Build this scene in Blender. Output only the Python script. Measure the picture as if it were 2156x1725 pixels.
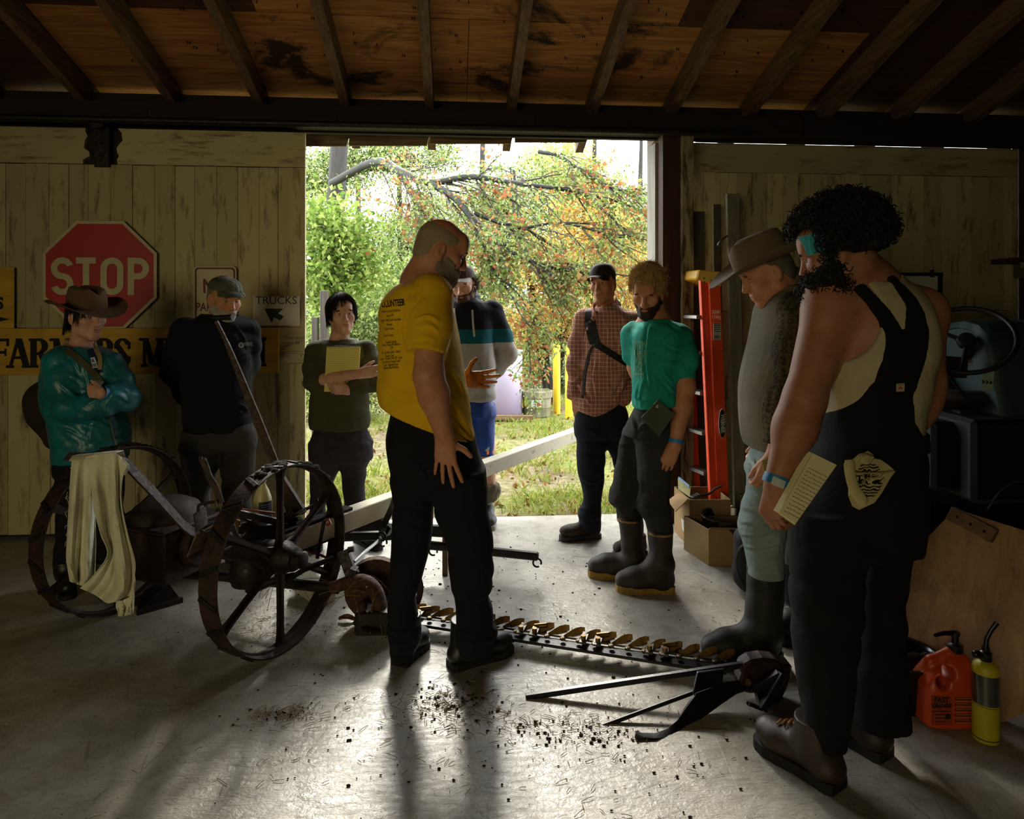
import bpy, bmesh, math, random
import numpy as np
from mathutils import Vector, Matrix, Euler
from mathutils.bvhtree import BVHTree
random.seed(7); RNG = np.random.default_rng(7)
SC = bpy.context.scene
COL = SC.collection
for _o in list(bpy.data.objects): bpy.data.objects.remove(_o)
R = math.radians
PI = math.pi
# ------------------------------------------------------------------ camera
F = 1437.0; CX = 1078.0; CY = 640.0; CH = 1.5
cam_d = bpy.data.cameras.new('camera'); cam = bpy.data.objects.new('camera', cam_d); COL.objects.link(cam)
cam.location = (0, 0, CH); cam.rotation_euler = (R(90), 0, 0)
cam_d.sensor_width = 36; cam_d.lens = 36*F/2156; cam_d.shift_y = -(862.5-CY)/2156
cam_d.clip_start = .05; cam_d.clip_end = 200
SC.camera = cam
# ------------------------------------------------------------------ world, light, exposure
W = bpy.data.worlds.new('sky'); SC.world = W; W.use_nodes = True
_nt = W.node_tree; _bg = _nt.nodes['Background']
_bg.inputs[0].default_value = (.93, .97, 1.0, 1); _bg.inputs[1].default_value = 10.0
def area(name, loc, target, sx, sy, power, color, spread=180):
    d = bpy.data.lights.new(name, 'AREA'); d.shape = 'RECTANGLE'; d.size = sx; d.size_y = sy; d.energy = power; d.spread = R(spread); d.color = color
    o = bpy.data.objects.new(name, d); COL.objects.link(o); o.location = loc
    o.rotation_euler = (Vector(target)-Vector(loc)).to_track_quat('-Z', 'Y').to_euler()
    return o
area('rear_doorway_daylight', (-2.6, -3.3, 1.5), (-1.1, 3.2, .6), 2.6, 2.0, 27, (1.0, .87, .50), 100)
_s = bpy.data.lights.new('sun', 'SUN'); _s.energy = 5.0; _s.angle = R(9); _s.color = (1, .95, .84)
_so = bpy.data.objects.new('sun', _s); COL.objects.link(_so)
_so.rotation_euler = Vector((.10, -.80, -.60)).to_track_quat('-Z', 'Y').to_euler(); _so.location = (0, 20, 20)
VS = SC.view_settings
SC.display_settings.display_device = 'sRGB'
VS.view_transform = 'Standard'; VS.look = 'None'; VS.exposure = 0.0; VS.gamma = 1.0; VS.use_curve_mapping = False
# ------------------------------------------------------------------ geometry helpers
def at(px, py, Y): return Vector(((px-CX)*Y/F, Y, CH-(py-CY)*Y/F))
def gnd(px, py):
    Y = CH*F/(py-CY); return Vector(((px-CX)*Y/F, Y, 0))
def link(name, me, mat=None, parent=None, smooth=False):
    o = bpy.data.objects.new(name, me); COL.objects.link(o)
    if mat is not None:
        for m in (mat if isinstance(mat, (list, tuple)) else [mat]): me.materials.append(m)
    if parent is not None: o.parent = parent
    if smooth: me.polygons.foreach_set('use_smooth', [True]*len(me.polygons))
    return o
def tag(o, label=None, cat=None, group=None, kind=None):
    if label: o['label'] = label
    if cat: o['category'] = cat
    if group: o['group'] = group
    if kind: o['kind'] = kind
    return o
def empty(name, loc=(0, 0, 0), label=None, cat=None, group=None, rz=0):
    o = bpy.data.objects.new(name, None); COL.objects.link(o); o.location = loc; o.rotation_euler = (0, 0, rz)
    o.empty_display_size = .1
    return tag(o, label, cat, group)
def frame(d, up=(0, 0, 1)):
    d = Vector(d).normalized(); up = Vector(up)
    if abs(d.dot(up.normalized())) > .98: up = Vector((0, 1, 0)) if abs(d.y) < .9 else Vector((1, 0, 0))
    x = d.cross(up).normalized(); z = x.cross(d).normalized()
    return x, d, z
class MB:
    """collects shapes, then links them as one mesh object"""
    def __init__(s): s.v = []; s.f = []; s.m = []
    def add(s, vs, fs, mi=0):
        n = len(s.v); s.v += [tuple(v) for v in vs]; s.f += [tuple(i+n for i in f) for f in fs]; s.m += [mi]*len(fs); return s
    def hexa(s, p, mi=0):
        return s.add(p, [(0, 3, 2, 1), (4, 5, 6, 7), (0, 1, 5, 4), (1, 2, 6, 5), (2, 3, 7, 6), (3, 0, 4, 7)], mi)
    def box(s, c, d, M=None, mi=0):
        x, y, z = [k/2 for k in d]; P = [Vector(q) for q in ((-x,-y,-z),(x,-y,-z),(x,y,-z),(-x,y,-z),(-x,-y,z),(x,-y,z),(x,y,z),(-x,y,z))]
        if M is not None: P = [M @ q for q in P]
        return s.hexa([q+Vector(c) for q in P], mi)
    def mm(s, a, b, mi=0):
        return s.box([(a[i]+b[i])/2 for i in range(3)], [abs(b[i]-a[i]) for i in range(3)], None, mi)
    def bar(s, p, q, w, h, up=(0, 0, 1), mi=0, w2=None, h2=None):
        p, q = Vector(p), Vector(q); x, d, z = frame(q-p, up); w2 = w2 or w; h2 = h2 or h
        P = [p-x*w/2-z*h/2, p+x*w/2-z*h/2, q+x*w2/2-z*h2/2, q-x*w2/2-z*h2/2, p-x*w/2+z*h/2, p+x*w/2+z*h/2, q+x*w2/2+z*h2/2, q-x*w2/2+z*h2/2]
        return s.hexa(P, mi)
    def tube(s, pts, r, n=8, mi=0, cap=True, flat=1.0, up=(0, 0, 1)):
        pts = [Vector(p) for p in pts]; k = len(pts)
        rs = r if isinstance(r, (list, tuple)) else [r]*k
        vs = []; prev = None
        for i, p in enumerate(pts):
            d = (pts[min(i+1, k-1)]-pts[max(i-1, 0)])
            if d.length < 1e-9: d = Vector((0, 0, 1))
            d.normalize()
            if prev is None: x, _, z = frame(d, up)
            else:
                x = prev-d*prev.dot(d)
                if x.length < 1e-6: x, _, z = frame(d, up)
                x.normalize(); z = x.cross(d)
            prev = x
            for j in range(n):
                a = 2*PI*j/n; vs.append(p+(x*math.cos(a)+z*math.sin(a)*flat)*rs[i])
        fs = [(i*n+j, i*n+(j+1) % n, (i+1)*n+(j+1) % n, (i+1)*n+j) for i in range(k-1) for j in range(n)]
        if cap: fs += [tuple(range(n-1, -1, -1)), tuple((k-1)*n+j for j in range(n))]
        return s.add(vs, fs, mi)
    def lathe(s, prof, n=24, M=None, mi=0, cap=True):
        """prof: (radius, z) pairs, turned about z, then M"""
        vs = [Vector((r*math.cos(2*PI*j/n), r*math.sin(2*PI*j/n), z)) for r, z in prof for j in range(n)]
        if M is not None: vs = [M @ v for v in vs]
        k = len(prof)
        fs = [(i*n+j, i*n+(j+1) % n, (i+1)*n+(j+1) % n, (i+1)*n+j) for i in range(k-1) for j in range(n)]
        if cap: fs += [tuple(range(n-1, -1, -1)), tuple((k-1)*n+j for j in range(n))]
        return s.add(vs, fs, mi)
    def prism(s, poly, t, M=None, mi=0):
        """2-D polygon in local xz, thickness t along y, then M"""
        n = len(poly); vs = [Vector((a, -t/2, b)) for a, b in poly]+[Vector((a, t/2, b)) for a, b in poly]
        if M is not None: vs = [M @ v for v in vs]
        fs = [tuple(range(n)), tuple(range(2*n-1, n-1, -1))]+[(i, i+n, (i+1) % n+n, (i+1) % n) for i in range(n)]
        return s.add(vs, fs, mi)
    def ball(s, c, r, n=12, mi=0, M=None):
        rx, ry, rz = r if isinstance(r, (list, tuple)) else (r, r, r); k = max(4, n//2); vs = []
        for i in range(1, k):
            t = PI*i/k
            for j in range(n): vs.append(Vector((rx*math.sin(t)*math.cos(2*PI*j/n), ry*math.sin(t)*math.sin(2*PI*j/n), rz*math.cos(t))))
        vs += [Vector((0, 0, rz)), Vector((0, 0, -rz))]
        if M is not None: vs = [M @ v for v in vs]
        vs = [v+Vector(c) for v in vs]; b = len(vs)
        fs = [(i*n+j, (i+1)*n+j, (i+1)*n+(j+1) % n, i*n+(j+1) % n) for i in range(k-2) for j in range(n)]
        fs += [(b-2, j, (j+1) % n) for j in range(n)]+[(b-1, (k-2)*n+(j+1) % n, (k-2)*n+j) for j in range(n)]
        return s.add(vs, fs, mi)
    def grid(s, rows, t=0, mi=0, closed=False):
        """a sheet through rows of points, optionally thickened"""
        m, n = len(rows), len(rows[0])
        if t == 0:
            return s.add([p for r in rows for p in r], [(i*n+j, i*n+j+1, (i+1)*n+j+1, (i+1)*n+j) for i in range(m-1) for j in range(n-1)], mi)
        A = np.array([[tuple(p) for p in r] for r in rows], float)
        du = np.gradient(A, axis=0); dv = np.gradient(A, axis=1); nn = np.cross(du, dv); nn /= (np.linalg.norm(nn, axis=2, keepdims=True)+1e-12)
        B = A+nn*t; vs = list(A.reshape(-1, 3))+list(B.reshape(-1, 3)); o = m*n
        fs = [(i*n+j, (i+1)*n+j, (i+1)*n+j+1, i*n+j+1) for i in range(m-1) for j in range(n-1)]
        fs += [(o+i*n+j, o+i*n+j+1, o+(i+1)*n+j+1, o+(i+1)*n+j) for i in range(m-1) for j in range(n-1)]
        per = [(0, j) for j in range(n-1)]+[(i, n-1) for i in range(m-1)]+[(m-1, j) for j in range(n-1, 0, -1)]+[(i, 0) for i in range(m-1, 0, -1)]
        ids = [i*n+j for i, j in per]; L = len(ids)
        fs += [(ids[k], ids[(k+1) % L], ids[(k+1) % L]+o, ids[k]+o) for k in range(L)]
        return s.add(vs, fs, mi)
    def mesh(s, name='m'):
        me = bpy.data.meshes.new(name); me.from_pydata(s.v, [], s.f)
        if any(s.m): me.polygons.foreach_set('material_index', s.m)
        me.update(); return me
    def build(s, name, mat, parent=None, smooth=False, M=None, bevel=0):
        me = s.mesh(name)
        if bevel or True:
            bm = bmesh.new(); bm.from_mesh(me)
            if bevel: bmesh.ops.bevel(bm, geom=[e for e in bm.edges if len(e.link_faces) == 2 and e.calc_face_angle(0) > .6], offset=bevel, segments=1, affect='EDGES')
            bmesh.ops.recalc_face_normals(bm, faces=bm.faces); bm.to_mesh(me); bm.free()
        o = link(name, me, mat, parent, smooth)
        if smooth:
            try: me.set_sharp_from_angle(angle=R(42))
            except Exception: pass
        if M is not None: o.matrix_local = M
        return o
def spline(pts, n):
    """Catmull-Rom through points (any dimension)"""
    P = np.array([tuple(p) for p in pts], float); P = np.vstack([2*P[0]-P[1], P, 2*P[-1]-P[-2]]); out = []
    for t in np.linspace(0, len(P)-3-1e-6, n):
        i = int(t); u = t-i; a, b, c, d = P[i:i+4]
        out.append(.5*((2*b)+(-a+c)*u+(2*a-5*b+4*c-d)*u*u+(-a+3*b-3*c+d)*u**3))
    return [Vector(q) if len(q) == 3 else tuple(q) for q in out]
def Mx(loc, x, y, z):
    M = Matrix.Identity(4)
    for i, a in enumerate((x, y, z)): M.col[i][:3] = tuple(a)
    M.col[3][:3] = tuple(loc); return M
# ------------------------------------------------------------------ materials
def lin(c):
    if isinstance(c, str): c = [int(c[i:i+2], 16)/255 for i in (0, 2, 4)]
    return tuple((v/12.92 if v <= .04045 else ((v+.055)/1.055)**2.4) for v in c)
class NT:
    def __init__(s, name):
        s.mat = bpy.data.materials.new(name); s.mat.use_nodes = True; s.t = s.mat.node_tree; s.b = s.t.nodes['Principled BSDF']; s.out = s.t.nodes['Material Output']
    def n(s, typ, **kw):
        q = s.t.nodes.new(typ)
        for k, v in kw.items():
            if k in ('operation', 'blend_type', 'data_type', 'wave_type', 'bands_direction', 'feature', 'attribute_name', 'noise_dimensions', 'distance', 'interpolation_type', 'clamp', 'wave_profile', 'voronoi_dimensions'): setattr(q, k, v)
            else:
                k2 = int(k[1:]) if k[0] == 'i' and k[1:].isdigit() else k.replace('_', ' ')
                s.set(q.inputs[k2], v)
        return q
    def set(s, inp, v):
        if isinstance(v, bpy.types.NodeSocket): s.t.links.new(v, inp)
        elif isinstance(v, bpy.types.Node): s.t.links.new(v.outputs[0], inp)
        elif isinstance(v, (tuple, list)) and len(v) == 3 and inp.type == 'RGBA': inp.default_value = (*v, 1)
        else: inp.default_value = v
    def coord(s, scale=(1, 1, 1), which='Object', rot=(0, 0, 0)):
        tc = s.n('ShaderNodeTexCoord'); m = s.n('ShaderNodeMapping'); s.t.links.new(tc.outputs[which], m.inputs[0]); m.inputs['Scale'].default_value = scale; m.inputs['Rotation'].default_value = rot
        return m.outputs[0]
    def noise(s, vec, scale, detail=4, rough=.55, dist=0):
        q = s.n('ShaderNodeTexNoise', Vector=vec, Scale=scale, Detail=detail, Roughness=rough, Distortion=dist); return q.outputs['Fac']
    def ramp(s, fac, stops):
        q = s.n('ShaderNodeValToRGB'); s.set(q.inputs[0], fac); cr = q.color_ramp
        while len(cr.elements) < len(stops): cr.elements.new(.5)
        for e, (p, c) in zip(cr.elements, stops):
            e.position = p; e.color = (*c, 1) if not isinstance(c, (int, float)) else (c, c, c, 1)
        return q.outputs[0]
    def mix(s, fac, a, b, mode='MIX'):
        q = s.n('ShaderNodeMix', data_type='RGBA', blend_type=mode); s.set(q.inputs[0], fac); s.set(q.inputs[6], a); s.set(q.inputs[7], b); return q.outputs[2]
    def math(s, op, a, b=None, c=None):
        q = s.n('ShaderNodeMath', operation=op); s.set(q.inputs[0], a)
        if b is not None: s.set(q.inputs[1], b)
        if c is not None: s.set(q.inputs[2], c)
        return q.outputs[0]
    def bump(s, h, strength=.3, dist=.01):
        q = s.n('ShaderNodeBump', Strength=strength, Distance=dist, Height=h); s.t.links.new(q.outputs[0], s.b.inputs['Normal'])
    def base(s, c): s.set(s.b.inputs['Base Color'], c); return s
    def rough(s, r): s.set(s.b.inputs['Roughness'], r); return s
    def metal(s, r): s.set(s.b.inputs['Metallic'], r); return s
    def spec(s, r): s.set(s.b.inputs['Specular IOR Level'], r); return s
MATS = {}
def flat(name, c, rough=.7, metal=0, spec=.5, var=.12, scale=18, bump=.0, bscale=60, stretch=(1, 1, 1)):
    """a plain painted or cast surface with faint natural variation"""
    if name in MATS: return MATS[name]
    s = NT(name); c = lin(c) if isinstance(c, str) else c; v = s.coord(stretch)
    n = s.noise(v, scale)
    s.base(s.ramp(n, [(.3, tuple(k*(1-var) for k in c)), (.7, tuple(min(1, k*(1+var)) for k in c))])).rough(rough).metal(metal).spec(spec)
    if bump: s.bump(s.noise(v, bscale, 3), bump, .004)
    MATS[name] = s.mat; return s.mat
def cloth(name, c, rough=.85, var=.16, weave=420, wr=.5, wscale=9, c2=None, sheen=.0):
    """woven cloth: soft large tone variation, weave grain and small creases"""
    if name in MATS: return MATS[name]
    s = NT(name); c = lin(c) if isinstance(c, str) else c; v = s.coord()
    n = s.noise(v, 11, 5); col = s.ramp(n, [(.28, tuple(k*(1-var) for k in c)), (.72, tuple(min(1, k*(1+var)) for k in c))])
    s.base(col).rough(rough).spec(.25)
    h = s.math('ADD', s.math('MULTIPLY', s.noise(s.coord((1, 1, .45)), wscale, 3, .5, .8), 1.0), s.math('MULTIPLY', s.noise(v, weave, 1), .05))
    s.bump(h, wr, .03)
    MATS[name] = s.mat; return s.mat
def wood(name, c1, c2, scale=3, axis=2, rough=.75, bump=.25, paint=None, pamt=.5):
    """grain along an axis of the object; optional flaking paint over it"""
    if name in MATS: return MATS[name]
    s = NT(name); st = [14, 14, 14]; st[axis] = .8
    c1 = lin(c1) if isinstance(c1, str) else c1; c2 = lin(c2) if isinstance(c2, str) else c2
    v = s.coord(tuple(st)); n = s.noise(v, scale, 6, .65, .6); col = s.ramp(n, [(.3, c1), (.68, c2)])
    if paint:
        pc = lin(paint) if isinstance(paint, str) else paint
        st2 = [5, 5, 5]; st2[axis] = .9
        m = s.noise(s.coord(tuple(st2)), scale*1.1, 7, .7, .3); oi = s.n('ShaderNodeObjectInfo')
        shade = s.math('MULTIPLY_ADD', oi.outputs['Random'], .34, .80)
        big = s.noise(s.coord((1, 1, 1)), 1.3, 4); pcv = s.mix(big, tuple(k*.72 for k in pc), tuple(min(1, k*1.15) for k in pc))
        pcv = s.mix(1.0, pcv, s.n('ShaderNodeCombineColor', Red=shade, Green=shade, Blue=shade).outputs[0], 'MULTIPLY')
        col = s.mix(s.ramp(m, [(pamt-.07, 1.0), (pamt+.07, 0.0)]), pcv, col)
    s.base(col).rough(rough).spec(.3); s.bump(n, bump, .006)
    MATS[name] = s.mat; return s.mat
def skin(name, c, c2=None):
    if name in MATS: return MATS[name]
    s = NT(name); c = lin(c); v = s.coord(); n = s.noise(v, 22, 4)
    c2 = lin(c2) if c2 else (c[0]*.86, c[1]*.72, c[2]*.68)
    s.base(s.ramp(n, [(.33, c2), (.66, c)])).rough(.55).spec(.35)
    s.b.inputs['Subsurface Weight'].default_value = .0
    s.bump(s.noise(v, 160, 3), .12, .004); MATS[name] = s.mat; return s.mat
def rust(name, c1='1c120b', c2='3b2416', c3='50301c', rough=.62, metal=.35):
    if name in MATS: return MATS[name]
    s = NT(name); v = s.coord(); n = s.noise(v, 16, 7, .7); n2 = s.noise(v, 60, 4)
    s.base(s.ramp(n, [(.3, lin(c1)), (.52, lin(c2)), (.72, lin(c3))])).metal(metal)
    s.rough(s.ramp(n2, [(.3, rough-.15), (.7, rough+.2)])); s.bump(s.math('ADD', n, s.math('MULTIPLY', n2, .5)), .35, .006)
    MATS[name] = s.mat; return s.mat
def leafmat(name, cols, transl=.45):
    """leaf colours picked per leaf by the 'tint' attribute"""
    if name in MATS: return MATS[name]
    s = NT(name); a = s.n('ShaderNodeAttribute', attribute_name='tint'); n = len(cols)
    col = s.ramp(a.outputs['Fac'], [(i/(n-1), tuple(k*.68 for k in lin(c))) for i, c in enumerate(cols)])
    d = s.n('ShaderNodeBsdfDiffuse', Color=col); t = s.n('ShaderNodeBsdfTranslucent', Color=col); m = s.n('ShaderNodeMixShader', Fac=transl)
    s.t.links.new(d.outputs[0], m.inputs[1]); s.t.links.new(t.outputs[0], m.inputs[2]); s.t.links.new(m.outputs[0], s.out.inputs[0])
    MATS[name] = s.mat; return s.mat
def text_mesh(txt, size, extrude=.0006, align='CENTER', bold=0, spacing=1.0):
    c = bpy.data.curves.new('txt', 'FONT'); c.body = txt; c.size = size; c.extrude = extrude; c.align_x = align; c.align_y = 'CENTER'; c.offset = bold; c.space_character = spacing; c.resolution_u = 3
    o = bpy.data.objects.new('txt', c); COL.objects.link(o); bpy.context.view_layer.update()
    me = bpy.data.meshes.new_from_object(o.evaluated_get(bpy.context.evaluated_depsgraph_get())); bpy.data.objects.remove(o); bpy.data.curves.remove(c); me.materials.clear(); return me
def put_text(name, txt, size, M, mat, parent=None, sx=1.0, **kw):
    """text lying in M's xz plane, facing -y of M"""
    me = text_mesh(txt, size, **kw); T = Matrix(((sx, 0, 0, 0), (0, 0, -1, 0), (0, 1, 0, 0), (0, 0, 0, 1)))
    me.transform(M @ T); return link(name, me, mat, parent)
# ------------------------------------------------------------------ the barn
TH = R(4.8); YW = 4.60
WM = Matrix.Translation((0, YW, 0)) @ Matrix.Rotation(TH, 4, 'Z'); WI = WM.inverted()
def wpt(px, py, v=0.0):
    """where the view through a pixel meets the wall plane v, in barn coordinates (u, v, z)"""
    n = Vector((-math.sin(TH), math.cos(TH), 0)); o = Vector((0, 0, CH)); d = Vector(((px-CX)/F, 1, -(py-CY)/F))
    t = (v-n.dot(o-Vector((0, YW, 0))))/n.dot(d); return WI @ (o+d*t)
def barn(mb, name, mat, parent=None, smooth=False, bevel=0):
    o = mb.build(name, mat, None, smooth, None, bevel); o.parent = parent
    if parent is None: o.matrix_world = WM
    return o
def barn_empty(name, kind='structure'):
    o = empty(name); o.matrix_world = WM; o['kind'] = kind; return o
# floor -------------------------------------------------------------
s = NT('concrete'); v = s.coord()
n1 = s.noise(v, 1.3, 6, .6); n2 = s.noise(v, 9, 6, .65, .4); n3 = s.noise(v, 70, 3)
col = s.ramp(n1, [(.3, (.29, .262, .215)), (.7, (.47, .435, .365))])
col = s.mix(s.ramp(n2, [(.42, .0), (.75, .65)]), col, (.13, .112, .085))
scr = s.n('ShaderNodeTexVoronoi', feature='DISTANCE_TO_EDGE', Vector=s.coord((1, 6, 1), rot=(0, 0, .6)), Scale=3.2)
col = s.mix(s.ramp(scr.outputs[0], [(.0, .35), (.012, .0)]), col, (.10, .085, .065))
spk = s.noise(v, 120, 2); col = s.mix(s.ramp(spk, [(.64, .0), (.70, .85)]), col, (.055, .045, .032))
pit = s.noise(s.coord((1, 2.2, 1), rot=(0, 0, .35)), 34, 4, .7); col = s.mix(s.ramp(pit, [(.62, .0), (.70, .6)]), col, (.07, .058, .042))
for ang, sc_ in ((.5, 2.6), (-.9, 3.4), (1.9, 2.2)):
    ln = s.n('ShaderNodeTexVoronoi', feature='DISTANCE_TO_EDGE', Vector=s.coord((1, .12, 1), rot=(0, 0, ang)), Scale=sc_*2.2); gate = s.noise(s.coord((1, 1, 1), rot=(0, 0, ang)), 2.2, 3)
    col = s.mix(s.math('MULTIPLY', s.ramp(ln.outputs[0], [(.0, .55), (.010, .0)]), s.ramp(gate, [(.5, .0), (.62, 1.0)])), col, (.5, .46, .38) if ang > 1 else (.10, .085, .065))
s.base(col); s.rough(s.ramp(s.noise(v, 4, 6, .7), [(.3, .27), (.72, .58)])).spec(.45)
wv = s.noise(s.coord((1, 2.4, 1), rot=(0, 0, .25)), 17, 4, .6, .8); s.bump(s.math('ADD', s.math('ADD', s.math('MULTIPLY', n3, .35), n2), s.math('MULTIPLY', wv, 1.2)), .55, .006)
CONC = s.mat
mb = MB(); mb.mm((-4.8, -9.2, -.12), (4.9, .21, 0)); floor = barn(mb, 'floor', CONC); floor['kind'] = 'structure'
# timber -------------------------------------------------------------
RAFT = wood('rafter_timber', '3a2a1b', '755a3e', axis=1, bump=.3)
DARKB = wood('dark_timber', '130d09', '2c1d13', axis=0)
PAINT = wood('old_white_paint', '57492f', '7d6c4c', axis=2, paint='b4a97f', pamt=.40, bump=.3)
PAINTH = wood('old_white_paint_level', '57492f', '7d6c4c', axis=0, paint='b4a97f', pamt=.40, bump=.3)
WEATH = wood('weathered_timber', '4a3a28', '8a7252', axis=0)
s = NT('sheathing'); v = s.coord((1, 12, 12)); n = s.noise(v, 2.2, 6, .6, 1.2)
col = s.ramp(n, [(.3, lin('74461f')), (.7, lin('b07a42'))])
st = s.noise(s.coord((1, 1.6, 1)), 1.15, 6, .65, .5); grad = s.coord((1, 1, 1))
col = s.mix(s.ramp(st, [(.56, .0), (.62, .93)]), col, lin('15100c'))
s.base(col).rough(.8).spec(.25); s.bump(n, .2, .004); PLY = s.mat
PLY_SHADE = wood('shaded_sheathing', '2e1a0e', '4e2f1a', scale=3, axis=0, bump=.2)  # dimness of the ceiling's sides, painted into the colour of the outer sheets
SL = .30; ZL = 2.815; RD = .145; RS = .556; VR = -4.3
def zlow(v): return ZL-SL*v if v > VR else ZL-SL*VR+SL*(v-VR)
ceil = barn_empty('ceiling')
u0 = wpt(887, 0, -1.1).x
for k in range(-8, 9):
    u = u0+k*RS; w = .058
    if abs(u) > 4.8: continue
    mb = MB(); pr = []
    for v in (.55, VR): pr.append((v, zlow(v)))
    P = []
    for (v, z) in pr: P += [Vector((u-w/2, v, z)), Vector((u+w/2, v, z)), Vector((u+w/2, v, z+RD)), Vector((u-w/2, v, z+RD))]
    mb.hexa([P[0], P[1], P[5], P[4], P[3], P[2], P[6], P[7]]); barn(mb, 'rafter', RAFT, ceil)
# plywood sheets, four feet by eight, on top of the rafters; joints left open by a few millimetres
rows = [(.56, -.62), (-.626, -1.84), (-1.846, -3.06), (-3.066, -4.28)]
for i, (va, vb) in enumerate(rows):
    off = (i % 2)*1.2
    for j in range(-3, 4):
        ua, ub = j*2.44-off-.3, j*2.44-off+2.436-.3
        ua, ub = max(ua, -4.75), min(ub, 4.85)
        if ub-ua < .1: continue
        za, zb = zlow(va)+RD+.002, zlow(vb)+RD+.002; t = .014
        mb = MB().hexa([(ua, va, za), (ub, va, za), (ub, vb, zb), (ua, vb, zb), (ua, va, za+t), (ub, va, za+t), (ub, vb, zb+t), (ua, vb, zb+t)])
        barn(mb, 'plywood_sheet', PLY if -1.9 < (ua+ub)/2 < 1.6 else PLY_SHADE, ceil)
mb = MB()   # roofing laid over the sheets, and the far slope
for va, vb in ((.6, VR), (VR, -9.3)):
    za, zb = zlow(va)+RD+.03, zlow(vb)+RD+.03
    mb.hexa([(-4.9, va, za), (5, va, za), (5, vb, zb), (-4.9, vb, zb), (-4.9, va, za+.03), (5, va, za+.03), (5, vb, zb+.03), (-4.9, vb, zb+.03)])
barn(mb, 'roofing', DARKB, ceil)
# roofing nails that come through the sheets in little rows
mb = MB(); rn = random.Random(3)
for k in range(150):
    u = rn.uniform(-2.4, 2.4); v = rn.uniform(-1.4, -.1); z = zlow(v)+RD
    mb.bar((u, v, z+.004), (u+rn.uniform(-.004, .004), v, z-.014), .005, .005, (0, 1, 0))
    if rn.random() < .4: mb.bar((u+.012, v+.004, z+.004), (u+.012, v+.004, z-.014), .005, .005, (0, 1, 0))
o = barn(mb, 'roofing_nail', flat('nail_steel', '1a1512', .5, .6), ceil); o['kind'] = 'stuff'
# plate, blocking and sliding-door track over the opening
mb = MB(); mb.mm((-4.75, .10, 2.652), (1.32, .145, 2.885)); mb.mm((1.32, .10, 2.648), (4.85, .145, 2.885)); barn(mb, 'trim_1', DARKB)['kind'] = 'structure'
mb = MB(); mb.mm((-4.75, -.02, 2.665), (4.85, .10, 2.80)); barn(mb, 'trim_2', DARKB)['kind'] = 'structure'
tr = barn_empty('trim_3')
mb = MB(); mb.mm((-4.75, -.075, 2.66), (2.0, -.02, 2.78)); barn(mb, 'track_board', DARKB, tr)
mb = MB(); mb.tube([(-4.7, -.11, 2.655), (1.62, -.11, 2.655)], .022, 10); barn(mb, 'track_rail', rust('track_steel', '14100d', '241b15', '30241b', .5, .5), tr, True)
for px in (300, 700, 1120, 1320, 1560):
    u = wpt(px, 250, -.1).x; mb = MB(); mb.mm((u-.02, -.085, 2.655), (u+.02, -.073, 2.74)); mb.mm((u-.02, -.125, 2.672), (u+.02, -.073, 2.682)); barn(mb, 'rail_bracket', DARKB, tr)
# ragged boards that hang under the head of the opening, outside
tr = barn_empty('trim_4')
for (x0, x1, yb) in ((640, 733, 308), (735, 902, 307), (906, 1079, 303), (1084, 1236, 300)):
    a = wpt(x0, yb, .25); b = wpt(x1, yb, .25); zt = wpt(x0, 268, .25).z
    mb = MB().hexa([(a.x, .24, a.z), (b.x-.012, .24, b.z), (b.x-.012, .265, b.z), (a.x, .265, a.z), (a.x, .24, zt), (b.x+.02, .24, zt), (b.x+.02, .265, zt), (a.x, .265, zt)])
    barn(mb, 'fascia_board', WEATH, tr)
a = wpt(1236, 274, .25); b = wpt(1460, 276, .25)
mb = MB(); mb.mm((a.x, .24, a.z-.012), (b.x, .265, a.z+.03)); barn(mb, 'fascia_board', WEATH, tr)
# ------------------------------------------------------------------ left sliding door (inside the wall)
def planks(u0, u1, z0, z1, v, wd, t, parent, mat, rnd, irregular=.012):
    u = u0
    while u < u1-.02:
        e = min(u+wd+rnd.uniform(-irregular, irregular), u1)
        if u1-e < .05: e = u1
        dv = rnd.uniform(-.0025, .0025)
        barn(MB().mm((u+.0014, v+dv, z0+rnd.uniform(0, .004)), (e-.0014, v+t+dv, z1-rnd.uniform(0, .004))), 'plank', mat, parent)
        u = e
rr = random.Random(5)
dl = barn_empty('door_1'); uR = wpt(643, 500, 0).x; ztop = wpt(300, 271, -.03).z; zrail = wpt(300, 346, -.03).z
um = wpt(611, 420, 0).x
mA, mB = wpt(560, 690, -.03).z, wpt(560, 766, -.03).z
planks(-4.4, um, mA, zrail, 0, .130, .022, dl, PAINT, rr)
planks(-4.4, um, .03, mB, 0, .130, .022, dl, PAINT, rr)
barn(MB().mm((-4.4, .022, .03), (uR-.01, .04, ztop-.01)), 'backing_board', DARKB, dl)
barn(MB().mm((um, -.012, .03), (uR, .022, mB-.002)), 'stile', PAINT, dl); barn(MB().mm((um, -.012, mA+.002), (uR, .022, zrail-.002)), 'stile', PAINT, dl)
barn(MB().mm((-4.4, -.012, mB), (uR, .022, mA)), 'middle_rail', PAINTH, dl)
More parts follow.
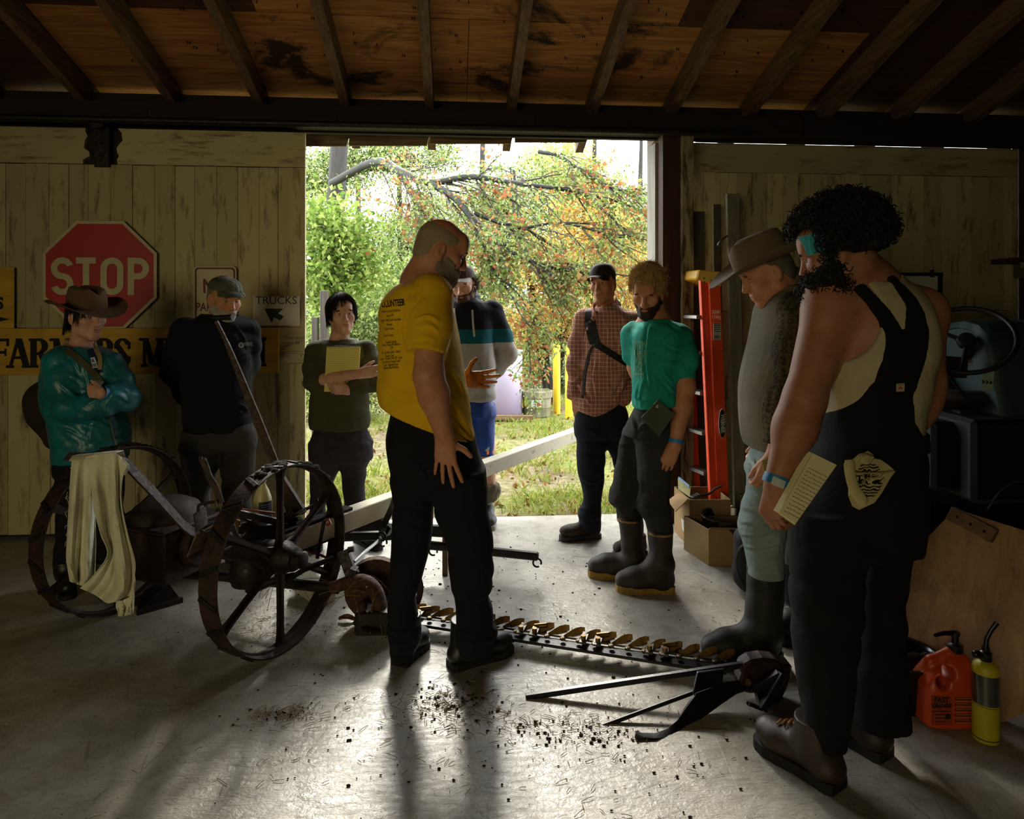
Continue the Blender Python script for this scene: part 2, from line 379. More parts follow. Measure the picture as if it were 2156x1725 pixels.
# top rail, broken away round the hanger
ga, gb = wpt(188, 300, -.02).x, wpt(243, 300, -.02).x
def ragged(ue, sgn, seed):
    r_ = random.Random(seed); pts = []; k = 9
    for i in range(k+1): pts.append((ue+sgn*r_.uniform(0, .045), zrail+.002+(ztop-zrail)*i/k))
    return pts
mb = MB(); e = ragged(ga, -1, 2); mb.prism([(-4.4, zrail+.002)]+e+[(-4.4, ztop)], .034, Matrix.Translation((0, .005, 0))); barn(mb, 'top_rail', PAINTH, dl)
mb = MB(); e = ragged(gb, 1, 4); mb.prism([(uR, zrail+.002), (uR, ztop)]+e[::-1], .034, Matrix.Translation((0, .005, 0))); barn(mb, 'top_rail', PAINTH, dl)
mb = MB(); uc = (ga+gb)/2; mb.mm((uc-.045, -.03, zrail-.02), (uc+.045, -.012, ztop+.06)); mb.tube([(uc, -.06, ztop+.03), (uc, -.10, ztop+.03)], .05, 14)
for dz in (.05, .13, .2): mb.ball((uc, -.034, zrail+dz), .012, 8)
barn(mb, 'door_hanger', rust('hanger_iron', '0c0907', '1c130d', '2a1c13'), dl, True)
hl = wpt(600, 748, -.03); mb = MB(); mb.mm((hl.x-.03, -.022, hl.z-.022), (hl.x+.12, -.012, hl.z+.022)); mb.mm((hl.x-.02, -.04, hl.z-.008), (hl.x+.115, -.028, hl.z+.008)); mb.mm((hl.x-.02, -.04, hl.z-.008), (hl.x-.005, -.012, hl.z+.008)); mb.mm((hl.x+.1, -.04, hl.z-.008), (hl.x+.115, -.012, hl.z+.008))
barn(mb, 'door_pull', flat('worn_hardware', '8a8064', .5, .5), dl)
hl = wpt(628, 722, -.03); mb = MB(); mb.mm((hl.x-.02, -.022, hl.z-.012), (hl.x+.02, -.012, hl.z+.012)); mb.tube([(hl.x-.015, -.03, hl.z), (hl.x+.015, -.03, hl.z)], .009, 8); barn(mb, 'latch', flat('worn_hardware', ''), dl, True)
# white strip of daylight-facing wood at the left door's edge is the stile's own end; wall post outside it
barn(MB().mm((-4.75, .06, 0), (uR-.07, .145, 2.65)), 'wall_front_left', DARKB)['kind'] = 'structure'
# ------------------------------------------------------------------ right of the opening: jamb, post
JAMB = wood('grey_jamb', '6f6a60', '9a958a', axis=2); POSTD = wood('post_brown', '2a1a10', '4a3020', axis=2)
uA, uB, uC, uD = wpt(1379, 600, .12).x, wpt(1395, 600, .02).x, wpt(1432, 600, -.02).x, wpt(1461, 600, -.06).x
barn(MB().mm((uA-.005, .10, 0), (uA+.05, .30, 2.63)), 'trim_5', JAMB)['kind'] = 'structure'
barn(MB().mm((uB-.01, -.02, 0), (uC, .10, 2.665)), 'trim_6', POSTD)['kind'] = 'structure'
barn(MB().mm((uC+.003, -.055, 0), (uD, .10, 2.665)), 'trim_7', wood('post_flaking', '30200f', '55402a', axis=2, paint='a59a78', pamt=.47), None)['kind'] = 'structure'
# ------------------------------------------------------------------ right door, hung outside
dr = barn_empty('door_2'); v0 = .235
uE = wpt(1445, 600, v0).x; uF = wpt(2141, 600, v0).x; zt = wpt(1700, 306, v0).z; zr = wpt(1700, 366, v0).z; zm1, zm0 = wpt(1560, 655, v0).z, wpt(1560, 735, v0).z
planks(uE, uF-.05, zm1, zr, v0, .122, .022, dr, PAINT, rr); planks(uE, uF-.05, .03, zm0, v0, .122, .022, dr, PAINT, rr)
barn(MB().mm((uE, v0+.022, .03), (uF, v0+.04, zt-.02)), 'backing_board', DARKB, dr)
barn(MB().mm((uE, v0-.012, zr), (uF, v0+.022, zt)), 'top_rail', PAINTH, dr); barn(MB().mm((uE, v0-.012, zm0), (uF-.052, v0+.022, zm1)), 'middle_rail', PAINTH, dr)
barn(MB().mm((uF-.05, v0-.012, .03), (uF, v0+.022, zr-.002)), 'stile', PAINT, dr)
# the rest of the shell: walls at the sides and behind
WALLD = wood('wall_boards', '251a11', '4a3826', axis=2)
barn(MB().mm((uF+.016, .235, 0), (4.9, .3, 2.9)), 'wall_front_right', WALLD)['kind'] = 'structure'
wl = barn_empty('wall_left'); wr_ = barn_empty('wall_right')
for i in range(38):
    vb = .1-i*.25
    if vb < -9.1: break
    top = zlow(max(vb-.12, -9))+.13
    barn(MB().mm((-4.78, vb-.246, 0), (-4.75, vb, top)), 'plank', WALLD, wl)
    barn(MB().mm((4.85, vb-.246, 0), (4.88, vb, top)), 'plank', WALLD, wr_)
barn(MB().mm((-4.83, -9.3, 0), (-4.79, .3, 4.4)), 'backing_board', DARKB, wl); barn(MB().mm((4.89, -9.3, 0), (4.93, .3, 4.4)), 'backing_board', DARKB, wr_)
barn(MB().mm((-4.8, -9.25, 0), (4.9, -9.15, 4.2)), 'wall_rear', WALLD)['kind'] = 'structure'
# shelf bracket and upright pipe at the right edge
# ------------------------------------------------------------------ outdoors
s = NT('outside_earth'); v = s.coord(); n = s.noise(v, .9, 6, .6); n2 = s.noise(v, 14, 6, .7); n3 = s.noise(v, 45, 3)
col = s.ramp(n2, [(.3, lin('4a4032')), (.55, lin('7a6c55')), (.75, lin('9a8e78'))])
col = s.mix(s.ramp(n, [(.42, .0), (.58, .8)]), col, s.ramp(n2, [(.3, lin('3f4a1e')), (.7, lin('7f8a3c'))]))
s.base(col).rough(.95).spec(.15); s.bump(s.math('ADD', n2, n3), .6, .03)
mb = MB(); n_ = 60; gr = random.Random(11); rows = []
for i in range(n_+1):
    y = 4.55+(i/n_)**1.7*45; rows.append([Vector((-26+52*j/40, y, -.03+gr.uniform(-.012, .012)+(.02*max(0, y-12)) )) for j in range(41)])
ground = mb.grid(rows).build('ground', s.mat, None, True); ground['kind'] = 'structure'
def leaf_mesh(P, size, rng, droop=.3, aspect=.62, nrm=None):
    """one small creased leaf (two triangles sharing a midrib) at each point; 'tint' differs per leaf"""
    n = len(P); d = rng.normal(size=(n, 3)); d[:, 2] -= droop; d /= np.linalg.norm(d, axis=1, keepdims=True)
    e = rng.normal(size=(n, 3)); x = np.cross(d, e); x /= np.linalg.norm(x, axis=1, keepdims=True)+1e-9; z = np.cross(x, d)
    L = (size*rng.uniform(.6, 1.25, n))[:, None]; w = L*aspect*.5
    V = np.stack([P, P+d*L*.5+x*w+z*L*.10, P+d*L, P+d*L*.5-x*w+z*L*.10], 1).reshape(-1, 3)
    me = bpy.data.meshes.new('leaves'); me.vertices.add(4*n); me.vertices.foreach_set('co', V.astype(np.float32).ravel())
    b = np.arange(n)*4; tri = np.stack([b, b+1, b+2, b, b+2, b+3], 1).ravel().astype(np.int32)
    me.loops.add(6*n); me.loops.foreach_set('vertex_index', tri); me.polygons.add(2*n); me.polygons.foreach_set('loop_start', (np.arange(2*n)*3).astype(np.int32))
    me.update(calc_edges=True); a = me.attributes.new('tint', 'FLOAT', 'POINT'); a.data.foreach_set('value', np.repeat(rng.uniform(0, 1, n), 4).astype(np.float32))
    return me
BARK = wood('grey_bark', '171512', '2c2822', axis=2, bump=.8, scale=5)
def grow(mb, tips, p, d, L, r, depth, rnd, sag=.0, kids=(2, 4), spread=.7, wob=.18, n=6):
    """a crooked limb with side limbs; collects leaf-bearing points"""
    pts = [Vector(p)]; d = Vector(d).normalized(); k = max(3, int(5+depth)); step = L/k; rad = [r]
    for i in range(k):
        d = (d+Vector((rnd.uniform(-wob, wob), rnd.uniform(-wob, wob), rnd.uniform(-wob, wob)-sag))).normalized()
        pts.append(pts[-1]+d*step); rad.append(r*(1-.8*(i+1)/k)+.0012)
    mb.tube(pts, rad, n if r > .02 else (4 if r > .006 else 3), cap=False)
    if depth <= 1: tips += pts[1:]
    if depth > 0:
        for c in range(rnd.randint(*kids)):
            i = rnd.randint(max(1, k//4), k); q = pts[i]; dd = (pts[i]-pts[i-1]).normalized()
            nd = (dd+Vector((rnd.uniform(-1, 1), rnd.uniform(-1, 1), rnd.uniform(-.7, .7)))*spread).normalized()
            grow(mb, tips, q, nd, L*rnd.uniform(.45, .75), max(.0022, rad[i]*rnd.uniform(.5, .75)), depth-1, rnd, sag, kids, spread, wob, n)
def cloud(tips, per, spread, rng):
    T = np.array([tuple(t) for t in tips]); P = np.repeat(T, per, axis=0); return P+rng.normal(size=P.shape)*spread
GREEN = leafmat('green_leaves', ['3a4f28', '5d7440', '7f9650', 'a3b266', 'c3c98a', '6f8546'])
DEEP = leafmat('deep_green_leaves', ['31452a', '4a5f3c', '647a4e', '7f9160', '55704a'])
LIME = leafmat('lime_leaves', ['6f8a3c', '92ac4c', 'bcc878', '86a048', '53703a'])
GOLD = leafmat('gold_leaves', ['b8924a', 'd8b04a', 'e8cc70', 'cdbb62', 'cf9448', 'b98048', 'b0b464', 'f0dca0'])
RUSTY = leafmat('orange_leaves', ['a86a44', 'b97f50', '9a5a44', 'c4a062'])
PALE = leafmat('pale_green_leaves', ['93a87c', 'b3c49c', '7f976c', 'a0b484'])
# 1. old oak: trunk to the left, a heavy limb reaching across the doorway with drooping twigs
oak = empty('oak_tree', at(712, 900, 10.6)*1, 'old grey tree whose long bare limb reaches across the doorway', 'tree', 'trees outside the barn'); oak.location.z = 0; ob = oak.location.copy()
def loc(v): return Vector(v)-ob
rnd = random.Random(21); tips = []; tw = MB(); mb = MB()
tp = [Vector((0, 0, -.1)), Vector((.03, 0, 1.4)), Vector((-.04, 0, 3)), Vector((.05, .1, 5)), Vector((.1, .2, 8))]
mb.tube(tp, [.24, .16, .145, .13, .09], 12); mb.build('trunk', BARK, oak, True)
limb = [at(700, 385, 10.4), at(790, 340, 9.3), at(845, 362, 8.4), at(905, 385, 7.9), at(990, 372, 7.6), at(1080, 385, 7.3), at(1180, 398, 7.1), at(1290, 420, 7.0)]
lp = spline([loc(q) for q in limb], 30); lr = [.055*(1-i/29)**.8+.007 for i in range(30)]
mb = MB(); mb.tube(lp, lr, 9); 
lim2 = spline([loc(q) for q in (at(905, 385, 7.9), at(960, 420, 7.5), at(1010, 480, 7.2), at(1075, 530, 7.0), at(1150, 560, 6.9), at(1250, 580, 6.9))], 22); mb.tube(lim2, [.04*(1-i/21)+.006 for i in range(22)], 8)
lim3 = spline([loc(q) for q in (at(845, 362, 8.4), at(880, 430, 8.2), at(915, 480, 8.2), at(945, 560, 8.3))], 14); mb.tube(lim3, [.03*(1-i/13)+.004 for i in range(14)], 7)
lim4 = spline([loc(q) for q in (at(1135, 320, 7.6), at(1180, 330, 7.4), at(1240, 370, 7.1), at(1300, 400, 6.9), at(1365, 410, 6.8))], 16); mb.tube(lim4, [.022*(1-i/15)+.004 for i in range(16)], 6)
lim5 = spline([loc(q) for q in (at(1000, 450, 7.4), at(1090, 480, 7.2), at(1180, 470, 7.1), at(1300, 500, 7.0))], 16); mb.tube(lim5, [.022*(1-i/15)+.004 for i in range(16)], 6)
lim6 = spline([loc(q) for q in (at(1000, 470, 7.2), at(1035, 560, 7.1), at(1075, 620, 7.0), at(1110, 690, 7.0))], 14); mb.tube(lim6, [.018*(1-i/13)+.003 for i in range(14)], 6)
mb.build('limb', wood('lichen_bark', '12130e', '2b2d25', axis=0, bump=.8, scale=5), oak, True)
for path, cnt, L in ((lp, 34, 1.0), (lim2, 26, .8), (lim3, 16, .8), (lim4, 12, .7), (lim5, 14, .7), (lim6, 10, .6)):
    for _ in range(cnt):
        i = rnd.randint(2, len(path)-1); dd = (path[i]-path[i-1]).normalized()
        nd = dd*.8+Vector((rnd.uniform(-.3, .9), rnd.uniform(-.9, .6), rnd.uniform(-1.0, .35)))
        grow(tw, tips, path[i], nd, L*rnd.uniform(.5, 1.1), .012, 2, rnd, .05, (2, 4), .6, .16)
tw.build('twigs', flat('twig_bark', '3c352c', .9), oak)['kind'] = 'stuff'
rg = np.random.default_rng(4); sel = [t for t in tips if rnd.random() < .55]
link('foliage', leaf_mesh(cloud(sel, 4, .055, rg), .044, rg, .5), leafmat('oak_leaves', ['63803c', '86a050', 'a9b86c', '748f46', 'c4cc90', '4f6a34']), oak)['kind'] = 'stuff'
sel = [t for t in tips if rnd.random() < .09]
link('autumn_leaves', leaf_mesh(cloud(sel, 4, .05, rg), .065, rg, .6), RUSTY, oak)['kind'] = 'stuff'
# 2. other trees, each with its own trunk and crown
def tree(name, label, px, Y, H, r, crown, mat, nleaf, lsize, seed, stems=1, lean=0.0, zbase=None):
    """crown: list of (px, py, Y, rx, ry, rz) leaf masses"""
    b = Vector(((px-CX)*Y/F, Y, -.05+max(0, .02*(Y-12)))); t = empty(name, b, label, 'tree', 'trees outside the barn'); rnd = random.Random(seed); rg = np.random.default_rng(seed)
    mb = MB()
    for k in range(stems):
        a = rnd.uniform(-.35, .35) if stems > 1 else lean; pts = [Vector((rnd.uniform(-.05, .05)*(stems > 1), rnd.uniform(-.05, .05), 0))]; n = 7
        for i in range(n): pts.append(pts[-1]+Vector((a*H/n*.5+rnd.uniform(-.05, .05), rnd.uniform(-.05, .05), H/n)))
        mb.tube(pts, [r*(1-.8*i/n) for i in range(n+1)], 8)
    mb.build('trunk', BARK, t, True); tw = MB(); P = []; tot = sum(c[3]*c[4]*c[5] for c in crown)
    for (cx, cy, cY, rx, ry, rz) in crown:
        c = at(cx, cy, cY)-b; kk = max(6, int(nleaf*rx*ry*rz/tot/14)); 
        g = rg.normal(size=(kk, 3)); g /= np.linalg.norm(g, axis=1, keepdims=True); g *= rg.uniform(.15, 1, (kk, 1))**.45; g *= (rx, ry, rz); q = g+np.array(c)
        st = Vector((c.x*.3, c.y*.3, max(.3, c.z-rz*.9)))
        for i in range(0, kk, max(1, kk//26)):
            e = Vector(q[i]); m = st.lerp(e, .5)+Vector((rnd.uniform(-.15, .15), rnd.uniform(-.1, .1), rnd.uniform(-.05, .2)))
            tw.tube(spline([st, m, e], 6), [r*.22, r*.18, r*.14, r*.1, r*.06, .004], 4, cap=False)
        P.append(np.repeat(q, 14, axis=0)+rg.normal(size=(kk*14, 3))*lsize*1.5)
    if tw.v: tw.build('branches', flat('twig_bark', ''), t)['kind'] = 'stuff'
    P = np.concatenate(P); link('foliage', leaf_mesh(np.concatenate([P, P+rg.normal(size=P.shape)*lsize*.9]), lsize*.72, rg, .25), mat, t)['kind'] = 'stuff'
    return t
tree('maple_tree', 'slim multi-stemmed maple with golden leaves behind the yellow posts', 1160, 10.4, 3.6, .055,
     [(1110, 690, 10.2, .55, .5, .45), (1230, 640, 10.2, .7, .6, .7), (1290, 540, 10.3, .7, .6, .7), (1180, 560, 10.3, .7, .6, .6), (1080, 760, 10.1, .35, .4, .25), (1335, 690, 10.3, .5, .5, .7), (1230, 470, 10.6, .6, .5, .5)], GOLD, 15000, .075, 31, 4)
tree('green_sapling', 'bright green broad-leaved sapling at the left edge of the doorway', 690, 7.8, 2.2, .03,
     [(680, 540, 7.7, .32, .3, .28), (735, 500, 7.8, .3, .3, .25), (665, 470, 7.8, .25, .3, .25), (700, 610, 7.7, .3, .3, .25), (770, 560, 7.9, .22, .2, .2)], LIME, 3000, .10, 32)
tree('leafy_bush', 'rounded green bush behind the woman with the notepad', 720, 9.2, 1.2, .03,
     [(690, 700, 9.0, .5, .5, .45), (790, 690, 9.3, .6, .5, .55), (740, 800, 9.0, .75, .5, .5), (670, 820, 8.8, .4, .4, .5), (860, 640, 9.6, .6, .5, .7)], GREEN, 13000, .06, 33, 3)
tree('leafy_bush', 'low yellow-green bush behind the drums and the yellow posts', 1180, 12.0, 1.0, .03,
     [(1100, 800, 11.8, .9, .5, .4), (1220, 770, 11.9, .9, .5, .6), (1330, 760, 12.0, .9, .6, .7), (1020, 740, 12.0, .8, .5, .7)], PALE, 13000, .065, 34, 3)
tree('pale_tree', 'pale green tree at the right edge of the doorway', 1350, 15.0, 6, .12,
     [(1340, 520, 14.8, .8, .8, 1.2), (1330, 640, 14.8, .9, .8, .9)], PALE, 13000, .09, 35)
tree('woodland_tree', 'dark-trunked green tree standing between the sapling and the bald man', 838, 14.5, 7, .10,
     [(830, 560, 14.5, 1.1, 1, 1.1), (760, 640, 14.4, 1.1, 1, .9), (900, 640, 14.4, 1.0, 1, 1.0), (900, 480, 14.8, .9, .9, .7)], GREEN, 15500, .085, 36)
tree('woodland_tree', 'green and yellow tree filling the middle of the doorway', 1010, 16.5, 8, .13,
     [(1000, 600, 16.2, 1.4, 1, 1.3), (1090, 500, 16.4, 1.3, 1, 1.2), (1000, 450, 16.8, 1.3, 1, .9), (1120, 400, 16.8, 1.2, 1, .9)], GREEN, 16000, .10, 37)
tree('woodland_tree', 'tall green tree at the upper left of the doorway', 700, 13.5, 7, .12,
     [(680, 370, 13.2, .9, .8, .45), (760, 330, 13.4, .9, .8, .5), (660, 430, 13, .7, .7, .45), (880, 320, 13.8, .9, .8, .45)], GREEN, 9500, .085, 38)
tree('woodland_tree', 'deep green tree low in the background at the left', 760, 20, 7, .16,
     [(700, 640, 19.8, 2.0, 1, 1.6), (850, 680, 20, 1.8, 1, 1.4), (780, 560, 20.2, 1.6, 1, 1.1)], DEEP, 12500, .13, 39)
tree('woodland_tree', 'deep green tree low in the background behind the maple', 1200, 21, 7, .16,
     [(1080, 660, 20.6, 2.0, 1, 1.6), (1250, 640, 21, 2.2, 1, 1.7), (1380, 620, 21, 1.6, 1, 1.6)], PALE, 12500, .13, 40)
tree('woodland_tree', 'yellow tree seen through the limb in the upper right of the doorway', 1250, 18, 8, .13,
     [(1230, 420, 18, 1.3, 1, .9), (1180, 350, 18.2, 1.2, 1, .7), (1290, 500, 17.8, 1.0, 1, .7)], leafmat('yellow_green_leaves', ['b9b868', 'd4ca80', '9aab5c', 'c7b060', '8a9f54']), 9000, .11, 41)
# grass tufts, fallen leaves and gravel
rg = np.random.default_rng(9)
def blades(P, h, rng, lean=.35):
    n = len(P); d = rng.normal(size=(n, 3))*lean; d[:, 2] = 1; d /= np.linalg.norm(d, axis=1, keepdims=True)
    x = np.cross(d, rng.normal(size=(n, 3))); x /= np.linalg.norm(x, axis=1, keepdims=True); L = (h*rng.uniform(.4, 1.3, n))[:, None]; w = .0035
    V = np.stack([P-x*w, P+x*w, P+d*L*.6+x*w*.8, P+d*L+(d*[1, 1, 0])*L*.5], 1).reshape(-1, 3)
    me = bpy.data.meshes.new('blades'); me.vertices.add(4*n); me.vertices.foreach_set('co', V.astype(np.float32).ravel()); b = np.arange(n)*4
    tri = np.stack([b, b+1, b+2, b, b+2, b+3], 1).ravel().astype(np.int32); me.loops.add(6*n); me.loops.foreach_set('vertex_index', tri); me.polygons.add(2*n); me.polygons.foreach_set('loop_start', (np.arange(2*n)*3).astype(np.int32)); me.update(calc_edges=True)
    a = me.attributes.new('tint', 'FLOAT', 'POINT'); a.data.foreach_set('value', np.repeat(rng.uniform(0, 1, n), 4).astype(np.float32)); return me
GP = []
for (x0, x1, y0, y1, n) in ((-3.5, 3.2, 4.86, 5.5, 9000), (-4, 4, 5.5, 7, 8000), (-5, 5, 7, 12, 26000)):
    c = np.stack([rg.uniform(x0, x1, n//14), rg.uniform(y0, y1, n//14), np.full(n//14, -.03)], 1)
    keep = (np.sin(c[:, 0]*3.1+c[:, 1]*2.3)+np.sin(c[:, 0]*1.3-c[:, 1]*3.7)+rg.normal(size=len(c))*.6) > -.4
    c = c[keep]; P = np.repeat(c, 14, axis=0)+rg.normal(size=(len(c)*14, 3))*[.05, .05, 0]; GP.append(P)
GP = np.concatenate(GP); GP = GP[GP[:, 1] > 4.84+.084*GP[:, 0]]
o = link('grass', blades(GP, .085, rg), leafmat('grass_blades', ['6f8a2e', '93aa3c', 'b7b85a', 'c8bd78', '7f9a36'], .35)); tag(o, 'patchy green and straw-coloured grass beyond the concrete', 'grass', kind='stuff')
n = 2600; P = np.stack([rg.uniform(-4, 4, n), 4.9+rg.uniform(0, 1, n)**1.4*6, np.full(n, -.012)], 1); P = P[P[:, 1] > 4.84+.084*P[:, 0]]
o = link('fallen_leaves', leaf_mesh(P, .05, rg, .1), leafmat('dead_leaves', ['7a4a2a', '9a6a3a', 'b98a4a', '6a4030', 'c8a860'], .15)); tag(o, 'brown and yellow leaves fallen on the ground outside', 'leaves', kind='stuff')
# ------------------------------------------------------------------ body and clothing surfaces
class Field:
    """a signed-distance grid: shapes are blended into it, then its zero surface becomes a mesh"""
    def __init__(s, lo, hi, h):
        s.h = h; s.lo = np.array(lo, float); n = np.ceil((np.array(hi)-s.lo)/h).astype(int)+1
        s.ax = [s.lo[i]+h*np.arange(n[i]) for i in range(3)]; s.D = np.full(tuple(n), .5, np.float32)
    def _sl(s, lo, hi, pad):
        r = []
        for i in range(3):
            a = int(max(0, math.floor((lo[i]-pad-s.lo[i])/s.h))); b = int(min(len(s.ax[i]), math.ceil((hi[i]+pad-s.lo[i])/s.h)+1)); r.append(slice(a, max(a, b)))
        return tuple(r)
    def _g(s, sl): return np.meshgrid(*[s.ax[i][sl[i]].astype(np.float32) for i in range(3)], indexing='ij', sparse=True)
    def _u(s, sl, d, k):
        A = s.D[sl]
        if k > 0:
            h = np.clip(.5+.5*(A-d)/k, 0, 1); s.D[sl] = A*(1-h)+d*h-k*h*(1-h)
        else: s.D[sl] = np.minimum(A, d)
    def _s(s, sl, d, k):
        A = s.D[sl]
        if k > 0:
            h = np.clip(.5-.5*(A+d)/k, 0, 1); s.D[sl] = A*(1-h)-d*h+k*h*(1-h)
        else: s.D[sl] = np.maximum(A, -d)
    def cone(s, a, b, ra, rb, k=.012, sub=False, fl=None, end=False):
        """tapered limb from a to b; fl=(direction, factor) flattens it along a direction"""
        a, b = np.array(a, float), np.array(b, float); m = max(ra, rb)
        sl = s._sl(np.minimum(a, b), np.maximum(a, b), m+k+3*s.h); X, Y, Z = s._g(sl); ba = b-a; L = max(1e-9, ba@ba)
        t = np.clip(((X-a[0])*ba[0]+(Y-a[1])*ba[1]+(Z-a[2])*ba[2])/L, 0, 1); x, y, z = X-a[0]-t*ba[0], Y-a[1]-t*ba[1], Z-a[2]-t*ba[2]
        q = x*x+y*y+z*z
        if fl is not None:
            f = np.array(fl[0], float); f /= np.linalg.norm(f); w = x*f[0]+y*f[1]+z*f[2]; q = q+w*w*(1/fl[1]**2-1)
        d = np.sqrt(q)-(ra+(rb-ra)*t)
        if end: d = np.maximum(d, ((X-b[0])*ba[0]+(Y-b[1])*ba[1]+(Z-b[2])*ba[2])/math.sqrt(L))
        (s._s if sub else s._u)(sl, d, k); return s
    def ell(s, c, r, Mr=None, k=.015, sub=False):
        """ellipsoid; Mr columns are its axes"""
        c = np.array(c, float); r = np.array(r, float); m = r.max(); sl = s._sl(c, c, m+k+3*s.h); X, Y, Z = s._g(sl); X, Y, Z = X-c[0], Y-c[1], Z-c[2]
        if Mr is not None:
            A = np.array(Mr); X, Y, Z = (X*A[0, i]+Y*A[1, i]+Z*A[2, i] for i in range(3))
        k0 = np.sqrt((X/r[0])**2+(Y/r[1])**2+(Z/r[2])**2); k1 = np.sqrt((X/r[0]**2)**2+(Y/r[1]**2)**2+(Z/r[2]**2)**2)+1e-9
        d = k0*(k0-1)/k1; (s._s if sub else s._u)(sl, d.astype(np.float32), k); return s
    def loft(s, rows, k=.02, pw=2.3, sub=False, rot=0.0):
        """stack of rounded cross-sections (z, cx, cy, rx, ry), z in any order"""
        A = np.array(sorted(rows), float); z0, z1 = A[0, 0], A[-1, 0]; mr = A[:, 3:].max(); sl = s._sl((A[:, 1].min(), A[:, 2].min(), z0), (A[:, 1].max(), A[:, 2].max(), z1), mr+k+3*s.h)
        zz = s.ax[2][sl[2]]; T = np.linspace(0, len(A)-1, 12*len(A)); B = np.array([spl(A, t) for t in T]); zc = np.clip(zz, z0, z1)
        cx, cy, rx, ry = (np.interp(zc, B[:, 0], B[:, i]).astype(np.float32)[None, None, :] for i in (1, 2, 3, 4))
        X, Y, Z = s._g(sl); x, y = X-cx, Y-cy
        if rot: x, y = x*math.cos(rot)+y*math.sin(rot), -x*math.sin(rot)+y*math.cos(rot)
        e = (np.abs(x/rx)**pw+np.abs(y/ry)**pw)**(1/pw); g = np.sqrt((x/rx)**2+(y/ry)**2)+1e-6; gr = np.sqrt((x/rx**2)**2+(y/ry**2)**2)/g+1e-6
        d = (e-1)/gr; d = np.minimum(d, (e-1)*np.maximum(rx, ry)*1.0+0*x) if False else d
        dz = np.maximum(z0-Z, Z-z1); d = np.where(dz > 0, np.sqrt(np.maximum(d, 0)**2+dz**2), np.maximum(d, dz)); (s._s if sub else s._u)(sl, d.astype(np.float32), k); return s
    def cut(s, p, n, k=0, box=None):
        """drop everything on the side of plane p that n points to (inside box = (lo, hi) only)"""
        sl = s._sl(box[0], box[1], 0) if box is not None else tuple(slice(0, x) for x in s.D.shape)
        X, Y, Z = s._g(sl); n = np.array(n, float)/np.linalg.norm(n); d = (X-p[0])*n[0]+(Y-p[1])*n[1]+(Z-p[2])*n[2]; s.D[sl] = np.maximum(s.D[sl], d); return s
    def folds(s, amp, freq, seed, dirs=None, box=None, sharp=.0):
        """cloth creases: a few warped waves pressed into the surface"""
        sl = s._sl(box[0], box[1], 0) if box is not None else tuple(slice(0, x) for x in s.D.shape)
        X, Y, Z = s._g(sl); rg = np.random.default_rng(seed); w = np.zeros(s.D[sl].shape, np.float32)
        wx = np.sin(7*X+9*Z+rg.uniform(0, 6))*.05+np.sin(17*Y-11*Z+5*X+rg.uniform(0, 6))*.02
        for i in range(5):
            v = np.array(dirs[i % len(dirs)], float)+rg.normal(size=3)*.25 if dirs is not None else rg.normal(size=3); v /= np.linalg.norm(v); f = freq*rg.uniform(.6, 1.6)
            q = 1-2*np.abs(np.sin(.5*f*(X*v[0]+Y*v[1]+Z*v[2]+wx*rg.uniform(.8, 1.7))+rg.uniform(0, 6)))**.8; m = np.sin(f*.31*(X*v[2]+Y*v[0]-Z*v[1])+rg.uniform(0, 6))*.5+.5
            w += q*m
        s.D[sl] += (w*amp*.36); return s
    def noise(s, amp, freq, seed, box=None):
        sl = s._sl(box[0], box[1], 0) if box is not None else tuple(slice(0, x) for x in s.D.shape)
        X, Y, Z = s._g(sl); rg = np.random.default_rng(seed); w = 0
        for i in range(7):
            v = rg.normal(size=3); v /= np.linalg.norm(v); f = freq*rg.uniform(.5, 1.5); w = w+np.sin(f*(X*v[0]+Y*v[1]+Z*v[2])+rg.uniform(0, 6)+np.sin(f*.7*(X*v[1]-Y*v[2]+Z*v[0])))
        s.D[sl] += (w*amp/3).astype(np.float32); return s
    def mesh(s, smooth=1, name='surface', shift=(0, 0, 0), keep=None):
        D = s.D; h = s.h; D[0] = D[-1] = .1; D[:, 0] = D[:, -1] = .1; D[:, :, 0] = D[:, :, -1] = .1
        I = D < 0; n = np.array(D.shape)-1; cnt = np.zeros(n, np.int8)
        for a in (0, 1):
            for b in (0, 1):
                for c in (0, 1): cnt += I[a:a+n[0], b:b+n[1], c:c+n[2]]
        act = (cnt > 0) & (cnt < 8); ci = np.argwhere(act); idx = np.full(n, -1, np.int64); idx[act] = np.arange(len(ci)); acc = np.zeros((len(ci), 3)); num = np.zeros(len(ci))
        cs = [(a, b, c) for a in (0, 1) for b in (0, 1) for c in (0, 1)]
        val = {c: D[ci[:, 0]+c[0], ci[:, 1]+c[1], ci[:, 2]+c[2]].astype(float) for c in cs}
        for c in cs:
            for ax in range(3):
                if c[ax] == 0:
                    e = list(c); e[ax] = 1; e = tuple(e); va, vb = val[c], val[e]; m = (va < 0) != (vb < 0); t = np.where(m, va/np.where(m, va-vb, 1), 0)
                    p = np.tile(np.array(c, float), (len(ci), 1)); p[:, ax] = t; acc += p*m[:, None]; num += m
        V = (ci+acc/num[:, None])*h+s.lo; Fs = []
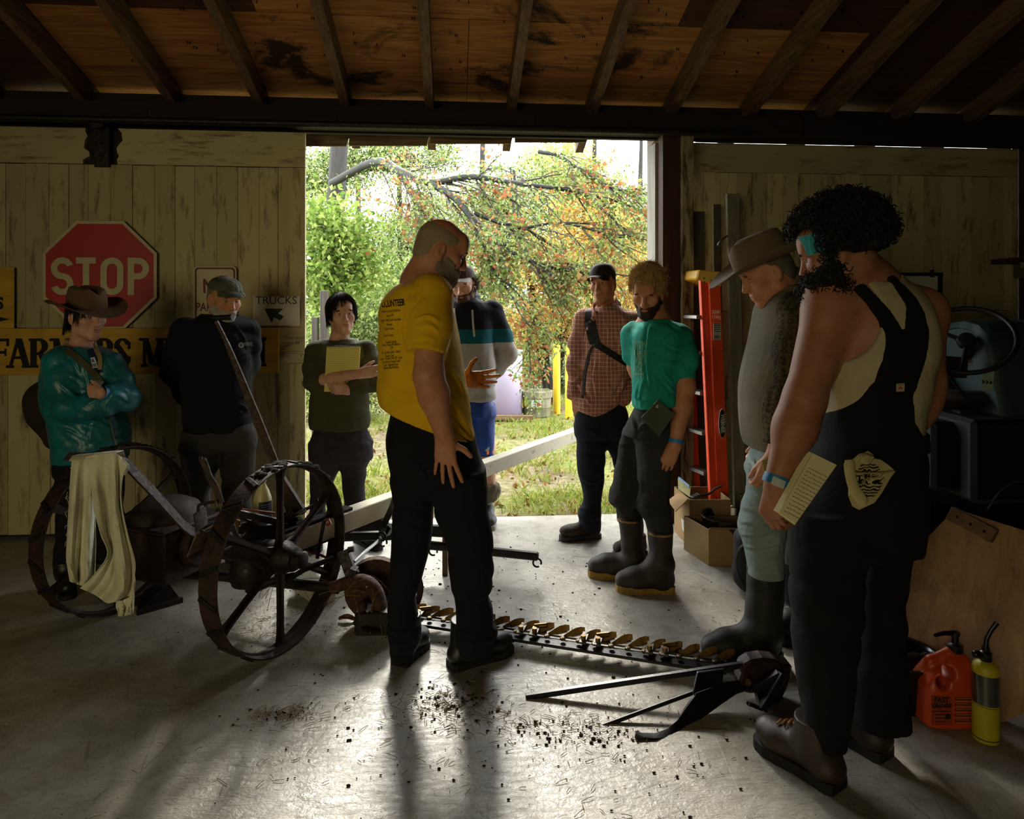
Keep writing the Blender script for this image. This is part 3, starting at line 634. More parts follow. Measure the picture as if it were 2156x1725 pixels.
        for ax in range(3):
            u, w = (ax+1) % 3, (ax+2) % 3; a = [slice(None)]*3; b = [slice(None)]*3; a[ax] = slice(0, -1); b[ax] = slice(1, None)
            A, B = I[tuple(a)], I[tuple(b)]; e = np.argwhere(A != B); e = e[(e[:, u] > 0) & (e[:, w] > 0) & (e[:, u] < n[u]) & (e[:, w] < n[w])]
            if not len(e): continue
            def cell(du, dw):
                q = e.copy(); q[:, u] += du; q[:, w] += dw; return idx[q[:, 0], q[:, 1], q[:, 2]]
            Q = np.stack([cell(-1, -1), cell(0, -1), cell(0, 0), cell(-1, 0)], 1); fl = ~A[e[:, 0], e[:, 1], e[:, 2]]; Q[fl] = Q[fl][:, ::-1]; Fs.append(Q)
        Q = np.concatenate(Fs)
        for _ in range(smooth):
            S = np.zeros_like(V); C = np.zeros(len(V))
            for i in range(4):
                np.add.at(S, Q[:, i], V[Q[:, (i+1) % 4]]+V[Q[:, (i-1) % 4]]); np.add.at(C, Q[:, i], 2)
            V = V*.45+.55*S/np.maximum(C, 1)[:, None]
        V = V-np.array(shift); me = bpy.data.meshes.new(name); me.vertices.add(len(V)); me.vertices.foreach_set('co', V.astype(np.float32).ravel())
        me.loops.add(4*len(Q)); me.loops.foreach_set('vertex_index', Q.astype(np.int32).ravel()); me.polygons.add(len(Q)); me.polygons.foreach_set('loop_start', (np.arange(len(Q))*4).astype(np.int32))
        me.update(calc_edges=True); me.polygons.foreach_set('use_smooth', [True]*len(Q)); return me
def spl(A, t):
    i = min(int(t), len(A)-2); u = t-i; p0 = A[max(i-1, 0)]; p1, p2 = A[i], A[i+1]; p3 = A[min(i+2, len(A)-1)]
    m1, m2 = (p2-p0)/2, (p3-p1)/2; r = (2*u**3-3*u**2+1)*p1+(u**3-2*u**2+u)*m1+(-2*u**3+3*u**2)*p2+(u**3-u**2)*m2; r[0] = p1[0]+(p2[0]-p1[0])*u; return r
def fld(pts, pad, h):
    P = np.array([tuple(p) for p in pts]); return Field(P.min(0)-pad, P.max(0)+pad, h)
def rows_px(rows, Y, depth, cyo=0.0):
    """silhouette rows (py, left px, right px[, depth, y offset]) at distance Y -> loft rows"""
    out = []
    for r in rows:
        py, a, b = r[:3]; dep = r[3] if len(r) > 3 else depth; oy = r[4] if len(r) > 4 else 0
        c = at((a+b)/2, py, Y+oy); out.append((c.z, c.x, c.y+cyo, (b-a)/2*(Y+oy)/F, dep))
    return out
# ------------------------------------------------------------------ heads and hands
def head_axes(yaw, pitch=0, roll=0):
    """yaw 0 looks at the camera, 90 to the right of the view, 180 away; pitch > 0 looks down"""
    f = Vector((math.sin(R(yaw)), -math.cos(R(yaw)), 0)); up = Vector((0, 0, 1)); rt = f.cross(up)
    q = Matrix.Rotation(-R(pitch), 3, rt); f, up = q @ f, q @ up; q = Matrix.Rotation(R(roll), 3, f); rt, up = q @ rt, q @ up
    return np.array([[rt[i], f[i], up[i]] for i in range(3)])
class Head:
    def __init__(s, c, yaw, pitch=0, roll=0, k=1.0, slim=1.0):
        s.c = np.array(tuple(c)); s.A = head_axes(yaw, pitch, roll); s.k = k; s.w = slim
    def p(s, x, y, z): return s.c+s.A @ (np.array((x*s.w, y, z))*s.k)
    def M(s, x=0, y=0, z=0):
        M = Matrix.Identity(4)
        for i in range(3):
            for j in range(3): M[i][j] = s.A[i, j]*s.k
        M.translation = Vector(s.p(x, y, z)); return M
    def put(s, fd, neck, nr=.056, jaw=1.0, nose=1.0):
        k, p = s.k, s.p; w = s.w
        def E(c, r, kk=.015, sub=False): fd.ell(p(*c), np.array((r[0]*w, r[1], r[2]))*k, s.A, kk*k, sub)
        def C(a, b, ra, rb, kk=.012, sub=False): fd.cone(p(*a), p(*b), ra*k, rb*k, kk*k, sub)
        E((0, -.012, .042), (.076, .098, .088)); E((0, .028, -.022), (.062, .066, .085), .03)
        for sx in (-1, 1):
            C((sx*.050*jaw, -.005, -.058), (sx*.012, .068, -.094), .022, .020, .02); E((sx*.042, .062, -.014), (.024, .022, .022), .022)
        E((0, .070, -.097), (.024, .020, .019), .018)
        C((-.034, .083, .030), (.034, .083, .030), .0125, .0125, .016); E((0, .070, .062), (.05, .03, .04), .03)
        for sx in (-1, 1): E((sx*.031, .100, .010), (.016, .015, .011), .014, True)
        C((0, .092, .020), (0, .109*1, -.022), .0085, .0125*nose, .010); E((0, .110, -.026), (.0125*nose, .012*nose, .0105), .008)
        for sx in (-1, 1): E((sx*.013, .099, -.030), (.0085, .010, .008), .006)
        E((0, .086, -.060), (.027, .016, .020), .014); C((-.018, .093, -.055), (.018, .093, -.055), .0055, .0055, .006); C((-.015, .092, -.066), (.015, .092, -.066), .006, .006, .006)
        C((-.020, .103, -.0605), (.020, .103, -.0605), .0035, .0035, .004, True)
        for sx in (-1, 1):
            E((sx*.076, -.010, -.002), (.011, .021, .033), .008); E((sx*.086, -.004, .004), (.007, .011, .019), .006, True); E((sx*.074, -.002, -.030), (.008, .010, .010), .006)
        fd.cone(p(0, -.022, -.045), tuple(neck), nr*1.0*k, nr*1.08*k, .03*k); fd.cone(p(0, -.03, -.01), tuple(neck), nr*.9*k, nr*1.05*k, .03*k)
    def eyes(s, par, sh, iris='3a2a1c', lid=.35, brow='2a1c12', lips='8a4a3a', skinm=None, brow_w=.0042):
        T = Matrix.Translation(-Vector(sh))
        for sx in (-1, 1):
            mb = MB(); mb.ball((0, 0, 0), (.0115, .006, .0066), 14); mb.ball((0, .0042, 0), (.0055, .0028, .0055), 10, 1)
            mb.build('eye', [flat('eye_white', 'a99c8c', .35), flat('iris_'+iris, iris, .3)], par, True, T @ s.M(sx*.031, .0835, .010))
            mb = MB(); mb.tube(spline([(-.017*sx*-1, 0, -.002), (0, .004, .004), (.020*sx*-1, -.010, 0)], 8), [.002, .0055*brow_w/.0042, .0055*brow_w/.0042, .005, .004, .0035, .003, .0015], 6, flat=.8)
            mb.build('eyebrow', flat('hair_'+brow, brow, .8, var=.3, scale=200), par, True, T @ s.M(sx*.031, .0935, .029))
            if lid > 0:
                mb = MB(); mb.ball((0, .0008, .0066*(1-lid)), (.0125, .0068, .0066*(.35+lid*.7)), 12); mb.build('eyelid', skinm, par, True, T @ s.M(sx*.031, .0838, .010))
        if lips:
            mb = MB(); mb.ball((0, 0, .0045), (.0205, .0055, .0048), 12); mb.ball((0, -.001, -.0055), (.0175, .0058, .0052), 12)
            mb.build('lips', flat('lips_'+lips, lips, .5), par, True, T @ s.M(0, .0965, -.0600))
def hand(fd, wrist, dirn, palm_n, side, k=1.0, curl=(20, 22, 24, 28), thumb=(40, 25), spread=6, bend2=1.1):
    """wrist point, pointing direction, direction the palm faces, side=+1 if the thumb is towards dirn x palm_n"""
    d = np.array(dirn, float); d /= np.linalg.norm(d); n = np.array(palm_n, float); n -= d*(n@d); n /= np.linalg.norm(n); t = np.cross(d, n)*side; w = np.array(tuple(wrist), float)
    P = lambda a, b, c: w+(d*a+t*b+n*c)*k
    offs = (.029, .010, -.010, -.028); kn = (.088, .092, .087, .078); seg = ((.044, .026, .021), (.049, .030, .023), (.045, .027, .022), (.034, .021, .019)); rr = (.0098, .0100, .0094, .0082)
    tips = []
    for i in range(4):
        b = P(kn[i], offs[i], -.004); fd.cone(P(0, offs[i]*.62, 0), b, .0155*k, .0125*k, .014*k)
        a = R(spread*(offs[i]/.02)); dd = d*math.cos(a)+t*math.sin(a); c = 0; q = b
        for j in range(3):
            c += R(curl[i])*(1, bend2, .75)[j]; v = dd*math.cos(c)+n*math.sin(c); e = q+v*seg[i][j]*k; fd.cone(q, e, rr[i]*(1-.09*j)*k, rr[i]*(1-.09*(j+1))*k, .004*k); q = e
        tips.append(q)
    fd.cone(P(.0, .0, .002), P(.05, .0, .006), .022*k, .020*k, .016*k, fl=(n, .8)); fd.cone(P(.015, .018, .006), P(.045, .034, .014), .017*k, .013*k, .012*k)
    a, c = R(thumb[0]), R(thumb[1]); v = d*math.cos(a)+t*math.sin(a)*math.cos(c)+n*math.sin(a)*math.sin(c); q = P(.040, .034, .012); e = q+v*.042*k; fd.cone(q, e, .0125*k, .0108*k, .008*k)
    v2 = v*.88+d*.42; v2 /= np.linalg.norm(v2); fd.cone(e, e+v2*.030*k, .0106*k, .0085*k, .004*k)
    return tips
class Person:
    def __init__(s, label, base, group=None):
        s.b = Vector((base[0], base[1], 0)); s.o = empty('person', s.b, label, 'person', group)
    def add(s, name, fd, mat, smooth=1, label=None):
        o = link(name, fd.mesh(smooth, name, s.b), mat, s.o)
        if label: o['label'] = label
        return o
    def mb(s, name, mb, mat, smooth=True, label=None, bevel=0, par=None):
        """parts given in scene coordinates"""
        mb.v = [tuple(Vector(v)-s.b) for v in mb.v]; o = mb.build(name, mat, par or s.o, smooth, None, bevel)
        if label: o['label'] = label
        return o
def arm(fd, sh, el, wr, r=(.056, .046, .040, .029), k=.03, shr=None):
    sh, el, wr = (np.array(tuple(q), float) for q in (sh, el, wr)); u = (wr-el)
    fd.cone(sh, el, r[0], r[1], k); fd.cone(el, el+u*.35, r[1], r[2]*1.08, k*.7); fd.cone(el+u*.3, wr, r[2]*1.08, r[3], k*.7)
def leg_rows(rows, Y, dep=None):
    out = []
    for r in rows:
        py, a, b = r[:3]; oy = r[3] if len(r) > 3 else 0; rx = (b-a)/2*(Y+oy)/F; c = at((a+b)/2, py, Y+oy); out.append((c.z, c.x, c.y, rx, dep if dep else rx*1.05))
    return out
def slim(rows, d):
    return [(r[0], r[1], r[2], max(.02, r[3]-d), max(.02, r[4]-d)) for r in rows]
def boot(toe, heel, ank, w, top=None, topr=.055, sole=.03, toe_h=.06, kk=.03, h=.006, lift=0.0):
    """a shoe or boot as a field: toe and heel on the floor, shaft rising to top"""
    toe, heel, ank = (np.array(tuple(q), float) for q in (toe, heel, ank)); pts = [toe, heel, ank]+([np.array(tuple(top))] if top is not None else [])
    fd = fld(pts, .13, h); d = toe-heel; L = np.linalg.norm(d); u = d/L; sd = np.array((u[1], -u[0], 0)); sd /= np.linalg.norm(sd)
    up = np.array((0, 0, 1.0)); hw = w
    ball = heel+d*.72
    fd.cone(heel+u*.035+up*(sole+.030), ball+up*(sole+.026), hw*.80, hw*.95, kk, fl=(up, .8)); fd.cone(ball+up*(sole+.026), toe-u*hw*.8+up*(sole+toe_h*.45), hw*.95, hw*.78, kk, fl=(up, toe_h*.6/hw))
    fd.cone(heel+u*.045+up*(sole+.02), ank, hw*.88, topr*.98, kk); fd.cone(ank, heel+d*.60+up*(sole+.035), topr*.85, hw*.55, kk)
    if top is not None: fd.cone(ank, top, topr, topr*1.18, kk)
    fd.cut((heel+toe)/2+up*sole*.35, -up)
    if top is not None: fd.cut(top, np.array(tuple(top))-ank)
    return fd, u, sd
def sole_mb(toe, heel, w, t, heelh=0.0, tread=0):
    toe, heel = Vector(toe), Vector(heel); u = (toe-heel); L = u.length; u.normalize(); sd = Vector((u.y, -u.x, 0)).normalized(); up = sd.cross(u).normalized()
    if up.z < 0: up = -up
    prof = [(-.004, .55), (.0, .72), (.06, .88), (.25, .84), (.45, .84), (.65, 1.0), (.8, 1.02), (.92, .82), (.98, .55), (1.0, .25)]
    L2 = [heel+u*L*a+sd*w*b for a, b in prof]+[heel+u*L*a-sd*w*b for a, b in reversed(prof)]; n = len(L2); mb = MB()
    mb.add([p for p in L2]+[p+up*t for p in L2], [tuple(range(n-1, -1, -1)), tuple(range(n, 2*n))]+[(i, (i+1) % n, n+(i+1) % n, n+i) for i in range(n)]); return mb
def strands(mb, pts, dirs, length, rad, rnd, curl=0.0, turns=1.0, seg=6, n=3, grav=.0, wob=.2):
    for p, d in zip(pts, dirs):
        d = Vector(d).normalized(); x, _, z = frame(d); L = length*rnd.uniform(.6, 1.3); ph = rnd.uniform(0, 6.28); q = []; tt = turns*rnd.uniform(.7, 1.3)*rnd.choice((-1, 1)); dv = Vector((rnd.uniform(-1, 1), rnd.uniform(-1, 1), rnd.uniform(-1, 1)))*wob
        for i in range(seg+1):
            t = i/seg; a = ph+tt*2*PI*t; c = curl*min(1, t*2.5)
            q.append(Vector(p)+(d+dv*t)*L*t+(x*(math.cos(a)-math.cos(ph)*(1-min(1, t*2.5)))+z*(math.sin(a)-math.sin(ph)*(1-min(1, t*2.5))))*c+Vector((0, 0, -grav*L*t*t)))
        mb.tube(q, [rad*(1-.55*i/seg) for i in range(seg+1)], n, cap=False)
def surf_pts(me, n, rnd, cond=None):
    """random points and normals on a mesh"""
    out = []; P = me.polygons; tries = 0
    while len(out) < n and tries < n*30:
        tries += 1; f = P[rnd.randrange(len(P))]; c = Vector(f.center); nn = Vector(f.normal)
        if cond is None or cond(c, nn): out.append((c, nn))
    return out
def drape(name, me, target, org, mat, parent=None, lift=.002):
    """lays a flat mesh onto a surface, projected from the point org; what misses the surface is dropped"""
    bv = BVHTree.FromPolygons([tuple(v.co) for v in target.vertices], [tuple(p.vertices) for p in target.polygons]); org = Vector(org); miss = set()
    for v in me.vertices:
        d = (v.co-org).normalized(); hit = bv.ray_cast(org, d)
        if hit[0] is not None: v.co = hit[0]-d*lift
        else: miss.add(v.index)
    if miss:
        bm = bmesh.new(); bm.from_mesh(me); bm.verts.ensure_lookup_table(); bmesh.ops.delete(bm, geom=[bm.verts[i] for i in miss], context='VERTS'); bm.to_mesh(me); bm.free()
    me.update(); return link(name, me, mat, parent)
def fine(me, cut):
    bm = bmesh.new(); bm.from_mesh(me); bmesh.ops.triangulate(bm, faces=bm.faces)
    for _ in range(6):
        e = [e for e in bm.edges if e.calc_length() > cut]
        if not e: break
        bmesh.ops.subdivide_edges(bm, edges=e, cuts=1); bmesh.ops.triangulate(bm, faces=bm.faces)
    bm.to_mesh(me); bm.free(); return me
def band_on(target, path, width, mat, name, parent, direction, lift=.004, n=24, t=.003):
    """a strap: a strip along a path laid onto a surface"""
    p = spline(path, n); rows = []; org = Vector((0, 0, CH))-parent.location
    d = Vector(direction).normalized()
    for i, q in enumerate(p):
        tg = (p[min(i+1, n-1)]-p[max(i-1, 0)]).normalized(); s_ = tg.cross(d).normalized(); rows.append([q-s_*width/2, q-s_*width*.17, q+s_*width*.17, q+s_*width/2])
    bv = BVHTree.FromPolygons([tuple(v.co) for v in target.vertices], [tuple(f.vertices) for f in target.polygons]); R2 = []
    for r in rows:
        rr2 = []
        for q in r:
            dd = (q-org).normalized(); h = bv.ray_cast(org, dd); rr2.append((h[0]-dd*lift) if h[0] is not None else None)
        if all(x is not None for x in rr2): R2.append(rr2)
    return MB().grid(R2, t).build(name, mat, parent, True)
def hat(par, sh, H, mat, crown_h=.105, rx=.083, ry=.103, brim=.105, up=.03, band=None, z0=.062, back=-.002, pinch=.022, droop=0.0, tilt=0):
    """felt hat with a creased crown and a rolled brim, on a head"""
    rx, ry, back = (rx+.006)*H.w, ry+.010, -.002; T = Matrix.Translation(-Vector(sh)) @ H.M(0, back, z0) @ Matrix.Rotation(R(tilt), 4, 'X'); n = 40; rows = []
    for i, (f, z) in enumerate(((1.0, 0), (1.0, .02), (.985, .05), (.95, .078), (.88, .097), (.72, .104), (.45, .100), (.2, .094), (.02, .092))):
        rw = []
        for j in range(n+1):
            a = 2*PI*j/n; x, y = math.cos(a)*rx*f, math.sin(a)*ry*f; zz = z*crown_h/.104
            tz = z/.104; pin = pinch*math.exp(-((abs(math.cos(a))-.75)/.28)**2)*(1 if math.sin(a) > 0 else 0)*max(0, tz-.3)*1.2
            x *= 1-pin*6; zz -= max(0, tz-.75)*.12*math.exp(-(x/.018)**2)*(1 if y > -.07 else .4)
            rw.append((x, y, zz))
        rows.append(rw)
    br = []
    for i in range(9):
        t = i/8; rw = []
        for j in range(n+1):
            a = 2*PI*j/n; c, s_ = math.cos(a), math.sin(a); ex = brim*(1 if abs(s_) < .1 else 1+.12*abs(s_)); x, y = c*(rx+ex*t*(.92+.0*c)), s_*(ry+ex*t)
            z = up*(abs(c)**2.2)*t**2.2*1.6-droop*abs(s_)**1.5*t**1.3-.006*t
            rw.append((x, y, z))
        br.append(rw)
    mb = MB(); mb.grid(rows[::-1]+br, .0028); o = mb.build('hat', mat, par, True, T)
    if band: 
        mb = MB(); mb.grid([[(math.cos(2*PI*j/n)*(rx+.0015), math.sin(2*PI*j/n)*(ry+.0015), z) for j in range(n+1)] for z in (.003, .020)], .002); mb.build('hat_band', band, o, True)
    return o
def cap(par, sh, H, mat, brimmat=None, h=.085, rx=.082, ry=.104, z0=.058, back=-.012, bl=.075, bw=.068, tilt=0, curve=.014, button=True, slouch=0):
    """baseball cap: panelled crown, curved peak"""
    rx, ry, back = (rx+.005)*H.w, ry+.009, -.003; T = Matrix.Translation(-Vector(sh)) @ H.M(0, back, z0) @ Matrix.Rotation(R(tilt), 4, 'X'); n = 36; rows = []
    for i in range(9):
        t = i/8; f = math.cos(t*PI/2)**.62 if t < 1 else .01; rows.append([(math.cos(2*PI*j/n)*rx*max(.01, f)*(1-.012*abs(math.cos(3*2*PI*j/n))), math.sin(2*PI*j/n)*ry*max(.01, f)+.0, h*math.sin(t*PI/2)+slouch*t*(1-t)*math.sin(2*PI*j/n*2)) for j in range(n+1)])
    o = MB().grid(rows, .0025).build('cap', mat, par, True, T)
    pk = []
    for i in range(7):
        t = i/6; rw = []
        for j in range(15):
            u = (j/14-.5)*2; a = PI/2+u*.95; x0, y0 = math.cos(a)*rx, math.sin(a)*ry; L = bl*(1-abs(u)**2.6)**.55 if abs(u) < 1 else 0
            x = x0*(1+.0*t)+math.copysign(1, x0)*0; rw.append((x*(1-.05*t), y0+L*t, .003-curve*1.2*u*u*t-.012*t*t))
        pk.append(rw)
    MB().grid(pk, .003).build('peak', brimmat or mat, o, True)
    if button: MB().ball((0, 0, h+.002), (.006, .006, .004), 8).build('button', brimmat or mat, o, True)
    return o
def short_hair(p, H, mat, t=.006, front=.055, low=-.05, seed=1, rough=.0025, h=.005, sideburn=True, name='hair', fr=130, top=None):
    """close hair: a shell over the skull, kept behind the hairline"""
    fd = fld([H.c], .19*H.k, h); w = H.w
    fd.ell(H.p(0, -.012, .042), np.array(((.076+t)*w, .098+t, .088+t))*H.k, H.A, 0); fd.ell(H.p(0, -.05, -.01), np.array(((.066+t)*w, .056+t, .07))*H.k, H.A, .02)
    fd.noise(rough, fr, seed); fd.cut(H.p(0, .0, front), H.A @ np.array((0, .80, -.60))); fd.cut(H.p(0, 0, low), H.A @ np.array((0, .1, -1)))
    if top: fd.cut(H.p(0, -.06, top), H.A @ np.array((0, .25, 1)))
    return p.add(name, fd, mat, 1)
def beard(p, H, mat, t=.012, seed=1, rough=.004, drop=.02, mous=True, h=.005, name='beard', fr=150, line=(.004, -.046)):
    """facial hair: the lower face swollen by t, kept under a line from the ear (line[0]) to under the nose (line[1])"""
    fd = fld([H.p(0, .03, -.06)], (.135+drop)*H.k, h); k = H.k; w = H.w
    def C(a, b, ra, rb, kk=.012): fd.cone(H.p(*a), H.p(*b), ra*k, rb*k, kk*k)
    def E(c, r, kk=.015, sub=False): fd.ell(H.p(*c), np.array((r[0]*w, r[1], r[2]))*k, H.A, kk*k, sub)
    E((0, .028, -.022), (.062+t*.7, .066+t*.6, .085+t)); 
    for sx in (-1, 1): C((sx*.052, -.004, -.056), (sx*.014, .068, -.094), .022+t, .020+t, .02); E((sx*.040, .062, -.020), (.024+t*.4, .022+t*.3, .020), .02)
    E((0, .070, -.097), (.024+t, .020+t, .019+t), .018); C((0, .074, -.094), (0, .068-drop*.25, -.10-drop), .022+t, .016+t*.9, .02); E((0, .086, -.062), (.029+t*.5, .016+t*.8, .022), .014)
    fd.noise(rough, fr, seed); fd.ell(H.p(0, .105, -.0605), np.array((.017, .03, .0075))*k, H.A, .004, True)
    n = np.array((0, line[0]-line[1], .1)); fd.cut(H.p(0, 0, line[0]), H.A @ n); fd.cut(H.p(0, -.012, 0), H.A @ np.array((0, -1, -.1)))
    for sx in (-1, 1): fd.ell(H.p(sx*.040, .085, -.028), np.array((.020, .026, .018))*k, H.A, .006, True)
    return p.add(name, fd, mat, 1)
def mop(p, H, mat, n, edge, r, th, seed, wave=0.0, start=.55, name='hair_strands', jit=.006, keep=None, front=PI):
    """strands combed from the crown down to edge(angle); angle 0 is the forehead"""
    rnd = random.Random(seed); mb = MB()
    for i in range(n):
        a = rnd.uniform(-front, front)
        if keep is not None and not keep(a, rnd): continue
        t1 = th*rnd.uniform(.45, 1.1); rx, ry, rz = (.077+t1)*H.w, .100+t1, .089+t1; ze = edge(a)+rnd.uniform(-jit, jit)*2; c = max(-1, min(1, (ze-.042)/rz)); te = math.acos(c) if ze > .042 else PI/2; ts = rnd.uniform(.0, start)*te; pts = []; ph = rnd.uniform(0, 6.28); da = rnd.uniform(-.16, .16)
        low = max(0, .042-ze); L = (te-ts)*.09+low
        for j in range(8):
            u = j/7*L; ang = ts+u/.09 if u < (te-ts)*.09 else te; zz = .042+rz*math.cos(ang) if ang < te or low == 0 else .042-(u-(te-ts)*.09); f = math.sin(min(ang, PI/2)); aa = a+da*j/7+wave*math.sin(ph+j*1.5)*8
            pts.append(Vector(H.p(math.sin(aa)*rx*f, math.cos(aa)*ry*f-.012-.25*max(0, -zz) if low and ang >= te else math.cos(aa)*ry*f-.012, zz+wave*math.cos(ph+j*1.7)*.4)))
        mb.tube(pts, [r, r, r, r, r*.95, r*.8, r*.6, r*.25], 3, cap=False)
    return p.mb(name, mb, mat)


def creases(o, c, curves, amp=.006, w=3.2):
    """presses single folds into cloth: a ridge with a hollow beside it along each curve (curves measured in an enlarged view)"""
    me = o.data; n = len(me.vertices); V = np.empty(n*3, np.float32); me.vertices.foreach_get('co', V); V = V.reshape(-1, 3).astype(float); N = np.empty(n*3, np.float32); me.vertices.foreach_get('normal', N); N = N.reshape(-1, 3).astype(float)
    Wp = V+np.array(o.parent.location); d = Wp-np.array((0, 0, CH)); px = CX+F*d[:, 0]/d[:, 1]; py = CY-F*d[:, 2]/d[:, 1]; face = np.clip(-(N*d).sum(1)/np.linalg.norm(d, axis=1)*2.5, 0, 1); off = np.zeros(n)
    for cv in curves:
        q = np.array([tuple(k)[:2] for k in spline([(*c(x, y), 0) for x, y in cv], 24)]); best = np.full(n, 1e9); sg = np.zeros(n); tt = np.zeros(n)
        for i in range(len(q)-1):
            a, b = q[i], q[i+1]; ab = b-a; t = np.clip(((px-a[0])*ab[0]+(py-a[1])*ab[1])/(ab@ab), 0, 1); ex, ey = px-a[0]-t*ab[0], py-a[1]-t*ab[1]; ds = np.hypot(ex, ey); m = ds < best; best[m] = ds[m]; sg[m] = np.sign(ab[0]*ey-ab[1]*ex)[m]; tt[m] = (i+t[m])/(len(q)-1)
        s_ = best*sg; off += (np.exp(-(s_/w)**2)-.75*np.exp(-((s_-1.7*w)/w)**2))*np.sin(np.pi*np.clip(tt*.9+.05, 0, 1))**.6*np.where(best < 5*w, 1, 0)
    V += N*(off*face*amp)[:, None]; me.vertices.foreach_set('co', V.astype(np.float32).ravel()); me.update()
# ------------------------------------------------------------------ people
def crop(x0, y0, s): return lambda x, y: (x0+x/s, y0+y/s)
def crows(c, rows):
    """rows measured in an enlarged view -> photograph pixels"""
    out = []
    for r in rows:
        a = c(r[1], r[0]); b = c(r[2], r[0]); out.append((a[1], a[0], b[0])+tuple(r[3:]))
    return out
def P3(c, x, y, Y): q = c(x, y); return at(q[0], q[1], Y)
def body_field(H, tor, pts, h): 
    P = [np.array(tuple(q)) for q in pts]+[H.c+np.array(d) for d in ((.16*H.k, .16*H.k, .19*H.k), (-.16*H.k, -.16*H.k, -.15*H.k))]
    if tor: P += [np.array((r[1]+sx*r[3], r[2]+sx*r[4], r[0])) for r in tor for sx in (-1, 1)]
    return fld(P, .10, h)
def trousers(p, mat, pelvis, legs, folds=(.007, 38), seed=1, h=.008, cuts=(), name='trousers', pw=2.15, kk=.035, label=None, smooth=1):
    A = [r for L in [pelvis]+legs for r in L]; fd = fld([(r[1]+sx*r[3], r[2]+sx*r[4], r[0]) for r in A for sx in (-1, 1)], .04, h); pelvis = pelvis if name == 'overalls' else slim(pelvis[:1], .03)+slim(pelvis[1:2], .012)+pelvis[2:]
    if pelvis: fd.loft(pelvis, .01, 2.3)
    for L in legs: fd.loft(L, kk, pw)
    fd.folds(folds[0], folds[1], seed, [(0, .2, 1), (.5, .1, 1), (-.5, .2, 1)])
    for c_ in cuts: fd.cut(*c_)
    return p.add(name, fd, mat, smooth, label)
def shirt(p, mat, rows, sleeves, neck=None, neck_r=.07, hem=None, folds=(.008, 36), seed=1, h=.008, name='shirt', pw=2.4, extra=None, kk=.04, label=None, fdirs=None, smooth=1):
    """rows: torso sections; sleeves: lists of (point, radius); neck=(point, normal) opens the collar"""
    pts = [(r[1]+sx*r[3], r[2]+sx*r[4], r[0]) for r in rows for sx in (-1, 1)]+[tuple(q[0]) for s_ in sleeves for q in s_]; fd = fld(pts, .12, h); fd.loft(rows, .01, pw)
    for s_ in sleeves:
        for i, ((a, ra), (b, rb)) in enumerate(zip(s_[:-1], s_[1:])): fd.cone(a, b, ra, rb, kk, False, None, i == len(s_)-2)
    if extra: extra(fd)
    fd.folds(folds[0], folds[1], seed, fdirs or [(.4, .2, 1), (-.5, .1, .8), (.9, .2, .4)])
    if neck is not None: fd.cone(neck[0], Vector(neck[0])+Vector(neck[1]).normalized()*.2, neck_r, neck_r*1.3, .01, True)
    if hem is not None: fd.cut(*hem)
    return p.add(name, fd, mat, smooth, label)
SK = skin('skin_fair', 'c69c84'); SKR = skin('skin_ruddy', 'b88262'); SKT = skin('skin_tan', 'b27c58'); SKB = skin('skin_brown', 'a27052')
def hairmat(n, c): return flat(n, c, .75, 0, .35, .35, 260)
def lace_mb(p0, p1, sd, n, w, r=.003):
    mb = MB()
    for i in range(n):
        t = i/(n-1); q = Vector(p0).lerp(Vector(p1), t); a, b = q-Vector(sd)*w, q+Vector(sd)*w; mb.tube(spline([a, q+Vector((0, 0, .006)), b], 6), r, 5); 
        if i < n-1: q2 = Vector(p0).lerp(Vector(p1), (i+1)/(n-1)); mb.tube([a, q2+Vector(sd)*w], r*.8, 4)
    return mb
# ================================================================== bald man in a yellow shirt
p = Person('bald bearded person in a yellow volunteer shirt standing beside the mower cutter bar', (-.33, 2.84)); c4 = crop(790, 460, 3.593); c5 = crop(790, 860, 3.026)
Yb = 2.84; H = Head(at(927, 532, Yb), 103, 20, 0, 1.04); HBALD = H
tor = rows_px(crows(c4, [(470, 240, 410, .12), (520, 165, 505, .20), (600, 90, 540, .225), (700, 50, 580, .23), (850, 42, 622, .225), (1000, 40, 645, .22), (1150, 36, 668, .215), (1300, 31, 692, .215), (1400, 45, 712, .21), (1500, 70, 722, .20), (1600, 90, 738, .195), (1720, 110, 752, .19)]), Yb, .2)
sh, el, wr = P3(c4, 420, 600, 2.67), P3(c4, 405, 1190, 2.60), at(935, 916, 2.62)
sh2, el2, wr2 = P3(c4, 400, 620, 3.03), at(905, 800, 3.12), at(966, 800, 3.10)
neck = P3(c4, 330, 480, Yb)
fd = body_field(H, slim(tor, .05)[:8], [sh, wr, wr+Vector((0, 0, -.22)), wr2+Vector((.22, 0, 0)), el2], .005); fd.loft(slim(tor[:8], .05), .02); H.put(fd, neck, .064)
fd.cone(neck, sh, .05, .06, .04); arm(fd, sh, el, wr, (.062, .057, .055, .034)); arm(fd, sh2, el2, wr2, (.05, .045, .042, .031))
hand(fd, wr, (.06, .02, -1), (.12, 1, 0), 1, 1.07, (5, 6, 8, 10), (58, 5), 11); hand(fd, wr2, (1, .1, .0), (.1, -1, .2), -1, 1.0, (14, 14, 16, 20), (65, 10), 6)
p.add('body', fd, SKR)
short_hair(p, H, hairmat('hair_grey_close', '8a7a5e'), .0014, -.012, -.055, 3, .0012, .0045, top=.098)
H.eyes(p.o, p.b, '3a2a1c', .55, '4a3c2a', '7a4434', SKR); beard(p, H, hairmat('beard_grizzled', '786c5a'), .007, 4, .0020, .010, True, .0045)
YEL = cloth('yellow_cotton', 'd4a614', .9, .10, wr=.35)
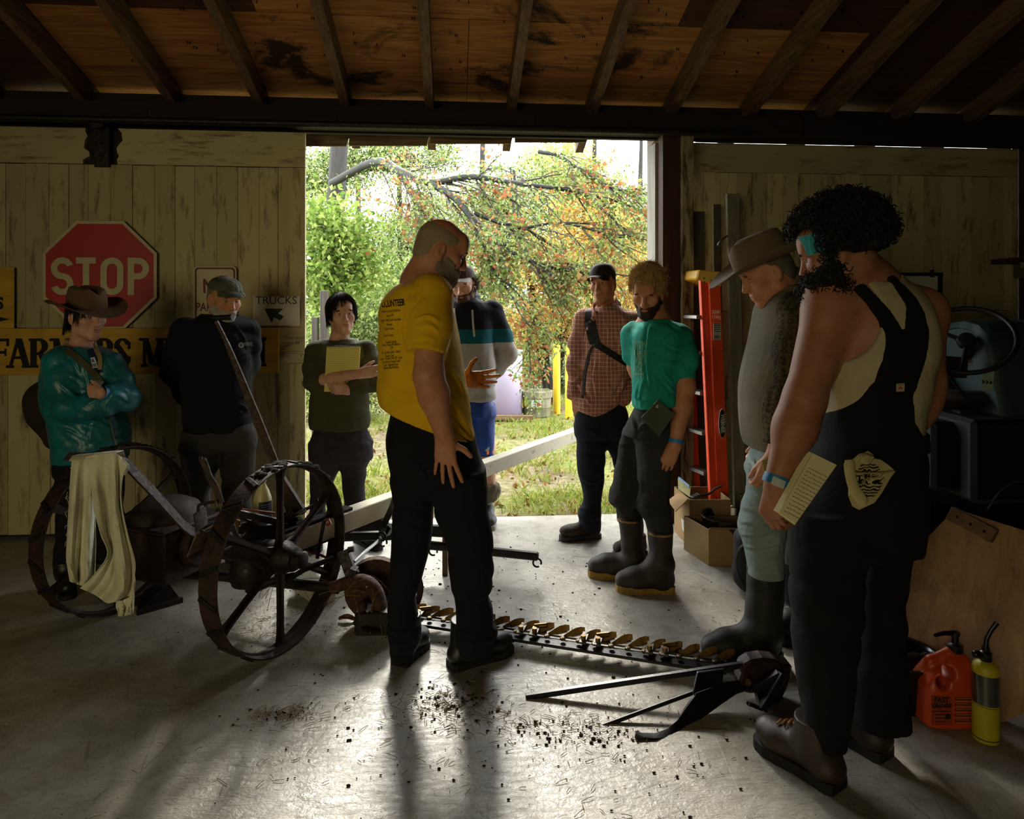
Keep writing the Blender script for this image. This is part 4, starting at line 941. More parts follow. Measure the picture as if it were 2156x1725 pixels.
o = shirt(p, YEL, tor, [[(sh+Vector((.0, .02, .01)), .085), (sh.lerp(el, .35), .081), (sh.lerp(el, .70)+Vector((-.012, -.004, 0)), .074)], [(sh2, .085), (sh2.lerp(el2, .65), .075)]],
      (neck+Vector((.01, 0, .02)), (.45, .05, 1)), .062, (at(800, 846, Yb), at(800, 846, Yb)-at(800, 846, Yb)+Vector((-.40, 0, -1))), (.007, 34), 5, .0075)
SHIRT_Y = o
creases(o, c4, [[(365, 610), (315, 670), (264, 740)], [(312, 575), (285, 610), (262, 648)], [(262, 585), (240, 630), (226, 668)], [(322, 826), (413, 815), (485, 862)], [(290, 915), (380, 900), (450, 925)], [(300, 770), (400, 740), (480, 780)], [(500, 1080), (620, 1210), (690, 1350)], [(530, 1290), (640, 1480), (738, 1640)], [(545, 1400), (660, 1540), (742, 1670)], [(600, 1550), (670, 1620), (745, 1690)], [(560, 900), (600, 840), (640, 800)], [(120, 1375), (220, 1400), (340, 1395)], [(230, 700), (215, 850), (250, 1000)], [(90, 1250), (180, 1330), (330, 1340)]], .009, 3.4)
pel = rows_px(crows(c5, [(-60, 78, 560, .19), (60, 76, 600, .195), (180, 78, 628, .195), (300, 90, 662, .19), (420, 104, 690, .18), (520, 115, 696, .16)]), Yb, .19)
L1 = leg_rows(crows(c5, [(430, 108, 400, .05), (600, 118, 372, .06), (700, 116, 365, .06), (860, 108, 352, .06), (1000, 97, 322, .05), (1130, 95, 286, .04), (1200, 91, 254, .04), (1330, 86, 268, .03), (1400, 80, 290, .02), (1480, 90, 284, .01), (1560, 102, 240, .0), (1600, 104, 236, 0)]), 2.84)
L2 = leg_rows(crows(c5, [(400, 260, 690, -.03), (500, 320, 700, -.03), (600, 368, 712, -.03), (720, 405, 728, -.03), (860, 455, 746, -.03), (1000, 472, 751, -.03), (1150, 488, 741, -.03), (1190, 503, 722, -.03), (1260, 512, 738, -.03), (1370, 520, 756, -.03), (1430, 511, 780, -.03), (1480, 515, 752, -.03), (1525, 525, 740, -.02), (1570, 530, 735, -.02)]), 2.84)
NAVYB = cloth('dark_work_denim', '10131a', .92, .2, wr=.5); TJ = trousers(p, NAVYB, pel, [L1, L2], (.007, 40), 6, .0075)
creases(TJ, c5, [[(95, 1420), (180, 1440), (285, 1390)], [(90, 1500), (190, 1510), (280, 1470)], [(95, 1140), (180, 1170), (270, 1140)], [(500, 1190), (620, 1220), (725, 1190)], [(515, 1420), (640, 1450), (775, 1410)], [(530, 1490), (640, 1500), (740, 1480)], [(300, 540), (420, 520), (640, 430)], [(330, 480), (300, 400), (240, 340)]], .010, 4)
BLK = flat('black_boot_leather', '15110d', .45, 0, .5, .2, 40, .2, 120); SOLE = flat('black_sole', '0d0c0b', .8)
for (tx, ty, Yt, hx, hy, Yh) in ((1078, 0, 2.955, 947, 0, 2.80), (893, 0, 3.02, 838, 0, 2.82)):
    toe = Vector(((tx-CX)*Yt/F, Yt, 0)); heel = Vector(((hx-CX)*Yh/F, Yh, 0)); u = (toe-heel).normalized(); ank = heel+u*.07+Vector((0, 0, .12))
    fd, _, sd = boot(toe, heel, ank, .050, ank+Vector((0, 0, .07)), .052, .028, .068); b_ = p.add('boot', fd, BLK); p.mb('sole', sole_mb(toe, heel, .050, .03), SOLE, False, None, 0, b_)
# printing on the back of the shirt
ex = Vector((F, 0, 0)); INK = flat('black_shirt_ink', '17130c', .85)
def shirt_text(txt, x, y, size, sx, tilt=0.0, bold=0.0):
    me = text_mesh(txt, size, 0, 'CENTER', bold); fine(me, .03); q = P3(c4, x, y, 2.35)-p.b
    T = Matrix(((sx, 0, 0, 0), (0, 0, -1, 0), (0, 1, 0, 0), (0, 0, 0, 1))); me.transform(Matrix.Translation(q) @ Matrix.Rotation(R(tilt), 4, 'Y') @ T)
    drape('print', me, SHIRT_Y.data, Vector((0, 0, CH))-p.b, INK, SHIRT_Y, .0015)
Sx = .56
shirt_text('VOLUNTEER', 124, 645, .032, .50, -6, .001)
for (y, t, x) in ((700, 'Wayne County Fall Harvest', 112), (735, 'Sussex MV', 105), (768, 'Upper Valley Draft Association', 112), (803, 'Plowing!', 102), (835, 'Timber Frame', 98), (885, 'Good Tractor', 96), (935, 'Founder Farmer', 112), (955, 'Horse Drawn Workhorse', 112), (978, 'CSA', 116), (1012, 'Co. Ag Fiber Guild - Library', 112), (1040, 'Poultry Tent', 102), (1058, 'Lead - Produce Tent, NY Crops', 115), (1083, 'Farm & Feed Large & Small', 115), (1107, 'Lead - Saltwater Farm', 112), (1128, 'Agrarian Blacksmithing', 112)):
    shirt_text(t, x+6, y, .0135, .42, -5)
# ================================================================== person in a brown hat and teal jacket
c1 = crop(50, 600, 4.312); Yw1 = 3.62; p = Person('person in a brown felt hat and teal rain jacket with folded arms', ((190-CX)*Yw1/F, Yw1))
H = Head(at(183, 668, Yw1), 60, 7, 3, .99); neck = P3(c1, 520, 560, Yw1+.03)
tor = rows_px(crows(c1, [(560, 330, 690, .09), (610, 255, 775, .13), (700, 225, 840, .155), (800, 210, 860, .165), (900, 205, 860, .17), (1000, 205, 860, .17), (1100, 220, 865, .17), (1200, 260, 885, .17), (1300, 288, 915, .17), (1400, 300, 922, .17), (1500, 306, 915, .165), (1580, 310, 905, .16)]), Yw1, .17)
shR, elR, wrR = P3(c1, 310, 690, Yw1-.10), P3(c1, 400, 1110, Yw1-.17), P3(c1, 800, 1110, Yw1-.21)
shL, elL, wrL = P3(c1, 800, 720, Yw1-.02), P3(c1, 935, 1035, Yw1-.10), P3(c1, 705, 985, Yw1-.25)
fd = body_field(H, slim(tor, .05)[:6], [shR, wrR, wrL+Vector((-.15, 0, 0))], .006); fd.loft(slim(tor, .05)[:6], .02); H.put(fd, neck, .047, .92, .9)
fd.cone(elL, wrL, .035, .026, .02); hand(fd, wrL, (-1, .35, .12), (.3, 1, .1), -1, .86, (52, 56, 60, 62), (22, 30), 2); p.add('body', fd, SK)
TEAL = NT('teal_nylon'); v_ = TEAL.coord(); TEAL.base(TEAL.ramp(TEAL.noise(v_, 8, 4), [(.3, lin('0f555b')), (.7, lin('187480'))])).rough(.38).spec(.5); TEAL.bump(TEAL.noise(TEAL.coord((1, 1, .6)), 16, 4, .5, .9), .35, .02); TEAL = TEAL.mat
JK = shirt(p, TEAL, tor, [[(shR, .066), (shR.lerp(elR, .5), .064), (elR, .058), (elR.lerp(wrR, .5), .054), (wrR, .044)], [(shL, .064), (shL.lerp(elL, .5), .062), (elL, .056), (elL.lerp(wrL, .5), .052), (elL.lerp(wrL, .86), .042)]],
      (neck+Vector((.03, -.03, 0)), (.25, -.3, 1)), .075, None, (.007, 62), 11, .008, 'jacket', 2.3)
creases(JK, c1, [[(430, 830), (480, 850), (520, 880)], [(480, 955), (560, 965), (650, 1000)], [(560, 1105), (630, 1060), (720, 1040)], [(580, 1215), (690, 1260), (790, 1290)], [(640, 1240), (610, 1320), (600, 1420)], [(850, 935), (920, 950), (970, 1000)], [(800, 1000), (880, 1020), (960, 1070)], [(560, 760), (580, 840), (600, 920)], [(700, 1180), (760, 1240), (800, 1260)], [(760, 640), (800, 720), (860, 790)], [(420, 640), (480, 720), (510, 800)], [(330, 1300), (430, 1330), (540, 1400)], [(330, 900), (400, 960), (480, 1020)]], .008, 3)
fd = fld([tuple(neck)], .16, .006); fd.loft([(neck.z-.05, neck.x-.005, neck.y, .105, .085), (neck.z, neck.x-.01, neck.y+.01, .085, .075), (neck.z+.035, neck.x-.02, neck.y+.025, .07, .062)], .01, 2); fd.cone(neck+Vector((.03, -.05, -.07)), neck+Vector((.02, -.02, .16)), .05, .075, .01, True); fd.noise(.004, 120, 3); p.add('fleece_collar', fd, cloth('cream_fleece', '8f7f5c', .95, .2))
FL = cloth('cream_fleece', '')
o = JK.data
band_on(o, [P3(c1, 640, 560, 3.3)-p.b, P3(c1, 690, 660, 3.3)-p.b, P3(c1, 690, 770, 3.3)-p.b], .022, FL, 'fleece_edge', p.o, (0, 1, 0), .003)
band_on(o, [P3(c1, 600, 590, 3.3)-p.b, P3(c1, 640, 700, 3.3)-p.b, P3(c1, 690, 800, 3.3)-p.b], .032, cloth('navy_shirt', '1a2140'), 'inner_shirt', p.o, (0, 1, 0), .001)
o2 = band_on(o, [P3(c1, 365, 580, 3.3)-p.b, P3(c1, 470, 650, 3.3)-p.b, P3(c1, 600, 770, 3.3)-p.b, P3(c1, 720, 900, 3.3)-p.b], .034, cloth('olive_webbing', '4a4a30'), 'bag_strap', p.o, (0, 1, 0), .005)
MB().grid([[P3(c1, 690, 860, 3.33)-p.b, P3(c1, 735, 880, 3.33)-p.b], [P3(c1, 668, 890, 3.33)-p.b, P3(c1, 705, 915, 3.33)-p.b]], .004).build('strap_buckle', flat('grey_buckle', '4c5552', .4, .6), o2)
tg = MB().grid([[P3(c1, 606, 662, 3.335)-p.b, P3(c1, 645, 655, 3.335)-p.b], [P3(c1, 628, 757, 3.345)-p.b, P3(c1, 672, 748, 3.345)-p.b]], .0015).build('name_tag', flat('white_tag', 'b8bcc0', .6), p.o)
for t_, x, y in (('R', 628, 690), ('BL', 645, 730)): put_text('lettering', t_, .026, Matrix.Translation(P3(c1, x, y, 3.333)-p.b) @ Matrix.Rotation(R(-12), 4, 'Y'), INK, tg)
band_on(o, [P3(c1, 765, 1180, 3.3)-p.b, P3(c1, 790, 1280, 3.3)-p.b, P3(c1, 820, 1400, 3.3)-p.b, P3(c1, 850, 1500, 3.3)-p.b], .007, flat('zip_metal', '6f7672', .4, .7), 'zip', p.o, (0, 1, 0), .003)
mb = MB(); ax = (wrL-elL).normalized(); x_, d_, z_ = frame(ax); mb.lathe([(.036, -.012), (.0365, 0), (.036, .012)], 20, Mx(elL.lerp(wrL, .95), x_, z_, d_), 0, False); p.mb('wristband', mb, flat('blue_band', '1f6fa8', .5))
hat(p.o, p.b, H, cloth('brown_felt', '5c4630', .85, .12, wr=.15), .105, .082, .10, .098, .030, cloth('hat_ribbon', '3f2f20'), .056, -.014, .02, .018, -2)
HB = hairmat('hair_near_black', '16100c'); short_hair(p, H, HB, .010, .045, -.08, 5, .004, .006)
mop(p, H, HB, 520, lambda a: .032-.035*min(1, abs(a)/.9) if abs(a) < .9 else (-.03 if abs(a) < 1.25 else (.02 if abs(a) < 1.75 else -.10)), .0022, .012, 8); H.eyes(p.o, p.b, '2a1c12', .3, '1a120c', '8a5044', SK)
bg = lambda x, y, Y: P3(c1, x, y, Y)
fd = fld([bg(150, 985, Yw1+.05), bg(290, 1450, Yw1+.05)], .15, .008); fd.cone(bg(170, 1080, Yw1+.10), bg(310, 1380, Yw1+.10), .085, .07, .03); fd.cone(bg(190, 1020, Yw1+.1), bg(200, 1180, Yw1+.1), .09, .085, .03); fd.folds(.01, 40, 3); p.add('sling_bag', fd, cloth('brown_bag', '2a2018'), 1, 'small dark brown bag worn on the back')
pel = rows_px(crows(c1, [(1480, 315, 905, .155), (1600, 312, 900, .155), (1700, 330, 880, .15)]), Yw1, .15)
Lg = lambda xs, oy: [(at(0, py, Yw1).z, at((a+b)/2, py, Yw1).x, Yw1+oy, (b-a)/2*Yw1/F, (b-a)/2*Yw1/F*1.05) for py, a, b in xs]
BLT = cloth('black_trousers', '0f1114'); trousers(p, BLT, pel, [Lg([(975, 123, 200), (1040, 126, 190), (1100, 124, 180), (1160, 120, 170), (1205, 116, 168)], .0), Lg([(975, 185, 255), (1040, 190, 250), (1100, 196, 246), (1160, 198, 244), (1205, 200, 244)], .02)], (.008, 40), 12)
for px in (140, 222):
    heel = Vector(((px-CX)*Yw1/F-.03, Yw1+.03, 0)); toe = heel+Vector((.15, -.20, 0)); fd, _, sd = boot(toe, heel, heel+Vector((.04, -.05, .10)), .042, heel+Vector((.04, -.05, .15)), .048); b_ = p.add('boot', fd, BLK); p.mb('sole', sole_mb(toe, heel, .042, .025), SOLE, False, None, 0, b_)
# ================================================================== older man in a cap and black sweatshirt
c2 = crop(330, 560, 4.312); c3 = crop(330, 900, 4.312); Yo = 3.95; p = Person('older white-bearded person in a grey cap and black sweatshirt with hands behind the back', ((455-CX)*Yo/F, Yo))
H = Head(at(472, 631, Yo-.06), 48, 14, 0, 1.02); neck = P3(c2, 590, 470, Yo)
tor = rows_px(crows(c2, [(440, 420, 740, .10), (520, 300, 820, .14), (600, 245, 845, .16), (700, 240, 850, .17), (800, 240, 850, .175), (900, 245, 842, .175), (1000, 250, 836, .175), (1100, 255, 835, .175), (1200, 258, 836, .175), (1300, 262, 840, .17), (1400, 266, 848, .165), (1480, 268, 846, .16)]), Yo, .17)
shR, elR, wrR = P3(c2, 255, 590, Yo+.02), P3(c2, 160, 960, Yo+.06), P3(c2, 330, 1290, Yo+.20); shL, elL, wrL = P3(c2, 815, 590, Yo+.04), P3(c2, 825, 900, Yo+.12), P3(c2, 640, 1250, Yo+.22)
fd = body_field(H, slim(tor, .05)[:8], [shR, wrR, wrL], .006); fd.loft(slim(tor, .05)[:8], .02); H.put(fd, neck, .056); 
hand(fd, wrR, (.75, .0, -.45), (0, 1, 0), -1, 1, (25, 28, 30, 32), (35, 30)); hand(fd, wrL, (-.75, .0, -.4), (0, 1, 0), 1, 1, (25, 28, 30, 32), (35, 30)); p.add('body', fd, SKR)
BSW = cloth('black_sweat', '0b0d12', .9, .2, wr=.45); SW = shirt(p, BSW, tor, [[(shR, .078), (shR.lerp(elR, .5), .075), (elR, .066), (elR.lerp(wrR, .6), .055), (wrR, .042)], [(shL, .075), (shL.lerp(elL, .5), .070), (elL, .062), (wrL, .042)]], (neck+Vector((.02, -.02, .01)), (.2, -.25, 1)), .068, (at(330, 899, Yo), (-.08, 0, -1)), (.009, 34), 21, .008, 'sweatshirt', 2.3)
creases(SW, c2, [[(720, 560), (780, 640), (830, 760)], [(700, 1260), (770, 1270), (835, 1330)], [(740, 1190), (790, 1180), (835, 1160)], [(690, 1340), (770, 1330), (840, 1290)], [(740, 820), (800, 800), (845, 770)], [(300, 1330), (480, 1370), (640, 1350)]], .007, 3)
LG = flat('pale_print', '9aa0a0', .8)
me = text_mesh('o', .055, 0); fine(me, .02); me.transform(Matrix.Translation(P3(c2, 765, 712, 3.4)-p.b) @ Matrix(((1, 0, 0, 0), (0, 0, -1, 0), (0, 1, 0, 0), (0, 0, 0, 1)))); drape('print', me, SW.data, Vector((0, 0, CH))-p.b, LG, SW)
for y_ in (703, 720):
    me = text_mesh('THE OLD BARN' if y_ < 710 else 'COUNTRY FAIR', .013, 0); fine(me, .02); me.transform(Matrix.Translation(P3(c2, 812, y_, 3.4)-p.b) @ Matrix(((.7, 0, 0, 0), (0, 0, -1, 0), (0, 1, 0, 0), (0, 0, 0, 1)))); drape('print', me, SW.data, Vector((0, 0, CH))-p.b, LG, SW)
cap(p.o, p.b, H, cloth('grey_green_canvas', '4d4f40', .9, .2, wr=.8, wscale=20), None, .066, .083, .105, .060, -.010, .075, .07, 2, .018, True, .01)
short_hair(p, H, hairmat('hair_grey', '6a6456'), .004, .03, -.05, 3, .002, .006); beard(p, H, hairmat('beard_white', '8f887a'), .004, 4, .002, .004, True, .006); H.eyes(p.o, p.b, '2f2a22', .45, '6a6456', '7a4a40', SKR)
pel = rows_px(crows(c2, [(1350, 268, 852, .16), (1450, 262, 862, .16), (1560, 256, 868, .16), (1650, 248, 872, .155)]), Yo, .16)
GT = cloth('grey_twill', '403d3a', .92, .15)
trousers(p, GT, pel, [leg_rows(crows(c3, [(40, 255, 640), (160, 243, 630), (300, 246, 578), (450, 252, 524), (600, 264, 480), (750, 280, 470), (1000, 285, 470), (1200, 290, 480)]), Yo), leg_rows(crows(c3, [(40, 600, 866), (160, 600, 880), (300, 592, 886), (420, 598, 880), (500, 604, 858), (650, 612, 845), (800, 620, 842), (1000, 625, 840), (1200, 630, 845)]), Yo)], (.009, 36), 22)
for px in (415, 500):
    heel = Vector(((px-CX)*Yo/F-.02, Yo+.06, 0)); toe = heel+Vector((.14, -.22, 0)); fd, _, sd = boot(toe, heel, heel+Vector((.04, -.06, .10)), .046, heel+Vector((.04, -.06, .14)), .05); b_ = p.add('boot', fd, BLK); p.mb('sole', sole_mb(toe, heel, .046, .025), SOLE, False, None, 0, b_)
# ================================================================== woman with a notepad
cn = crop(600, 450, 3.136); Yn = 4.20; p = Person('short-haired person hugging a yellow notepad against an olive sweater', ((718-CX)*Yn/F, Yn))
H = Head(at(720, 666, Yn-.03), 24, -3, 4, .97); neck = P3(cn, 355, 840, Yn)
tor = rows_px(crows(cn, [(830, 255, 465, .08), (860, 210, 515, .11), (920, 188, 545, .13), (1000, 185, 555, .145), (1100, 185, 560, .15), (1200, 176, 548, .15), (1300, 166, 550, .155), (1380, 166, 556, .155), (1412, 172, 552, .15)]), Yn, .15)
shR, elR, wrR = P3(cn, 205, 910, Yn-.02), P3(cn, 195, 1105, Yn-.10), P3(cn, 490, 1058, Yn-.22); shL, elL, wrL = P3(cn, 530, 910, Yn-.02), P3(cn, 585, 1110, Yn-.08), P3(cn, 420, 1165, Yn-.19)
fd = body_field(H, slim(tor, .045)[:6], [shR, wrR, wrL, wrR+Vector((.15, 0, 0))], .006); fd.loft(slim(tor, .045)[:6], .02); H.put(fd, neck, .048, .95, .9)
fd.cone(elR, elR.lerp(wrR, .4), .040, .038, .02); fd.cone(elR.lerp(wrR, .4), wrR, .038, .027, .02); hand(fd, wrR, (1, .25, .15), (0, 1, 0), 1, .9, (10, 12, 14, 16), (30, 20), 3); fd.cone(elL, wrL, .034, .026, .02); hand(fd, wrL, (-1, .0, .1), (0, 1, .0), -1, .9, (25, 28, 30, 30), (25, 20), 3); p.add('body', fd, SK)
OL = cloth('olive_knit', '403e2a', .95, .15, wr=.4); SWN = shirt(p, OL, tor, [[(shR, .066), (shR.lerp(elR, .5), .064), (elR, .056), (elR.lerp(wrR, .12), .050)], [(shL, .066), (shL.lerp(elL, .5), .064), (elL, .056), (elL.lerp(wrL, .6), .046), (wrL, .038)]], (neck+Vector((.0, -.02, -.0)), (.05, -.25, 1)), .056, None, (.008, 40), 31, .008, 'sweater', 2.3)
for xs in ((262, 275), (480, 505)): band_on(SWN.data, [P3(cn, xs[0], 835, 3.8)-p.b, P3(cn, (xs[0]+xs[1])/2, 880, 3.8)-p.b, P3(cn, xs[1], 960, 3.8)-p.b], .04, cloth('olive_webbing', ''), 'backpack_strap', p.o, (0, 1, 0), .004)
HBR = hairmat('hair_dark_brown', '1d130d'); short_hair(p, H, HBR, .015, .074, -.045, 6, .004, .006); mop(p, H, HBR, 760, lambda a: .084-.055*max(0, a+.2) if -.9 < a < .9 else (-.022 if abs(a) < 1.9 else -.055), .0022, .020, 9, .0012, jit=.009); H.eyes(p.o, p.b, '2f2118', .18, '1a120c', '9a5a50', SK, .005)
pel = rows_px(crows(cn, [(1395, 172, 552, .145), (1480, 168, 570, .15), (1560, 168, 573, .15), (1620, 172, 572, .145)]), Yn, .15)
CH_ = cloth('charcoal_twill', '302d31', .92, .15)
trousers(p, CH_, pel, [leg_rows(crows(c3, [(140, 1396, 1700), (330, 1396, 1672), (500, 1398, 1600), (650, 1396, 1540), (800, 1392, 1530), (1000, 1395, 1530)])+[(1130, 653, 690)], Yn), leg_rows(crows(c3, [(140, 1680, 1948), (330, 1668, 1912), (450, 1690, 1892), (600, 1695, 1880), (800, 1712, 1885)])+[(1085, 728, 770), (1126, 733, 772)], Yn)], (.008, 38), 32)
SNK = flat('black_canvas_shoe', '0f0f10', .7)
for (hx, hy, tx, ty) in ((668, 1136, 662, 1172), (752, 1138, 800, 1160)):
    heel, toe = gnd(hx, hy), gnd(tx, ty); u = (toe-heel).normalized(); toe = heel+u*.26; fd, _, sd = boot(toe, heel, heel+u*.06+Vector((0, 0, .085)), .042, heel+u*.06+Vector((0, 0, .12)), .044, .02, .06); b_ = p.add('shoe', fd, SNK); p.mb('sole', sole_mb(toe, heel, .043, .02), flat('dark_rubber', '1b1a19', .7), False, None, 0, b_); p.mb('laces', lace_mb(heel+u*.11+Vector((0, 0, .105)), heel+u*.185+Vector((0, 0, .075)), sd, 5, .02), flat('pale_lace', 'a8a398', .8), True, None, 0, b_)
NPAD = (P3(cn, 275, 878, Yn-.185), P3(cn, 497, 882, Yn-.185), P3(cn, 482, 1180, Yn-.165), P3(cn, 258, 1176, Yn-.165))
# ================================================================== man in a striped hoodie
c6 = crop(900, 560, 3.448); Yh = 4.72; p = Person('bearded person in a black, teal and grey striped hoodie and blue shorts', ((985-CX)*Yh/F, Yh))
H = Head(at(975, 601, Yh-.06), -8, 16, 4, 1.0); neck = P3(c6, 270, 255, Yh)
tor = rows_px(crows(c6, [(235, 205, 365, .10), (265, 165, 420, .13), (320, 140, 478, .15), (420, 142, 484, .165), (560, 146, 482, .17), (700, 146, 490, .17), (850, 146, 492, .17), (940, 148, 490, .165), (965, 152, 484, .16)]), Yh, .17)
shL, elL, wrL = P3(c6, 462, 335, Yh), P3(c6, 575, 640, Yh+.10), P3(c6, 440, 820, Yh+.22); shR, elR, wrR = P3(c6, 165, 335, Yh), P3(c6, 70, 640, Yh+.1), P3(c6, 200, 820, Yh+.22)
fd = body_field(H, slim(tor, .05)[:6], [shR, wrR, wrL, Vector((p.b.x, Yh, .04))], .0065); fd.loft(slim(tor, .05)[:6], .02); H.put(fd, neck, .055)
hand(fd, wrL, (-.8, 0, -.3), (0, 1, 0), 1, 1, (25, 28, 30, 32), (35, 30)); hand(fd, wrR, (.8, 0, -.3), (0, 1, 0), -1, 1, (25, 28, 30, 32), (35, 30))
LX = [at(1026, 1000, Yh-.02).x, at(966, 1000, Yh).x]
zb_ = min(r[0] for r in slim(tor, .05)[:6]); xc_ = (LX[0]+LX[1])/2; fd.loft([(zb_+.02, xc_, Yh, .13, .10), (.86, xc_, Yh, .11, .08), (.76, xc_, Yh, .09, .06)], .02)
for x in LX: fd.loft([(.80, x, Yh, .035, .04), (.70, x, Yh, .045, .05), (.50, x, Yh, .056, .062), (.42, x, Yh, .056, .062), (.30, x, Yh+.01, .058, .064), (.16, x, Yh+.01, .042, .046), (.06, x, Yh+.01, .038, .042)], .01, 2)
p.add('body', fd, SK)
s = NT('striped_jersey'); tc = s.n('ShaderNodeNewGeometry'); sx_ = s.n('ShaderNodeSeparateXYZ', Vector=tc.outputs['Position']); z1, z2 = at(0, c6(0, 462)[1], Yh-.17).z, at(0, c6(0, 566)[1], Yh-.17).z
r1 = s.math('GREATER_THAN', sx_.outputs[2], z1); r2 = s.math('GREATER_THAN', sx_.outputs[2], z2); nz = s.noise(s.coord(), 300, 1); grey = s.ramp(nz, [(.3, lin('7f7d7a')), (.7, lin('9c9a96'))])
s.base(s.mix(r1, s.mix(r2, grey, lin('0f4f58')), lin('15181d'))).rough(.95).spec(.2); s.bump(s.noise(s.coord((1, 1, .5)), 8, 3, .5, .8), .4, .03)
HD = shirt(p, s.mat, tor, [[(shL, .082), (shL.lerp(elL, .5), .078), (elL, .068), (elL.lerp(wrL, .6), .058), (wrL, .045)], [(shR, .082), (elR, .068), (wrR, .045)]], (neck+Vector((0, -.03, .0)), (0, -.3, 1)), .07, None, (.009, 34), 41, .008, 'hoodie', 2.4)
fd = fld([tuple(neck)], .2, .007); fd.loft([(neck.z-.06, neck.x, neck.y+.01, .125, .10), (neck.z-.01, neck.x, neck.y+.02, .118, .095), (neck.z+.04, neck.x, neck.y+.05, .10, .08), (neck.z+.06, neck.x, neck.y+.07, .085, .06)], .01, 2.1); fd.cone(neck+Vector((0, -.06, -.09)), neck+Vector((0, -.01, .17)), .055, .085, .015, True); fd.folds(.008, 40, 4); p.add('hood', fd, cloth('hood_navy', '1c242c'))
CORD = flat('white_cord', 'b0aea6', .8)
for x0, y0, y1 in ((325, 320, 515), (195, 310, 440)): band_on(HD.data, [P3(c6, x0, y0, 4.2)-p.b, P3(c6, x0+6, (y0+y1)/2, 4.2)-p.b, P3(c6, x0+16, y1, 4.2)-p.b], .012, CORD, 'drawstring', p.o, (0, 1, 0), .004, 14, .006)
band_on(HD.data, [P3(c6, 370, 700, 4.2)-p.b, P3(c6, 400, 770, 4.2)-p.b, P3(c6, 432, 835, 4.2)-p.b, P3(c6, 420, 900, 4.2)-p.b], .012, cloth('grey_rib', '777572'), 'pocket_edge', p.o, (0, 1, 0), .003)
cap(p.o, p.b, H, cloth('brown_cap', '4a3730'), flat('pale_peak', 'a8a49c', .8), .085, .083, .105, .055, -.01, .06, .07, 6)
CUR = hairmat('hair_curly_brown', '3a281a'); short_hair(p, H, CUR, .012, .02, -.06, 5, .006, .0065); mb = MB(); rnd = random.Random(4)
for i in range(170):
    sx = rnd.choice((-1, 1)); q = Vector(H.p(sx*.078, rnd.uniform(-.07, .03), rnd.uniform(-.04, .05))); strands(mb, [q], [H.A @ np.array((sx, rnd.uniform(-.6, .4), rnd.uniform(-.6, .4)))], .03, .0022, rnd, .006, 1.2, 7, 3)
p.mb('hair_curls', mb, CUR); beard(p, H, hairmat('beard_auburn', '4e2f1c'), .012, 5, .004, .03, True, .006); H.eyes(p.o, p.b, '2a2620', .5, '3a281a', '9a5048', SK)
pel = rows_px(crows(c6, [(930, 156, 484, .15), (1000, 150, 488, .155), (1080, 145, 490, .155)]), Yh, .155)
BLU = cloth('blue_shorts', '16357e', .6, .15, wr=.5); trousers(p, BLU, pel, [leg_rows(crows(c6, [(1010, 312, 490), (1150, 314, 486), (1250, 330, 488), (1370, 350, 492)]), Yh), leg_rows(crows(c6, [(1010, 146, 324), (1150, 140, 318), (1250, 136, 308), (1370, 130, 300)]), Yh)], (.009, 38), 42, .008, (), 'shorts')
hz = at(0, 952, Yh).z; x0 = at(1031, 952, Yh).x; mb = MB(); mb.grid([[Vector((x0-.015+i*.008, Yh-.085+.012*i, z)) for i in range(7)] for z in (hz+.0, hz+.028)], .003); p.mb('orange_trim', mb, cloth('orange_trim', 'd0661f'))
for k in range(3): band = MB().bar(P3(c6, 424+k*8, 1345, 4.61)-p.b, P3(c6, 430+k*8, 1318+8*(2-k), 4.61)-p.b, .010, .002, (0, 1, 0)).build('stripe_mark', flat('white_mark', 'b8c0cc', .7), p.o)
SOCK = cloth('wool_sock', '5f5a4a', .95, .25)
for x in LX:
    fd = fld([(x, Yh, .2)], .2, .007); fd.loft([(.255, x, Yh+.01, .078, .080), (.21, x, Yh+.01, .084, .085), (.155, x, Yh+.01, .074, .078), (.14, x, Yh+.01, .05, .055)], .01, 2); fd.folds(.012, 70, 7); p.add('gaiter', fd, SOCK)
    fd = fld([(x, Yh, .1)], .15, .007); fd.loft([(.16, x, Yh+.01, .046, .05), (.09, x, Yh+.01, .044, .048), (.06, x, Yh, .04, .05)], .01, 2); p.add('sock', fd, cloth('white_sock', 'a8a59c'))
    toe, heel = Vector((x+.03, Yh-.22, 0)), Vector((x-.005, Yh+.07, 0)); fd, u, sd = boot(toe, heel, Vector((x, Yh+.0, .085)), .044, None, .046, .025, .062, .03, .007); b_ = p.add('shoe', fd, flat('grey_trainer', '2a2a2c', .7)); p.mb('sole', sole_mb(toe, heel, .045, .028), flat('pale_sole', '8f8a80', .7), False, None, 0, b_)
